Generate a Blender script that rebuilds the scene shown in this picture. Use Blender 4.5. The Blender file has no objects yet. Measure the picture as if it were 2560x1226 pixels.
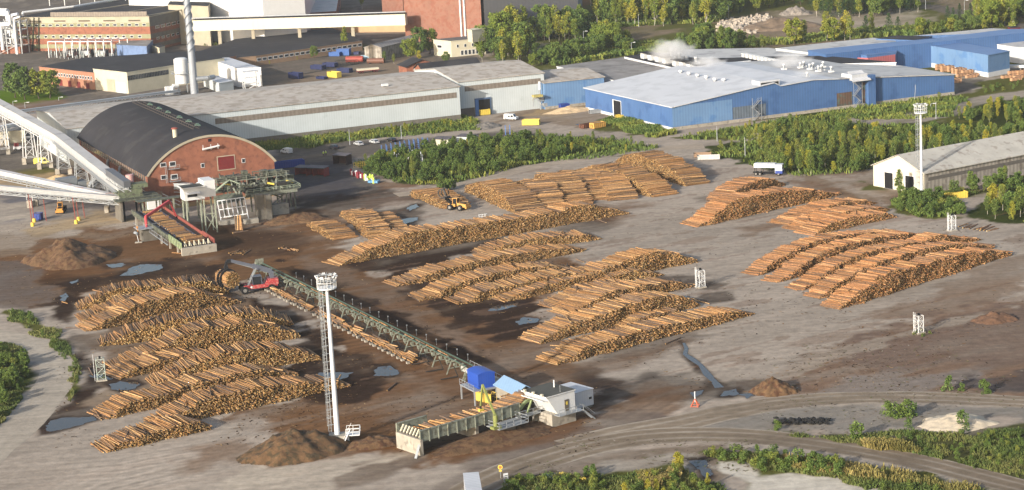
import bpy, math, random
import numpy as np
from mathutils import Vector, Matrix
R=random.Random(7); NP=np.random.RandomState(5)
sc=bpy.context.scene
# ---------------- camera (drone about 115 m up) ----------------
F=5300.0; PT=math.radians(11.95); RL=math.radians(-3.05); CH=115.0
fw=Vector((0,math.cos(PT),-math.sin(PT))); rt=Vector((1,0,0)); up=Vector((0,math.sin(PT),math.cos(PT)))
_c,_s=math.cos(RL),math.sin(RL); rt,up=_c*rt+_s*up,-_s*rt+_c*up
cam=bpy.data.cameras.new("camera"); cam.sensor_width=36; cam.lens=F/2560*36; cam.clip_start=1; cam.clip_end=20000
co=bpy.data.objects.new("camera",cam); sc.collection.objects.link(co)
m=Matrix((rt,up,-fw)).transposed().to_4x4(); m.translation=Vector((0,0,CH)); co.matrix_world=m
sc.camera=co
# ---------------- light ----------------
SUN_EL=math.radians(17.5); SH=math.radians(50.5)      # shadows fall towards this azimuth
w=bpy.data.worlds.new("World"); sc.world=w; w.use_nodes=True
nt=w.node_tree; bg=nt.nodes["Background"]; sky=nt.nodes.new("ShaderNodeTexSky")
sky.sky_type='NISHITA'; sky.sun_disc=False; sky.sun_elevation=SUN_EL
sky.sun_rotation=math.radians(90)-(SH+math.pi); sky.air_density=1.0; sky.dust_density=3.0; sky.ozone_density=0.6
nt.links.new(sky.outputs[0],bg.inputs[0]); bg.inputs[1].default_value=0.15
sl=bpy.data.lights.new("sun",'SUN'); sl.energy=4.6; sl.angle=math.radians(0.6); sl.color=(1,0.93,0.82)
so=bpy.data.objects.new("sun",sl); sc.collection.objects.link(so)
d=Vector((math.cos(SH)*math.cos(SUN_EL),math.sin(SH)*math.cos(SUN_EL),-math.sin(SUN_EL)))
so.rotation_euler=d.to_track_quat('-Z','Y').to_euler()
sc.view_settings.view_transform='Standard'; sc.view_settings.look='None'
sc.view_settings.exposure=0.82; sc.view_settings.gamma=1
sc.cycles.max_bounces=5; sc.cycles.diffuse_bounces=2; sc.cycles.glossy_bounces=2; sc.cycles.transmission_bounces=3; sc.cycles.volume_bounces=1
# ---------------- pixel <-> world ----------------
def P(u,v,z=0.0):
    d=fw*F+rt*(u-1280)-up*(v-613); t=(z-CH)/d.z
    return Vector((d.x*t,d.y*t,z))
def Q(p):
    q=Vector((p[0],p[1],p[2]-CH)); k=q.dot(fw); return (1280+F*q.dot(rt)/k, 613-F*q.dot(up)/k)
def hg(u,v,v2):
    b=P(u,v); lo,hi=0,150
    for _ in range(40):
        mm=(lo+hi)/2
        if Q((b.x,b.y,mm))[1]>v2: lo=mm
        else: hi=mm
    return lo
def PH(u,v,v2):
    p=P(u,v); p.z=hg(u,v,v2); return p
# ---------------- materials ----------------
def lin(c): return tuple(((x/255)/12.92 if x<=10 else ((x/255+.055)/1.055)**2.4) for x in c)
MC={}
def desat(rgb,k=.16):
    c=lin(rgb); y=.3*c[0]+.59*c[1]+.11*c[2]; return [x+(y-x)*k for x in c]
def M(name,rgb,rough=.8,metal=0,var=.25,sc_=.35,stripe=0,sdep=.12,streak=0,bump=0,rgb2=None,thr=.55,fac=.62,gloss=.3,obj=True,rnd=0):
    """weathered surface: base colour x noise, optional second colour in patches, optional ribs (stripe = rib pitch in m)"""
    if name in MC: return MC[name]
    m=bpy.data.materials.new(name); m.use_nodes=True; n=m.node_tree.nodes; l=m.node_tree.links
    b=n["Principled BSDF"]; b.inputs["Roughness"].default_value=rough; b.inputs["Metallic"].default_value=metal
    b.inputs["Specular IOR Level"].default_value=gloss
    c=[x*fac for x in desat(rgb)]+[1]
    tc=n.new("ShaderNodeTexCoord"); co_=tc.outputs["Object"]
    if streak:
        mp=n.new("ShaderNodeMapping"); mp.inputs["Scale"].default_value=(1,1,streak); l.new(co_,mp.inputs[0]); cn=mp.outputs[0]
    else: cn=co_
    t=n.new("ShaderNodeTexNoise"); t.inputs["Scale"].default_value=sc_; t.inputs["Detail"].default_value=6; t.inputs["Roughness"].default_value=.65; l.new(cn,t.inputs[0])
    mr=n.new("ShaderNodeMapRange"); mr.inputs["From Min"].default_value=.3; mr.inputs["From Max"].default_value=.7
    mr.inputs["To Min"].default_value=1-var; mr.inputs["To Max"].default_value=1+var*.7; l.new(t.outputs[0],mr.inputs[0])
    src=None
    col=n.new("ShaderNodeRGB"); col.outputs[0].default_value=c; src=col.outputs[0]
    if rgb2:
        t2=n.new("ShaderNodeTexNoise"); t2.inputs["Scale"].default_value=sc_*1.7; t2.inputs["Detail"].default_value=5; l.new(cn,t2.inputs[0])
        rr=n.new("ShaderNodeMapRange"); rr.inputs["From Min"].default_value=thr; rr.inputs["From Max"].default_value=thr+.1; l.new(t2.outputs[0],rr.inputs[0])
        mx=n.new("ShaderNodeMix"); mx.data_type='RGBA'; l.new(rr.outputs[0],mx.inputs[0]); l.new(src,mx.inputs[6]); mx.inputs[7].default_value=[x*fac for x in desat(rgb2)]+[1]; src=mx.outputs[2]
    val=mr.outputs[0]
    if stripe:
        sp=n.new("ShaderNodeSeparateXYZ"); l.new(co_,sp.inputs[0]); ad=n.new("ShaderNodeMath"); ad.operation='ADD'; l.new(sp.outputs[0],ad.inputs[0]); l.new(sp.outputs[1],ad.inputs[1])
        mu=n.new("ShaderNodeMath"); mu.operation='MULTIPLY'; mu.inputs[1].default_value=6.2832/stripe; l.new(ad.outputs[0],mu.inputs[0])
        si=n.new("ShaderNodeMath"); si.operation='SINE'; l.new(mu.outputs[0],si.inputs[0])
        ma=n.new("ShaderNodeMath"); ma.operation='MULTIPLY_ADD'; ma.inputs[1].default_value=sdep; ma.inputs[2].default_value=1; l.new(si.outputs[0],ma.inputs[0])
        mm=n.new("ShaderNodeMath"); mm.operation='MULTIPLY'; l.new(val,mm.inputs[0]); l.new(ma.outputs[0],mm.inputs[1]); val=mm.outputs[0]
    if rnd:
        oi=n.new("ShaderNodeObjectInfo"); r2=n.new("ShaderNodeMapRange"); r2.inputs["To Min"].default_value=1-rnd; r2.inputs["To Max"].default_value=1+rnd; l.new(oi.outputs["Random"],r2.inputs[0])
        mm=n.new("ShaderNodeMath"); mm.operation='MULTIPLY'; l.new(val,mm.inputs[0]); l.new(r2.outputs[0],mm.inputs[1]); val=mm.outputs[0]
    vm=n.new("ShaderNodeVectorMath"); vm.operation='SCALE'; l.new(src,vm.inputs[0]); l.new(val,vm.inputs["Scale"]); l.new(vm.outputs[0],b.inputs["Base Color"])
    if bump:
        bp=n.new("ShaderNodeBump"); bp.inputs["Strength"].default_value=bump; bp.inputs["Distance"].default_value=.3; l.new(t.outputs[0],bp.inputs["Height"]); l.new(bp.outputs[0],b.inputs["Normal"])
    MC[name]=m; return m
def glassm():
    return M('window_glass',(60,68,78),.12,0,.4,.6,gloss=.8,fac=.5)
# ---------------- objects ----------------
C=sc.collection
def setp(o,label=None,cat=None,group=None,kind=None):
    if label: o["label"]=label
    if cat: o["category"]=cat
    if group: o["group"]=group
    if kind: o["kind"]=kind
    return o
def thing(name,label,cat,loc=(0,0,0),rz=0,group=None):
    o=bpy.data.objects.new(name,None); C.objects.link(o); o.location=loc; o.rotation_euler=(0,0,math.radians(rz)); o.empty_display_size=.5
    setp(o,label,cat,group); o.update_tag(); return o
def loc_of(t,p):
    """world point -> local coordinates of a thing made by thing()"""
    a=t.rotation_euler.z; dx,dy,dz=p[0]-t.location.x,p[1]-t.location.y,p[2]-t.location.z
    return Vector((dx*math.cos(a)+dy*math.sin(a),-dx*math.sin(a)+dy*math.cos(a),dz))
class MB:
    def __init__(s): s.v=[]; s.f=[]; s.m=[]; s.mats=[]
    def add(s,vs,fs,mi=0):
        b=len(s.v); s.v+= [tuple(x) for x in vs]; s.f+=[tuple(b+i for i in f) for f in fs]; s.m+=[mi]*len(fs); return s
    def box(s,x0,x1,y0,y1,z0,z1,mi=0,top=None):
        s.add([(x0,y0,z0),(x1,y0,z0),(x1,y1,z0),(x0,y1,z0),(x0,y0,z1),(x1,y0,z1),(x1,y1,z1),(x0,y1,z1)],
              [(3,2,1,0),(0,1,5,4),(1,2,6,5),(2,3,7,6),(3,0,4,7)],mi); s.f.append(tuple(len(s.v)-8+i for i in (4,5,6,7))); s.m.append(mi if top is None else top); return s
    def quad(s,a,b,c,d,mi=0): return s.add([a,b,c,d],[(0,1,2,3)],mi)
    def bar(s,p,q,w,h=None,mi=0,upv=(0,0,1)):
        h=h or w; p=Vector(p);q=Vector(q);d=(q-p)
        if d.length<1e-6: return s
        d.normalize(); uv=Vector(upv)
        if abs(d.dot(uv))>.98: uv=Vector((1,0,0))
        a=d.cross(uv).normalized(); b=a.cross(d).normalized(); a*=w/2;b*=h/2
        s.add([p-a-b,p+a-b,p+a+b,p-a+b,q-a-b,q+a-b,q+a+b,q-a+b],[(0,1,2,3),(7,6,5,4),(0,4,5,1),(1,5,6,2),(2,6,7,3),(3,7,4,0)],mi); return s
    def tube(s,p,q,r,r2=None,n=8,mi=0,cap=None):
        r2=r if r2 is None else r2; p=Vector(p);q=Vector(q);d=(q-p).normalized(); uv=Vector((0,0,1)) if abs(d.z)<.95 else Vector((1,0,0))
        a=d.cross(uv).normalized(); b=d.cross(a).normalized()
        vs=[p+(a*math.cos(6.2832*i/n)+b*math.sin(6.2832*i/n))*r for i in range(n)]+[q+(a*math.cos(6.2832*i/n)+b*math.sin(6.2832*i/n))*r2 for i in range(n)]
        s.add(vs,[(i,i+n,(i+1)%n+n,(i+1)%n) for i in range(n)],mi)
        s.add([],[],mi); base=len(s.v)-2*n
        s.f.append(tuple(base+i for i in range(n))); s.m.append(mi if cap is None else cap)
        s.f.append(tuple(base+n+i for i in reversed(range(n)))); s.m.append(mi if cap is None else cap); return s
    def pipe(s,pts,r,n=8,mi=0):
        for a,b in zip(pts[:-1],pts[1:]): s.tube(a,b,r,n=n,mi=mi)
        return s
    def prism(s,poly,z0,z1,mi=0,top=None):
        n=len(poly); z0s=z0 if hasattr(z0,'__len__') else [z0]*n; z1s=z1 if hasattr(z1,'__len__') else [z1]*n
        ar=sum(poly[i][0]*poly[(i+1)%n][1]-poly[(i+1)%n][0]*poly[i][1] for i in range(n))
        if ar<0: poly=poly[::-1]; z0s=z0s[::-1]; z1s=z1s[::-1]
        s.add([(p[0],p[1],z) for p,z in zip(poly,z0s)]+[(p[0],p[1],z) for p,z in zip(poly,z1s)],[(i,(i+1)%n,(i+1)%n+n,i+n) for i in range(n)]+[tuple(reversed(range(n)))],mi)
        s.f.append(tuple(len(s.v)-n+i for i in range(n))); s.m.append(mi if top is None else top); return s
    def disc(s,c,r,n=12,mi=0): return s.add([(c[0]+r*math.cos(6.2832*i/n),c[1]+r*math.sin(6.2832*i/n),c[2]) for i in range(n)],[tuple(range(n))],mi)
    def mesh(s,name,mats):
        me=bpy.data.meshes.new(name); me.from_pydata(s.v,[],s.f)
        mats=mats if isinstance(mats,(list,tuple)) else [mats]
        for x in mats: me.materials.append(x)
        if len(mats)>1: me.polygons.foreach_set("material_index",np.array(s.m,dtype=np.int32))
        me.update(); return me
    def build(s,name,mats,parent=None,smooth=False,label=None,cat=None,group=None,kind=None,loc=None,rz=0):
        me=s.mesh(name,mats); o=bpy.data.objects.new(name,me); C.objects.link(o)
        if smooth: me.polygons.foreach_set("use_smooth",np.ones(len(me.polygons),dtype=bool))
        if parent: o.parent=parent
        if loc is not None: o.location=loc; o.rotation_euler=(0,0,math.radians(rz))
        setp(o,label,cat,group,kind); return o
def np_mesh(name,V,Fq,mats,mi=None,smooth=False,attr=None):
    """V n x 3, Fq list of (m x k) index arrays"""
    me=bpy.data.meshes.new(name); nv=len(V); me.vertices.add(nv); me.vertices.foreach_set("co",np.asarray(V,dtype=np.float32).ravel())
    tot=sum(f.size for f in Fq); me.loops.add(tot); me.loops.foreach_set("vertex_index",np.concatenate([f.ravel() for f in Fq]).astype(np.int32))
    npoly=sum(len(f) for f in Fq); me.polygons.add(npoly)
    ls=[];b=0
    for f in Fq: ls.append(b+np.arange(len(f))*f.shape[1]); b+=f.size
    me.polygons.foreach_set("loop_start",np.concatenate(ls).astype(np.int32))
    for x in (mats if isinstance(mats,(list,tuple)) else [mats]): me.materials.append(x)
    if mi is not None: me.polygons.foreach_set("material_index",np.concatenate(mi).astype(np.int32))
    if smooth: me.polygons.foreach_set("use_smooth",np.ones(npoly,dtype=bool))
    if attr is not None:
        a=me.color_attributes.new("Col",'FLOAT_COLOR','POINT'); a.data.foreach_set("color",np.asarray(attr,dtype=np.float32).ravel())
    me.update(calc_edges=True); me.validate(); return me
def mkobj(name,me,parent=None,loc=None,**k):
    o=bpy.data.objects.new(name,me); C.objects.link(o)
    if parent: o.parent=parent
    if loc is not None: o.location=loc
    setp(o,**k); return o
# ---------------- value noise ----------------
_T=NP.rand(256,256)
def vn(x,y):
    xi=np.floor(x).astype(int); yi=np.floor(y).astype(int); fx=x-xi; fy=y-yi; fx=fx*fx*(3-2*fx); fy=fy*fy*(3-2*fy)
    g=lambda a,b:_T[a&255,b&255]
    return (g(xi,yi)*(1-fx)+g(xi+1,yi)*fx)*(1-fy)+(g(xi,yi+1)*(1-fx)+g(xi+1,yi+1)*fx)*fy
def fbm(x,y,o=4):
    s=0;a=.5;t=0
    for i in range(o): s=s+a*vn(x*2**i+17.3*i,y*2**i+5.1*i); t+=a; a*=.5
    return s/t-.5
def sdf(px,py,poly):
    n=len(poly); d=np.full(px.shape,1e9); ins=np.zeros(px.shape,bool)
    for i in range(n):
        ax,ay=poly[i];bx,by=poly[(i+1)%n]; ex,ey=bx-ax,by-ay; wx,wy=px-ax,py-ay
        t=np.clip((wx*ex+wy*ey)/(ex*ex+ey*ey+1e-9),0,1); d=np.minimum(d,(wx-ex*t)**2+(wy-ey*t)**2)
        c=((ay<=py)&(by>py))|((by<=py)&(ay>py)); 
        if ey!=0: ins^=c&(px<ax+(py-ay)/ey*ex)
    return np.where(ins,-1,1)*np.sqrt(d)
def sstep(x): x=np.clip(x,0,1); return x*x*(3-2*x)
# ---------------- ground ----------------
GK=0.55
def gmat(name,sc_=1.0,base=None,wet=True,var=.22):
    m=bpy.data.materials.new(name); m.use_nodes=True; n=m.node_tree.nodes; l=m.node_tree.links; b=n["Principled BSDF"]
    at=n.new("ShaderNodeAttribute"); at.attribute_name="Col"
    tc=n.new("ShaderNodeTexCoord")
    t=n.new("ShaderNodeTexNoise"); t.inputs["Scale"].default_value=.55*sc_; t.inputs["Detail"].default_value=8; t.inputs["Roughness"].default_value=.7; l.new(tc.outputs["Object"],t.inputs[0])
    mp=n.new("ShaderNodeMapping"); mp.inputs["Rotation"].default_value=(0,0,math.radians(-28)); mp.inputs["Scale"].default_value=(.06,.7,1); l.new(tc.outputs["Object"],mp.inputs[0])
    t2=n.new("ShaderNodeTexNoise"); t2.inputs["Scale"].default_value=1.0; t2.inputs["Detail"].default_value=5; l.new(mp.outputs[0],t2.inputs[0])
    ad=n.new("ShaderNodeMath"); ad.operation='MULTIPLY_ADD'; l.new(t2.outputs[0],ad.inputs[0]); ad.inputs[1].default_value=.6; l.new(t.outputs[0],ad.inputs[2])
    mr=n.new("ShaderNodeMapRange"); mr.inputs["From Min"].default_value=.55; mr.inputs["From Max"].default_value=1.05; mr.inputs["To Min"].default_value=1-var; mr.inputs["To Max"].default_value=1+var; l.new(ad.outputs[0],mr.inputs[0])
    vm=n.new("ShaderNodeVectorMath"); vm.operation='SCALE'; l.new(at.outputs["Color"],vm.inputs[0]); l.new(mr.outputs[0],vm.inputs["Scale"]); l.new(vm.outputs[0],b.inputs["Base Color"])
    rr=n.new("ShaderNodeMapRange"); rr.inputs["To Min"].default_value=1.0; rr.inputs["To Max"].default_value=.7; l.new(at.outputs["Alpha"],rr.inputs[0]); l.new(rr.outputs[0],b.inputs["Roughness"])
    b.inputs["Specular IOR Level"].default_value=0.0
    bp=n.new("ShaderNodeBump"); bp.inputs["Strength"].default_value=.5; bp.inputs["Distance"].default_value=.25; l.new(t.outputs[0],bp.inputs["Height"]); l.new(bp.outputs[0],b.inputs["Normal"])
    return m
GREY=(182,170,157); BRN=(121,91,66); DRK=(62,49,42); BARK=(120,84,54); ASPH=(116,109,102); GRS=(98,100,52); DGR=(70,80,40); LAWN=(96,122,30)
PALE=(196,184,168); WHT=(215,208,195); SAND=(190,165,125); RUST=(140,117,100); BLK=(70,62,58); DIRT=(148,131,113)
# (colour, softness m, noise m, strength, wetness, polygon in photo pixels)
ZN=[
(GRS,6,6,1,0,[(1180,-420),(5200,-420),(5200,330),(2560,330),(1900,300),(1500,170),(1280,190),(1180,120)]),
(ASPH,3,3,.9,0,[(-900,-300),(1180,-300),(1210,160),(640,235),(480,250),(0,262),(-900,300)]),
(DIRT,4,6,.9,0,[(640,130),(1010,140),(1200,165),(1150,180),(640,235)]),
(ASPH,3,2,.8,0,[(640,150),(930,120),(1010,128),(1000,150),(760,185),(640,190)]),
(GRS,2,3,.9,0,[(640,120),(900,110),(980,120),(700,150),(640,160)]),
(LAWN,1,1,1,0,[(-60,225),(150,228),(170,245),(60,262),(-60,270)]),
(RUST,1.5,2,.9,0,[(-60,262),(170,250),(160,275),(-60,300)]),
(DIRT,3,4,.8,0,[(1790,55),(1930,30),(2260,10),(2260,60),(2120,110),(1900,120),(1780,100)]),
(PALE,3,4,.55,0,[(1960,30),(2290,20),(2330,60),(2200,85),(1960,60)]),
(DIRT,3,4,.8,0,[(2240,-20),(2560,-20),(2560,60),(2380,35)]),
(ASPH,1.2,1,1,0,[(2296,8),(2330,10),(2570,60),(2570,80),(2440,50),(2300,20)]),
(PALE,2,2,.55,0,[(1320,105),(1400,112),(1480,108),(1470,125),(1400,140),(1330,145)]),
(DIRT,2,2,.8,0,[(1530,95),(1600,80),(1700,72),(1715,80),(1560,105)]),
(DIRT,2,2,.7,0,[(1540,62),(1660,62),(1640,76),(1560,80)]),
(BRN,2,2,.7,0,[(1320,30),(1450,-30),(1600,-30),(1400,40)]),
(ASPH,1.5,1,1,0,[(1320,48),(1420,38),(1400,58),(1330,75)]),
# left industrial yard
(ASPH,3,3,.9,0,[(-400,300),(90,300),(250,420),(300,470),(0,430),(-400,440)]),
(DIRT,3,3,.6,0,[(-400,310),(60,310),(60,350),(-400,370)]),
(SAND,2,3,.8,0,[(0,440),(110,420),(170,440),(230,470),(60,470),(-200,470)]),
(GRS,1.5,3,.7,0,[(30,425),(130,416),(150,428),(60,440)]),
((120,118,124),3,4,.8,0,[(-400,470),(150,478),(300,500),(330,540),(180,545),(60,560),(-400,600)]),
(PALE,3,6,.6,0,[(-400,490),(200,505),(280,530),(100,560),(-400,590)]),
(SAND,2,4,.6,0,[(60,575),(120,560),(250,530),(330,555),(180,575),(90,600)]),
(BRN,4,6,.85,0,[(-400,640),(60,620),(200,575),(350,560),(620,560),(760,520),(860,530),(900,570),(830,640),(560,640),(420,690),(250,730),(150,760),(-400,760)]),
(DIRT,4,5,.55,0,[(-400,600),(250,580),(340,590),(100,640),(-400,660)]),
((116,106,100),3,4,.7,0,[(-400,640),(90,650),(170,700),(160,770),(60,770),(-400,800)]),
(ASPH,2,2,1,0,[(680,345),(900,350),(1080,345),(1250,330),(1340,318),(1420,330),(1300,348),(1100,365),(960,385),(900,395),(870,430),(950,465),(1010,475),(900,500),(780,520),(700,520),(690,440)]),
((84,82,88),3,3,.8,0,[(700,410),(850,400),(900,450),(900,490),(760,520),(720,480)]),
(DIRT,2,3,.5,0,[(690,400),(840,380),(850,386),(700,412)]),
(BARK,1.5,2,.6,0,[(930,450),(1000,458),(1080,455),(1040,470),(950,475)]),
(GREY,2,2,.9,0,[(1000,480),(1130,462),(1300,418),(1500,385),(1650,365),(1740,360),(1850,352),(1900,350),(1900,362),(1760,372),(1800,400),(1860,430),(1700,520),(1600,480),(1400,430),(1150,480),(1040,495)]),
(GREY,2,2,.9,0,[(1190,300),(1260,275),(1420,300),(1560,320),(1660,345),(1760,355),(1720,375),(1600,365),(1480,340),(1300,330),(1200,330)]),
(DIRT,2,4,.8,0,[(1200,300),(1290,275),(1500,260),(1560,290),(1550,320),(1440,320),(1300,300),(1230,320)]),
(SAND,1,2,.7,0,[(1310,290),(1340,276),(1440,268),(1470,262),(1460,275),(1400,292)]),
# green strips
(GRS,1,2.5,1,0,[(640,350),(900,322),(1160,290),(1200,300),(1195,325),(1050,335),(900,350),(760,368),(640,380)]),
(DGR,1,2.5,1,0,[(880,410),(960,385),(1090,362),(1240,345),(1300,342),(1500,345),(1580,360),(1660,370),(1560,388),(1320,412),(1130,462),(1080,468),(1010,460),(945,440)]),
(GRS,1,2.5,1,0,[(1500,300),(1560,290),(1690,335),(1640,345),(1560,330),(1480,325)]),
(GRS,1,2.5,1,0,[(1680,345),(1900,310),(2060,285),(2180,262),(2400,238),(2420,250),(2380,290),(2180,300),(2060,290),(1960,300),(1880,345),(1800,352)]),
(DGR,1,3,1,0,[(1890,350),(1900,320),(1990,275),(2150,285),(2200,310),(2560,300),(3000,280),(3000,390),(2560,400),(2190,410),(2160,430),(2000,440),(1920,425),(1760,385),(1780,370)]),
(DGR,1,3,1,0,[(2380,300),(2390,255),(2560,235),(3000,190),(3000,300),(2560,310)]),
((170,160,148),1,1.5,.95,0,[(2080,285),(2160,300),(2230,290),(2380,262),(2450,240),(2700,205),(2700,222),(2440,262),(2380,292),(2300,306),(2200,312),(2120,308)]),
(DIRT,1.5,2,.8,0,[(2060,280),(2160,275),(2170,290),(2100,292)]),
(GREY,1.5,2,.8,0,[(2390,170),(2560,165),(2560,215),(2430,232),(2380,240)]),
(ASPH,1.5,2,.8,0,[(2400,195),(2470,200),(2420,235),(2385,235)]),
(GRS,1,2,1,0,[(2440,205),(2560,185),(2560,220),(2440,235)]),
# warehouse surroundings
(DIRT,2,3,.9,0,[(1960,440),(2180,425),(2190,470),(2330,490),(2260,520),(2150,505),(2020,460)]),
(BRN,2,3,.6,0,[(1950,445),(2060,455),(2230,520),(2160,525),(2000,470)]),
(GREY,1.5,2,.6,0,[(2040,440),(2180,432),(2180,445),(2100,455),(2230,490),(2200,505),(2120,480)]),
(GRS,1,2,1,0,[(2160,455),(2190,462),(2210,475),(2165,475)]),
(GRS,1,2.5,1,0,[(2225,510),(2250,490),(2370,480),(2400,530),(2400,545),(2320,550),(2260,540)]),
(GRS,1,2.5,1,0,[(2330,480),(2450,470),(2560,440),(2900,380),(2900,440),(2560,470),(2400,500)]),
(GREY,1.2,1.5,.8,0,[(2340,510),(2440,490),(2500,478),(2540,472),(2480,500),(2430,520),(2420,545),(2380,540),(2400,520)]),
(DGR,1,3,1,0,[(2435,545),(2450,510),(2560,480),(2900,400),(2900,600),(2560,558),(2500,556)]),
# central yard browns
(BRN,4,9,.98,.15,[(560,560),(760,600),(870,640),(1000,690),(1200,660),(1420,640),(1480,650),(1300,720),(1350,760),(1320,820),(1400,860),(1370,900),(1500,960),(1530,1000),(1500,1050),(1400,1120),(1250,1130),(1040,1170),(880,1140),(660,1095),(560,1060),(700,1000),(800,960),(780,880),(740,780),(640,720),(500,720),(300,720),(140,760),(130,640),(300,600)]),
((134,114,98),5,7,.8,0,[(760,640),(860,680),(1000,760),(1200,860),(1350,960),(1200,900),(1030,820),(850,720),(740,665)]),
(DRK,2.5,6,.99,.4,[(960,690),(1180,650),(1300,690),(1420,690),(1260,740),(1340,760),(1390,790),(1340,850),(1250,850),(1130,800),(1060,770)]),
(DRK,2.5,5,.97,.3,[(860,640),(1200,600),(1300,590),(1180,640),(980,690),(900,680)]),
(DRK,2.5,5,.97,.3,[(700,650),(860,720),(1050,820),(1190,900),(1130,900),(980,820),(820,740),(690,670)]),
(DRK,2.5,5,.98,.5,[(740,790),(880,870),(990,930),(990,960),(920,1000),(800,1010),(740,1000),(700,900),(760,830)]),
(DRK,2.5,4,.97,.3,[(600,730),(700,760),(760,800),(740,850),(640,780),(600,770)]),
(BARK,2,5,.7,0,[(690,680),(800,760),(900,840),(1010,900),(1180,960),(1190,1000),(1080,960),(950,880),(820,800),(700,740)]),
(DRK,3,4,.6,.2,[(560,560),(760,580),(740,640),(560,650)]),
(DRK,2.5,5,.97,.3,[(140,690),(260,690),(420,650),(560,660),(560,700),(300,700),(200,740),(150,800),(130,760)]),
(BARK,2,4,.7,0,[(80,600),(170,585),(250,600),(280,690),(140,700),(70,650)]),
(GREY,5,7,.7,0,[(880,560),(1000,520),(1150,540),(1100,600),(950,600)]),
(DRK,3,4,.7,.4,[(960,530),(1030,510),(1050,560),(1000,590),(940,560)]),
(DRK,3,5,.6,.2,[(700,500),(1000,470),(1100,500),(960,520),(760,560)]),
(DRK,3,4,.7,.2,[(1430,520),(1560,540),(1500,580),(1400,600)]),
(BRN,3,5,.5,0,[(1300,520),(1700,500),(1680,540),(1560,560)]),
(GREY,5,5,.95,0,[(1560,530),(1750,470),(1700,560),(1900,620),(1880,700),(1960,780),(1980,900),(1900,940),(1700,860),(1880,780),(1740,730),(1760,650),(1600,600)]),
(DRK,3,5,.7,.3,[(1600,690),(1740,690),(1820,710),(1800,730),(1700,720),(1600,730)]),
(DRK,2.5,4,.7,.3,[(1740,730),(1830,730),(1850,750),(1780,760),(1740,752)]),
(DRK,2.5,4,.5,.3,[(1500,870),(1720,830),(1760,840),(1600,900),(1480,910)]),
(BRN,3,4,.6,.2,[(1340,910),(1400,915),(1500,900),(1660,860),(1720,850),(1560,930),(1420,940)]),
(DRK,2.5,4,.6,.1,[(1750,490),(1880,480),(1900,500),(1780,525)]),
(BRN,2.5,3,.6,.1,[(1860,570),(2080,510),(2120,500),(2000,560),(1880,590)]),
(BRN,3,6,.5,0,[(2560,640),(2300,740),(2150,800),(2400,790),(2560,740)]),
# dirt plain on the right and lower middle
(RUST,4,7,.9,0,[(1900,960),(2100,850),(2300,790),(2560,740),(2900,660),(2900,1000),(2560,1000),(2200,990),(1960,1000)]),
((126,108,98),6,12,.7,0,[(2100,840),(2900,680),(2900,900),(2300,920),(2050,920)]),
(PALE,1.5,4,.5,0,[(1900,960),(2050,880),(2270,820),(2560,760),(2560,768),(2290,835),(2100,900),(1960,960)]),
((150,143,138),4,9,.7,0,[(2000,985),(2250,930),(2500,930),(2560,980),(2200,990)]),
((92,84,82),2,6,.7,0,[(2330,960),(2560,920),(2700,950),(2560,980),(2400,985)]),
(BLK,5,6,.8,.4,[(1460,930),(1560,960),(1640,940),(1700,940),(1800,960),(1900,960),(1880,990),(1720,1010),(1560,1010),(1480,1050),(1480,990)]),
(BRN,3,4,.7,0,[(1480,1040),(1640,960),(1740,980),(1700,1040),(1560,1060)]),
((124,112,104),3,4,.9,0,[(1100,1240),(1180,1130),(1400,1080),(1500,1040),(1700,1030),(1640,1090),(1500,1120),(1320,1170),(1180,1240)]),
(PALE,3,4,.8,0,[(500,1240),(620,1160),(860,1130),(1060,1140),(1000,1170),(760,1240)]),
(BARK,2,3,.9,0,[(640,1160),(700,1100),(800,1085),(1000,1095),(1000,1125),(860,1140),(680,1165)]),
(BARK,2,3,.8,0,[(1060,1165),(1080,1130),(1250,1080),(1400,1060),(1480,1020),(1490,1050),(1380,1100),(1180,1150)]),
((120,104,92),2,3,.8,0,[(840,1200),(900,1170),(1040,1140),(1080,1150),(960,1190),(860,1215)]),
(BRN,4,6,.5,0,[(420,1110),(640,1080),(640,1160),(440,1180)]),
(RUST,3,4,.35,0,[(-100,1160),(160,1150),(200,1180),(0,1226)]),
# left group floor
(DRK,3,5,.7,.3,[(150,700),(260,690),(180,770),(220,860),(260,920),(230,960),(160,900),(190,860),(130,800)]),
((126,106,88),3,4,.9,0,[(190,790),(560,700),(640,760),(420,880),(560,1000),(300,1010),(260,920),(240,850)]),
(DRK,2,3,.8,.2,[(150,1010),(200,960),(300,900),(330,930),(260,980),(240,1040),(130,1050),(110,1080),(115,1050)]),
(DIRT,2,3,.7,0,[(180,1020),(260,960),(420,930),(520,960),(300,1020)]),
(GREY,4,4,.9,0,[(-200,1060),(110,1085),(260,1050),(420,1080),(560,1060),(680,1045),(700,1060),(620,1090),(540,1110),(300,1160),(600,1240),(-200,1500)]),
# lower-right rough ground and roads' verges
((150,144,136),3,6,.9,0,[(1700,1050),(1900,1020),(2560,1010),(2900,1030),(2900,1060),(2560,1060),(2200,1080),(2000,1090),(1800,1070)]),
((176,166,150),2,4,.6,0,[(2280,1040),(2430,1030),(2470,1050),(2440,1070),(2330,1060)]),
((92,94,60),2,4,1,0,[(1940,1085),(2100,1085),(2250,1080),(2400,1070),(2900,1020),(2900,1400),(2560,1205),(2300,1140),(2060,1105)]),
((126,118,104),2,5,.7,0,[(2230,1060),(2560,1070),(2560,1095),(2350,1085)]),
((138,124,110),3,5,.9,0,[(1180,1240),(1300,1190),(1440,1150),(1640,1110),(1800,1110),(1900,1130),(1800,1240),(1300,1400)]),
((180,172,160),2,4,.7,0,[(1530,1150),(1700,1130),(1820,1170),(1700,1190),(1500,1190)]),
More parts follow.
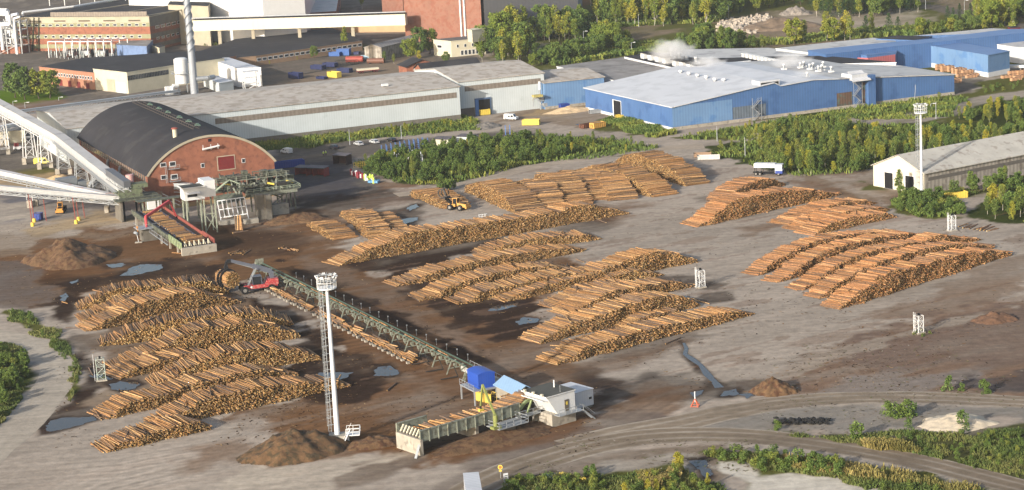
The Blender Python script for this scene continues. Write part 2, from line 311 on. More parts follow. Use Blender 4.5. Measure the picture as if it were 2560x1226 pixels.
(GRS,2,4,1,0,[(1250,1226),(1290,1200),(1500,1190),(1680,1170),(1760,1210),(1900,1270),(1800,1500),(1200,1500)]),
(GRS,1.5,3,1,0,[(1760,1130),(1920,1135),(2150,1160),(2560,1240),(2900,1400),(2300,1400),(1900,1270),(1840,1200)]),
(WHT,1.2,2,1,0,[(1790,1150),(1870,1160),(1900,1190),(1980,1185),(2100,1200),(2240,1240),(2240,1400),(1900,1400),(1860,1210),(1800,1180)]),
# left lane verges
(DGR,1.5,2.5,1,0,[(-300,840),(20,860),(75,900),(80,940),(60,1000),(0,1070),(-300,1140)]),
(GRS,1,1.5,1,0,[(5,775),(70,780),(150,840),(195,900),(200,960),(180,1000),(165,1010),(175,960),(190,910),(120,850),(30,800)]),
]
PUD=[
 ([(112,1068),(135,1052),(160,1045),(205,1045),(242,1042),(238,1052),(190,1066),(150,1076),(115,1080)],'long blue puddle at the edge of the pale lane'),
 ([(272,962),(300,954),(335,956),(352,962),(330,974),(298,978),(278,972)],'blue puddle beside the left lattice pylon'),
 ([(220,940),(240,936),(282,944),(280,950),(240,952)],'puddle under the left lattice pylon'),
 ([(300,690),(330,668),(355,661),(405,662),(410,671),(375,681),(330,690)],'large puddle in front of the log infeed deck'),
 ([(262,662),(300,659),(318,662),(305,668),(275,670)],'shallow puddle beside the bark heap'),
 ([(150,740),(165,732),(172,740),(160,756),(150,752)],'small puddle left of the piles'),
 ([(175,705),(196,699),(200,704),(180,710)],'thin puddle below the bark heap'),
 ([(1000,548),(1042,545),(1045,551),(1010,562),(1008,568),(990,556)],'bright puddle behind the short log stacks'),
 ([(1015,520),(1042,510),(1048,518),(1025,527)],'puddle near the yellow wheel loader'),
 ([(1222,772),(1250,764),(1296,758),(1290,766),(1255,776),(1225,778)],'pale puddle in the dark mud at the front of the middle piles'),
 ([(1283,806),(1310,795),(1346,796),(1340,806),(1300,813)],'oval puddle in the dark mud'),
 ([(770,944),(800,932),(880,932),(870,946),(830,954),(780,950)],'shallow sheet of water beside the light mast'),
 ([(945,918),(975,914),(1000,932),(975,940),(935,940)],'shallow sheet of water in the tyre tracks'),
 ([(1808,980),(1840,974),(1850,984),(1830,992),(1800,992)],'puddle where the wet stream ends'),
 ([(1730,982),(1758,977),(1756,986),(1735,994)],'puddle behind the orange marker post'),
 ([(1852,988),(1880,984),(1888,990),(1868,997)],'small puddle near the small bark heap'),
 ([(1720,1154),(1765,1152),(1770,1170),(1782,1185),(1765,1197),(1745,1178),(1730,1162)],'puddle in the hollow by the pale sand bank'),
 ([(1350,1190),(1380,1180),(1405,1184),(1402,1192),(1375,1198)],'grey puddle near the yellow bars'),
 ([(1700,744),(1716,741),(1714,747),(1698,750)],'tiny puddle between the middle piles'),
 ([(1440,312),(1485,306),(1500,308),(1460,320)],'grey patch of water in the mill forecourt')]
for px,lb in PUD[:-1]:
    cu=sum(p[0] for p in px)/len(px); cv=sum(p[1] for p in px)/len(px)
    ZN.append(((58,48,45),1.5,1.2,.85,.4,[(cu+(a-cu)*1.35,cv+(b-cv)*1.5) for a,b in px]))
ZN.append((DRK,1.2,1.2,.8,.3,[(1700,850),(1722,870),(1720,885),(1745,900),(1785,940),(1815,970),(1780,975),(1740,925),(1712,900),(1702,880)]))
TRK=[(9,.16,[(-100,1195),(300,1170),(560,1120),(800,1050),(1000,985),(1150,985)]),(8,.14,[(300,1226),(600,1150),(760,1075),(930,1010),(990,940),(960,860)]),(9,.16,[(1250,1200),(1480,1090),(1640,1010),(1800,900),(1950,860),(1960,760),(1850,650),(1720,560),(1760,480),(1820,420),(1760,372)]),(10,.13,[(1850,650),(2000,600),(1930,560),(1800,590),(1700,540)]),(8,.14,[(1180,930),(1020,830),(860,730),(740,665),(600,640),(420,640)]),(8,.13,[(1540,960),(1400,960),(1250,880),(1080,790),(900,700)]),(9,.12,[(1960,800),(2150,800),(2400,730),(2560,690)]),(8,.12,[(2560,790),(2300,860),(2100,920),(1900,1000)]),(7,.13,[(700,560),(900,540),(1100,590),(1000,480)]),(8,.12,[(60,640),(250,590),(330,640),(560,640)])]
def grid_world(a,y):
    X=a*y; return X,y
def paint(X,Y):
    # photo pixel of each ground point
    px=(-CH)*0
    rx,ry,rz=X,Y,np.full(X.shape,-CH)
    k=rx*fw.x+ry*fw.y+rz*fw.z
    U=1280+F*(rx*rt.x+ry*rt.y+rz*rt.z)/k; V=613-F*(rx*up.x+ry*up.y+rz*up.z)/k
    n1=fbm(X*.06,Y*.06,5); n2=fbm(X*.02+40,Y*.02,3)
    col=np.empty(X.shape+(4,)); col[...,:3]=lin(GREY); col[...,3]=0
    nz=fbm(X*.15+9,Y*.15,5)*1.6+n1
    ca,sa=math.cos(math.radians(33)),math.sin(math.radians(33)); st=fbm((X*ca+Y*sa)*.03,(-X*sa+Y*ca)*.35,4)
    for c,soft,amp,al,wet,poly in ZN:
        us=[p[0] for p in poly]; vs=[p[1] for p in poly]
        sel=(U>min(us)-60)&(U<max(us)+60)&(V>min(vs)-45)&(V<max(vs)+45)&(k>0)
        if not sel.any(): continue
        wp=[tuple(P(a,max(b,-430)))[:2] for a,b in poly]
        sx,sy=X[sel],Y[sel]
        far=np.clip(sy/500,.8,3)
        dd=sdf(sx,sy,wp)+(nz[sel]+st[sel]*.8)*amp*1.6*far
        mk=sstep(.5-dd/(1.5*soft*far))*al
        if al<1: mk=np.clip(mk*(1.0+1.2*n1[sel]+1.0*st[sel]),0,1)
        cc=col[sel]; cc[:,:3]+= (np.array(lin(c))-cc[:,:3])*mk[:,None]; cc[:,3]+=(wet-cc[:,3])*mk; col[sel]=cc
    # grime, tyre tracks, dust streaks: shapes of their own in the surface
    br=1+.26*n1+.22*n2+.40*st+.22*fbm(X*.6,Y*.6,3)
    # arcs of tyre tracks in the open yard
    for (cu,cv,r0,r1,s_) in ((700,1290,18,46,.02),(1930,600,20,60,.0),(980,900,6,26,.10),(1500,1300,30,70,.02),(560,600,20,50,.02)):
        cp=P(cu,cv) if cv<1230 else P(cu,1230)
        rr=np.hypot(X-cp.x,Y-cp.y); m_=sstep((rr-r0)/6)*sstep((r1-rr)/6)
        br=br+m_*s_*np.sin(rr*2.2+4*n2)*(.4+1.2*np.clip(n1+.3,0,1))*1.5
    for wd_,am,path in TRK:
        wp=[P(*q) for q in path]; dd=np.full(X.shape,1e9)
        sg=np.zeros(X.shape)
        for a_,b_ in zip(wp[:-1],wp[1:]):
            ex,ey=b_.x-a_.x,b_.y-a_.y; L2=ex*ex+ey*ey; t_=np.clip(((X-a_.x)*ex+(Y-a_.y)*ey)/L2,0,1); d2=np.hypot(X-a_.x-ex*t_,Y-a_.y-ey*t_); s2=np.sign((X-a_.x)*ey-(Y-a_.y)*ex)
            m_=d2<dd; dd=np.where(m_,d2,dd); sg=np.where(m_,s2,sg)
        ds=dd*sg+n2*5+n1*2; br=br+1.2*np.clip((500-Y)/140,0,1)*am*np.exp(-(ds/wd_)**2)*(np.sin(ds*2.1)*.6+np.sin(ds*3.7+1)*.5+.25)*np.clip(.6+2.2*n1,0,1.4)
    # brown bark smears on the grey hardstanding
    sm=sstep((st+.35*nz-.13)/.07)*((V>420)&(V<1230)&(U>900)|(V>1000)&(U<900))*.45
    col[...,:3]+=(np.array(lin((124,100,84)))-col[...,:3])*(sm*(V<1000)+.3*sm*(V>=1000))[...,None]
    br=np.where(V<300,1+.12*n1+.1*n2,br)
    col[...,:3]*=np.clip(br,.45,1.5)[...,None]*GK
    return col
def rows():
    vs=list(np.arange(1420,-60,-2.4))+list(np.arange(-62,-300,-8))+list(np.arange(-300,-455,-6))
    return np.array([CH/math.tan(PT+math.atan((v-613)/F)) for v in vs])
ys=rows(); aa=np.linspace(-.40,.40,1150)
AX,YY=np.meshgrid(aa,ys); GX=AX*YY
col=paint(GX,YY)
V3=np.stack([GX,YY,np.zeros_like(GX)],-1).reshape(-1,3); nr,nc=GX.shape
i=(np.arange(nr-1)[:,None]*nc+np.arange(nc-1)[None]).reshape(-1,1)
fa=np.concatenate([i,i+1,i+nc+1,i+nc],1)
GM=gmat('ground_surface')
g=mkobj('ground',np_mesh('ground',V3,[fa],[GM],attr=col.reshape(-1,4)),kind='structure',label='gravel and dirt ground of the timber yard')
E1=MB(); E1.quad((-9000,-3000,-.6),(9000,-3000,-.6),(9000,16000,-.6),(-9000,16000,-.6)); E1.build('terrain',M('terrain_green',(98,100,60),.95,0,.3,.01),kind='structure')
def flat(name,poly,z,color=None,mat=None,sub=1.5,kind='structure',label=None,rough=0,amp=.35,alpha=0,obj=False):
    """sheet on the ground from a world polygon; own painted grid so its edge is irregular"""
    pass
def ribbon(name,px,width,colr,z=.02,amp=.5,label=None,crown=True):
    pts=[P(*p) for p in px]; 
    # resample with Catmull-Rom
    sm=[]
    for k in range(len(pts)-1):
        p0=pts[max(k-1,0)];p1=pts[k];p2=pts[k+1];p3=pts[min(k+2,len(pts)-1)]
        n=max(2,int((p2-p1).length/2))
        for t in range(n):
            t/=n; sm.append(.5*((2*p1)+(-p0+p2)*t+(2*p0-5*p1+4*p2-p3)*t*t+(-p0+3*p1-3*p2+p3)*t**3))
    sm.append(pts[-1]); S=np.array([[p.x,p.y] for p in sm]); T=np.gradient(S,axis=0); T/=np.linalg.norm(T,axis=1)[:,None]; N=np.stack([-T[:,1],T[:,0]],1)
    wid=np.interp(np.linspace(0,1,len(S)),np.linspace(0,1,len(width)),width) if hasattr(width,'__len__') else np.full(len(S),width)
    m_=24; tt=np.linspace(-1,1,m_+1)
    j=fbm(S[:,0]*.12,S[:,1]*.12,4)*amp; j2=fbm(S[:,0]*.12+50,S[:,1]*.12,4)*amp
    off=tt[None]*wid[:,None]/2; off=off+np.where(tt[None]>.0,tt[None],0)*j[:,None]*2+np.where(tt[None]<0,-tt[None],0)*j2[:,None]*-2
    X=S[:,0,None]+N[:,0,None]*off; Y=S[:,1,None]+N[:,1,None]*off
    base=np.array(lin(colr)); dst=np.array(lin((186,176,162)))
    w1=np.exp(-((tt[None]-.38)/.10)**2)+np.exp(-((tt[None]+.38)/.10)**2)      # lighter, wheel-polished lanes
    e=np.clip((np.abs(tt[None])-.8)/.2,0,1)
    nn=fbm(X*.2,Y*.2,4)
    f=np.clip(.5*w1*(1+2.5*nn)+.75*e*(1+2.5*nn),0,1)*np.ones_like(X)
    c=base+(dst-base)*f[...,None]; c=c*(1+.35*nn+.2*fbm(X*.03,Y*.03,3))[...,None]*GK
    cc=np.concatenate([c,np.zeros(c.shape[:2]+(1,))],-1)
    ZZ=np.full_like(X,z)
    V_=np.stack([X,Y,ZZ],-1).reshape(-1,3); nc_=m_+1; nr_=len(S)
    q=(np.arange(nr_-1)[:,None]*nc_+np.arange(nc_-1)[None]).reshape(-1,1); f_=np.concatenate([q,q+1,q+nc_+1,q+nc_],1)
    return mkobj(name,np_mesh(name,V_,[f_],[GM],attr=cc.reshape(-1,4)),kind='structure',label=label)
ribbon('gravel_road',[(1440,1120),(1560,1085),(1700,1058),(1850,1025),(2000,1002),(2200,994),(2400,998),(2700,1015)],[12,9,8,7.5,7.5],(150,136,120),label='upper gravel road curving along the edge of the yard')
ribbon('gravel_road',[(1120,1260),(1250,1190),(1400,1138),(1560,1100),(1720,1088),(1900,1093),(2100,1118),(2300,1155),(2500,1205),(2700,1255)],[8,9,9.5,7.5,7,7],(142,128,112),z=.035,label='lower gravel road curving to the bottom right corner')
ribbon('paved_lane',[(-160,790),(-40,830),(50,850),(110,880),(145,915),(130,965),(90,1020),(20,1085),(-80,1160)],[7,7.2,7.5,8,9.5,12],(190,180,166),label='pale lane bending round the left edge of the yard')
ribbon('gravel_road',[(990,488),(1130,470),(1300,425),(1480,393),(1640,373),(1760,366)],[7,7,8,9],(178,164,148),label='gravel road running behind the far log piles')
# ---------------- puddles and wet streams ----------------
WM=bpy.data.materials.new('puddle_water'); WM.use_nodes=True
_b=WM.node_tree.nodes["Principled BSDF"]; _b.inputs["Base Color"].default_value=(.035,.03,.028,1); _b.inputs["Roughness"].default_value=.05; _b.inputs["IOR"].default_value=1.33; _b.inputs["Specular IOR Level"].default_value=.22
def puddle(px,label,amp=1.1,z=.045):
    pts=[P(*p) for p in px]; out=[]
    for k in range(len(pts)):
        a,b=pts[k],pts[(k+1)%len(pts)]; n=max(2,int((b-a).length/.5))
        for t in range(n): out.append(a+(b-a)*t/n)
    cx=sum(p.x for p in out)/len(out); cy=sum(p.y for p in out)/len(out)
    A=np.array([[p.x,p.y] for p in out]); n=fbm(A[:,0]*.7,A[:,1]*.7,4)*amp*2
    dv=A-[cx,cy]; L=np.linalg.norm(dv,axis=1); A=A+dv/L[:,None]*n[:,None]
    mb=MB(); mb.add([(0,0,0)]+[(x-cx,y-cy,0) for x,y in A],[(0,i+1,(i+1)%len(A)+1) for i in range(len(A))])
    mb.build('puddle',WM,kind='structure',label=label,loc=(cx,cy,z))
for px,lb in PUD: puddle(px,lb)
# wet stream across the yard
sp=[(1709,858),(1716,872),(1712,886),(1730,898),(1752,915),(1770,938),(1785,955),(1800,970)]
wd=[.5,.8,1.0,1.4,1.1,1.5,1.4,1.7]
pts=[P(*p) for p in sp]; mb=MB(); L=[];Rr=[]
for k,p in enumerate(pts):
    a=pts[min(k+1,len(pts)-1)]-pts[max(k-1,0)]; n_=Vector((-a.y,a.x,0)).normalized(); L.append(p+n_*wd[k]/2); Rr.append(p-n_*wd[k]/2*(1+.3*math.sin(k*3)))
mb.add([(p.x,p.y,.05) for p in L]+[(p.x,p.y,.05) for p in Rr],[(k,k+len(L),k+len(L)+1,k+1) for k in range(len(L)-1)])
mb.build('water_stream',WM,kind='structure',label='thin wet stream running down from the front log pile')
# ---------------- heaps ----------------
def litter():
    rs=np.random.RandomState(44); V_=[];T_=[]
    for (us,vs,n,tone) in (((140,900),(700,1120),2600,0),((700,1500),(600,1130),3200,0),((1500,2560),(480,980),2600,0),((1900,2560),(860,1090),1200,1),((0,760),(560,760),1500,0),((1300,1900),(1100,1180),700,1)):
        for k in range(n):
            p=P(rs.uniform(*us),rs.uniform(*vs)); 
            if fbm(np.array([p.x*.08]),np.array([p.y*.08]),3)[0]<-.04: continue
            s_=rs.uniform(.05,.17); a=rs.rand()*6.28; l=s_*rs.uniform(1,3.5); ca,sa=math.cos(a),math.sin(a)
            V_+= [(p.x-ca*l-sa*s_,p.y-sa*l+ca*s_,.05),(p.x+ca*l-sa*s_*.6,p.y+sa*l+ca*s_*.6,.07),(p.x+ca*l*.8+sa*s_,p.y+sa*l*.8-ca*s_,.06),(p.x-ca*l*.9+sa*s_*.7,p.y-sa*l*.9-ca*s_*.7,.05)]
            c=((96,70,48),(62,48,40),(150,112,72),(190,160,120))[rs.choice(4,p=[.35,.35,.2,.1])] if not tone else ((180,170,156),(130,116,100),(84,74,66),(120,120,80))[rs.randint(4)]
            T_+=[[x*GK for x in lin(c)]+[0]]*4
    n=len(V_); mkobj('bark_litter',np_mesh('bark_litter',V_,[np.arange(n).reshape(-1,4)],[GM],attr=np.array(T_)),kind='stuff',label='scattered bark flakes and chips on the ground of the yard')
litter()
def heap(name,label,cat,cu,cv,wx,wy,h,mat,rz=0,seed=0,p=1.3,res=46,rough=.22,two=None):
    c=P(cu,cv); n=res; xs=np.linspace(-1.25,1.25,n); X,Y=np.meshgrid(xs,xs); r=np.hypot(X,Y)
    rr=r+fbm(X*2.2+seed*3.1,Y*2.2+seed,3)*.55
    Z=np.clip(1-rr,0,None)**(1/p)*1.0
    if two:
        r2=np.hypot(X-two[0],Y-two[1])/two[2]+fbm(X*2.5+9,Y*2.5,3)*.5; Z=np.maximum(Z*1.0,np.clip(1-r2,0,None)**(1/p)*two[3])
    Z=Z*(1+fbm(X*5+seed,Y*5,4)*rough*3)+fbm(X*9+seed,Y*9,3)*rough*.35*(Z>0)
    Z=np.where(r>1.2,-.05,Z*h-.04*(Z<=0))
    V_=np.stack([X*wx/2,Y*wy/2,Z],-1).reshape(-1,3); q=(np.arange(n-1)[:,None]*n+np.arange(n-1)[None]).reshape(-1,1); f_=np.concatenate([q,q+1,q+n+1,q+n],1)
    keep=(V_[f_][:,:,2].max(1)>0.0); 
    o=mkobj(name,np_mesh(name,V_,[f_[keep]],[mat],smooth=True),loc=(c.x,c.y,0),label=label,cat=cat); o.rotation_euler=(0,0,math.radians(rz)); return o
bark=M('bark_mulch',(114,84,52),.95,0,.45,.6,bump=.8,rgb2=(90,58,36),thr=.5)
barkd=M('bark_mulch_dark',(112,82,50),.95,0,.5,.5,bump=.9,rgb2=(84,68,44),thr=.48)
heap('bark_heap','tall brown bark heap beside the large puddle',"bark heap",172,648,22,26,5.2,bark,20,1)
heap('bark_heap','dark bark heap at the foot of the near light mast',"bark heap",742,1128,19,15,4.2,barkd,15,2,two=(-.45,-.15,.7,.6))
heap('bark_heap','low bark heap between the light mast and the sorting trough',"bark heap",938,1110,11,7,1.6,bark,20,3)
heap('bark_heap','small rusty bark heap at the lower right of the yard',"bark heap",1932,978,9,8,2.6,bark,0,4)
heap('bark_heap','flat reddish bark heap near the right lattice pylon',"bark heap",2488,800,9.5,7,2.0,M('bark_red',(112,80,58),.95,0,.35,.8),10,5)
heap('bark_heap','bark heap beneath the chipper structure',"bark heap",735,553,20,9,2.6,bark,10,6,two=(.3,.2,.6,.9))
heap('bark_heap','bark spill under the long green sorting trough',"bark heap",1235,1098,30,10,1.6,bark,33,7)
heap('sand_heap','tan sand heap beside the white conveyor legs',"sand heap",150,455,15,10,2.2,M('sand',(196,168,122),.95,0,.25,.5,bump=.4),-10,8)
heap('chip_heap','pale wood chip heap at the blue hall wall',"chip heap",1425,279,22,8,1.8,M('chips',(214,184,140),.95,0,.3,.8,bump=.4),20,9)
heap('rubble_heap','grey rubble heap at the far right of the demolition field',"rubble heap",1990,36,16,14,4.5,M('rubble',(150,140,130),.95,0,.5,.8,bump=1),10,12)
heap('soil_heap','brown soil heap in front of the rubble field',"soil heap",1945,72,40,20,5,M('soil',(128,108,88),.95,0,.4,.3,bump=1),10,13)
heap('sand_bank','pale quarry sand bank by the bottom road',"sand bank",2395,1058,13,11,1.5,M('pale_sand',(212,196,170),.95,0,.2,.5,bump=.4),10,14)
heap('gravel_heap','grey gravel heap right of the open mill door',"gravel heap",1215,318,12,10,1.8,M('gravel',(128,122,116),.95,0,.3,.6),30,15)
# rubble field: broken pale concrete lumps
mb=MB()
for k in range(420):
    u=R.uniform(1795,1930); v=R.uniform(55,92)-(u-1795)*.12+R.uniform(-4,4); p=P(u,v); s_=R.uniform(.5,1.6); a=R.uniform(0,3)
    pts=[(p.x+s_*math.cos(a+t)*R.uniform(.6,1.1),p.y+s_*math.sin(a+t)*R.uniform(.6,1.1)) for t in (0,1.3,2.6,3.9,5.1)]
    z=R.uniform(.3,1.4); mb.prism(pts,-.1,[z*R.uniform(.6,1.2) for _ in pts])
mb.build('rubble',M('broken_concrete',(190,176,160),.95,0,.35,.4),kind='stuff',label='field of broken pale concrete rubble')
# ---------------- logs ----------------
def logmat(name,base,var,end=False):
    m=bpy.data.materials.new(name); m.use_nodes=True; n=m.node_tree.nodes; l=m.node_tree.links; b=n["Principled BSDF"]; b.inputs["Roughness"].default_value=.75; b.inputs["Specular IOR Level"].default_value=.2
    at=n.new("ShaderNodeAttribute"); at.attribute_name="Col"
    tc=n.new("ShaderNodeTexCoord"); t=n.new("ShaderNodeTexNoise"); t.inputs["Scale"].default_value=2.5; t.inputs["Detail"].default_value=4; l.new(tc.outputs["Object"],t.inputs[0])
    mr=n.new("ShaderNodeMapRange"); mr.inputs["From Min"].default_value=.3; mr.inputs["From Max"].default_value=.7; mr.inputs["To Min"].default_value=1-var; mr.inputs["To Max"].default_value=1+var; l.new(t.outputs[0],mr.inputs[0])
    vm=n.new("ShaderNodeVectorMath"); vm.operation='SCALE'; l.new(at.outputs["Color"],vm.inputs[0]); l.new(mr.outputs[0],vm.inputs["Scale"]); l.new(vm.outputs[0],b.inputs["Base Color"]); return m
LM=[logmat('pine_bark',None,.3),logmat('sawn_log_end',None,.2)]
BARKC=np.array([lin((190,146,98)),lin((172,128,84)),lin((206,166,118)),lin((140,114,90)),lin((180,138,98)),lin((120,100,86))])*.56
BARKR=np.array([lin((194,140,94)),lin((180,128,84)),lin((204,158,112)),lin((154,118,88)),lin((186,136,96)),lin((134,106,86))])*.56
ENDC=np.array([lin((216,178,116)),lin((192,150,88)),lin((230,200,146)),lin((150,114,68)),lin((204,162,100)),lin((128,98,62))])*.68
def log_arrays(p,q,r0,r1,tone,endtone,sides=6,rs=NP):
    """p,q: n x 3 log axis ends; returns V,faces,mats,colours"""
    n=len(p); d=q-p; L=np.linalg.norm(d,axis=1,keepdims=True); d=d/L
    upv=np.array([0,0,1.0]); a=np.cross(d,upv); a/=np.linalg.norm(a,axis=1,keepdims=True)+1e-9; b=np.cross(a,d)
    ph=rs.rand(n,1)*6.28; th=ph+np.arange(sides)[None]*6.28318/sides
    c=np.cos(th)[...,None]; s=np.sin(th)[...,None]
    rim=(a[:,None]*c+b[:,None]*s)
    r0v=p[:,None]+rim*r0[:,None,None]; r1v=q[:,None]+rim*r1[:,None,None]
    V=np.concatenate([r0v,r1v,r0v,r1v],1)            # side rings, then own cap rings (for colour)
    k=4*sides; base=(np.arange(n)*k)[:,None]
    i=np.arange(sides); j=(i+1)%sides
    side=(base[:,:,None]+np.stack([i,i+sides,j+sides,j],1)[None]).reshape(-1,4)
    c0=base+(2*sides+i)[None]; c1=base+(3*sides+i[::-1])[None]
    col=np.ones((n,k,4)); col[:,:2*sides,:3]=tone[:,None]; col[:,2*sides:,:3]=endtone[:,None]
    return V.reshape(-1,3),[side,np.concatenate([c0,c1])],[np.zeros(len(side),int),np.ones(2*n,int)],col.reshape(-1,4)
def tones(n,pal,rs,lo=.55,hi=1.2): return pal[rs.randint(len(pal),size=n)]*(lo+(hi-lo)*rs.rand(n,1))
PILES=0
def pile(label,u0,v0,u1,v1,hs,ll=7.3,dia=.29,red=0,seed=None,messy=1.0,group='log piles stacked in the yard'):
    global PILES; PILES+=1; rs=np.random.RandomState(PILES+100)
    a=P(u0,v0);b=P(u1,v1); L=(b-a).length; ang=math.atan2(b.y-a.y,b.x-a.x)
    o=thing('log_pile',label,'log pile',(a.x,a.y,0),math.degrees(ang),group)
    xs=np.linspace(0,L,len(hs)); hh=lambda x:np.interp(x,xs,hs)
    nx=int(L/(dia*.93)); ph=rs.rand()*10
    ps=[];qs=[];rr=[];top=[]
    ncol=np.arange(nx); 
    bump=fbm(ncol*.11+ph,np.full(nx,ph),4)*1.1+fbm(ncol*.6+ph,np.full(nx,ph+3),2)*.35
    for k in range(nx):
        x0=k*dia*.93; h=hh(x0)*(1.08+.22*bump[k])+bump[k]*.7
        nz=max(1,int(h/(dia*.86)))
        z=np.arange(nz)*dia*.86+dia*.45
        x=x0+((np.arange(nz)%2)*.5)*dia*.93+rs.randn(nz)*.035
        ps.append(np.stack([x,np.zeros(nz),z+rs.randn(nz)*.03],1)); top.append(nz-1-np.arange(nz))
    c=np.concatenate(ps); top=np.concatenate(top); n=len(c)
    y0=rs.randn(n)*.2+fbm(c[:,0]*.25+ph,c[:,2]*.4,3)*1.6+c[:,2]*.18; ln=ll*(1+rs.randn(n)*.035); yaw=rs.randn(n)*.012+np.where(top<2,rs.randn(n)*.055*messy,0)+fbm(c[:,0]*.35+ph,np.zeros(n),2)*.28*messy*(top<3)
    wild=(top==0)&(rs.rand(n)<.03*messy); yaw=np.where(wild,rs.randn(n)*.45,yaw)
    pitch=np.where(top<1,rs.randn(n)*.015,0)
    p=c+np.stack([np.zeros(n),y0,np.zeros(n)],1); mid=p+np.array([0,ll/2,0])
    d=np.stack([np.sin(yaw),np.cos(yaw),pitch],1); p=mid-d*ln[:,None]/2; q=mid+d*ln[:,None]/2
    p[:,2]+=np.where(wild,.18,0); q[:,2]+=np.where(wild,.18,0)
    r=dia*.5*(.60+.48*rs.rand(n)); big=rs.rand(n)<.5
    V_,F_,mi,col=log_arrays(p,q,np.where(big,r,r*.82),np.where(big,r*.82,r),tones(n,BARKR if red else BARKC,rs),tones(n,ENDC,rs,.45,1.3),rs=rs)
    mkobj('logs',np_mesh('logs',V_,F_,LM,mi,attr=col),parent=o,kind='stuff'); return o
def one_log(p,q,r=.14,label=None,group=None,tone=None,name='log'):
    """single log; mesh in its own coordinates"""
    p=Vector(p);q=Vector(q); m_=(p+q)/2; rs=NP
    V_,F_,mi,col=log_arrays(np.array([p-m_]),np.array([q-m_]),np.array([r]),np.array([r*.8]),tones(1,BARKC if tone is None else tone,rs,.8,1.2),tones(1,ENDC,rs,.8,1.2),sides=8)
    return mkobj(name,np_mesh(name,V_,F_,LM,mi,attr=col),loc=tuple(m_),label=label,cat='log',group=group)
LG='left block by the bark heap'
pile('rearmost log pile of the left block, nearest the bark heap',195,777,575,733,[.5,2.5,3.8,4,4,3.6,3.5,3.2,.5])
pile('second log pile of the left block, half hidden behind the tall one',205,806,560,752,[.5,2,3,3.4,3.2,3,2.4,.6])
pile('tall log pile ending just below the red log stacker, left block',215,831,605,758,[.3,1.6,2.6,4,4.3,4.9,4.5,3.6,2,.4])
pile('left block log pile just in front of the tall one below the stacker',250,868,737,812,[.4,2.2,3.4,4,4,4.2,3.8,2.8,.5])
pile('tallest log pile of the left block, ending level with the middle of the light mast',285,925,755,843,[.3,1.8,3.2,4.4,5.2,5.2,4.6,3,.5])
pile('short log pile beside the left lattice pylon',293,951,560,895,[.4,1.8,2.4,2.4,2,.6])
pile('log pile reaching behind the light mast, right of the blue puddle',385,968,808,899,[.4,2.2,3.6,4.6,4.4,3.8,2.6,.4])
pile('low log pile beside the long blue puddle, its right end left of the mast',258,1051,747,941,[.5,2,2.6,2.8,3,3.2,3.2,2.4,.4])
pile('log pile whose right end passes behind the near light mast',395,1072,880,966,[.5,2,3.2,3.8,3.6,3.2,2.8,2.4,1.7,.3])
pile('frontmost short log pile at the bottom left of the yard',266,1134,533,1073,[.3,1.4,2,2.2,2.2,2.1,.4])
pile('longest log pile, stretching across the middle of the yard',842,666,1574,535,[.3,1.8,3.4,4.6,4.7,4.4,4.2,3.9,4,4,3.9,4.2,4.1,2,.3])
pile('log pile directly in front of the right half of the longest pile',1205,643,1508,598,[.4,2,2.6,2.6,2.4,1.8,.3])
pile('narrow log pile with its left tip in dark mud, second before the longest pile',993,719,1467,628,[.3,1.6,2.2,2.4,2.6,2.6,2.4,1.8,.3])
pile('log pile of the middle block, third in front of the longest pile',1054,754,1450,678,[.3,2,3,3.2,3.2,2.8,2.2,.4])
pile('log pile of the middle block just behind the one by the pale puddle',1147,763,1560,690,[.3,2,2.6,2.8,2.8,2.6,2.2,.5])
pile('middle block log pile running past the pale puddle to bare grey ground',1262,757,1750,654,[.4,1.6,2,2.2,2.6,3.2,4.2,4.2,2.6,.3])
pile('small log pile tucked behind the pile at the lattice pylon',1490,716,1662,690,[.5,1.4,2,2,1.2,.3])
pile('low log pile behind the one ending at the middle lattice pylon',1392,776,1640,722,[.5,2,2.6,2.6,2,.5])
pile('log pile ending at the foot of the middle lattice pylon',1425,792,1738,716,[.4,2.2,3,3,2.8,2.4,1.8,.3])
pile('log pile right of the oval puddle, second from the front of the middle block',1350,862,1756,764,[.4,2,2.8,3,3.4,3.8,4,2.6,.4])
pile('short log pile wedged behind the frontmost pile of the middle block',1570,824,1703,791,[.5,2,2,1.2])
pile('frontmost long log pile of the middle block, above the wet stream',1395,915,1888,787,[.4,2.2,2.6,2.7,2.6,2.4,2.4,2.2,1.8,.3],dia=.31)
# far central stacks whose cut ends face left
pile('low log stack beside the yellow wheel loader',1024,490,1110,524,[1.2,2,2.3,2.2,.8],8)
pile('leftmost of the three short log stacks near the bark spill',766,566,834,603,[1,2,2.2,1.8,.4],6.5)
pile('middle of the three short log stacks, bright and tall',853,540,923,602,[1.5,2.6,2.8,2.6,.6],6.5)
pile('rightmost of the three short log stacks, next to the bright puddle',930,545,973,583,[1.5,2,2,1],5)
pile('big log stack right of the wheel loader with cut ends facing left',1165,481,1292,537,[2,4,4.6,4,3,.5],9)
pile('log stack second right of the wheel loader',1283,470,1343,528,[2,3.6,4,2.8,.5],8.5)
pile('log stack third right of the wheel loader',1338,452,1410,517,[2,3.4,3.8,2.8,.5],8.5)
pile('log stack fourth right of the wheel loader',1395,445,1476,504,[2,3.2,3.6,2.6,.5],8.5)
pile('log stack fifth right of the wheel loader',1448,440,1524,504,[2,3.4,3.6,2.6,.5],8.5)
pile('log stack sixth right of the wheel loader, with a broad pale end face',1458,440,1632,495,[2.2,4,4.2,4.2,3.6,3,.4],8)
pile('tallest far log stack, furthest right of the central stacks',1536,412,1712,467,[1,3.6,5,5.2,4.8,4,3.4,.4],8)
pile('back row of far logs behind the central stacks near the gravel road',1330,462,1420,478,[2,3,3,1],9)
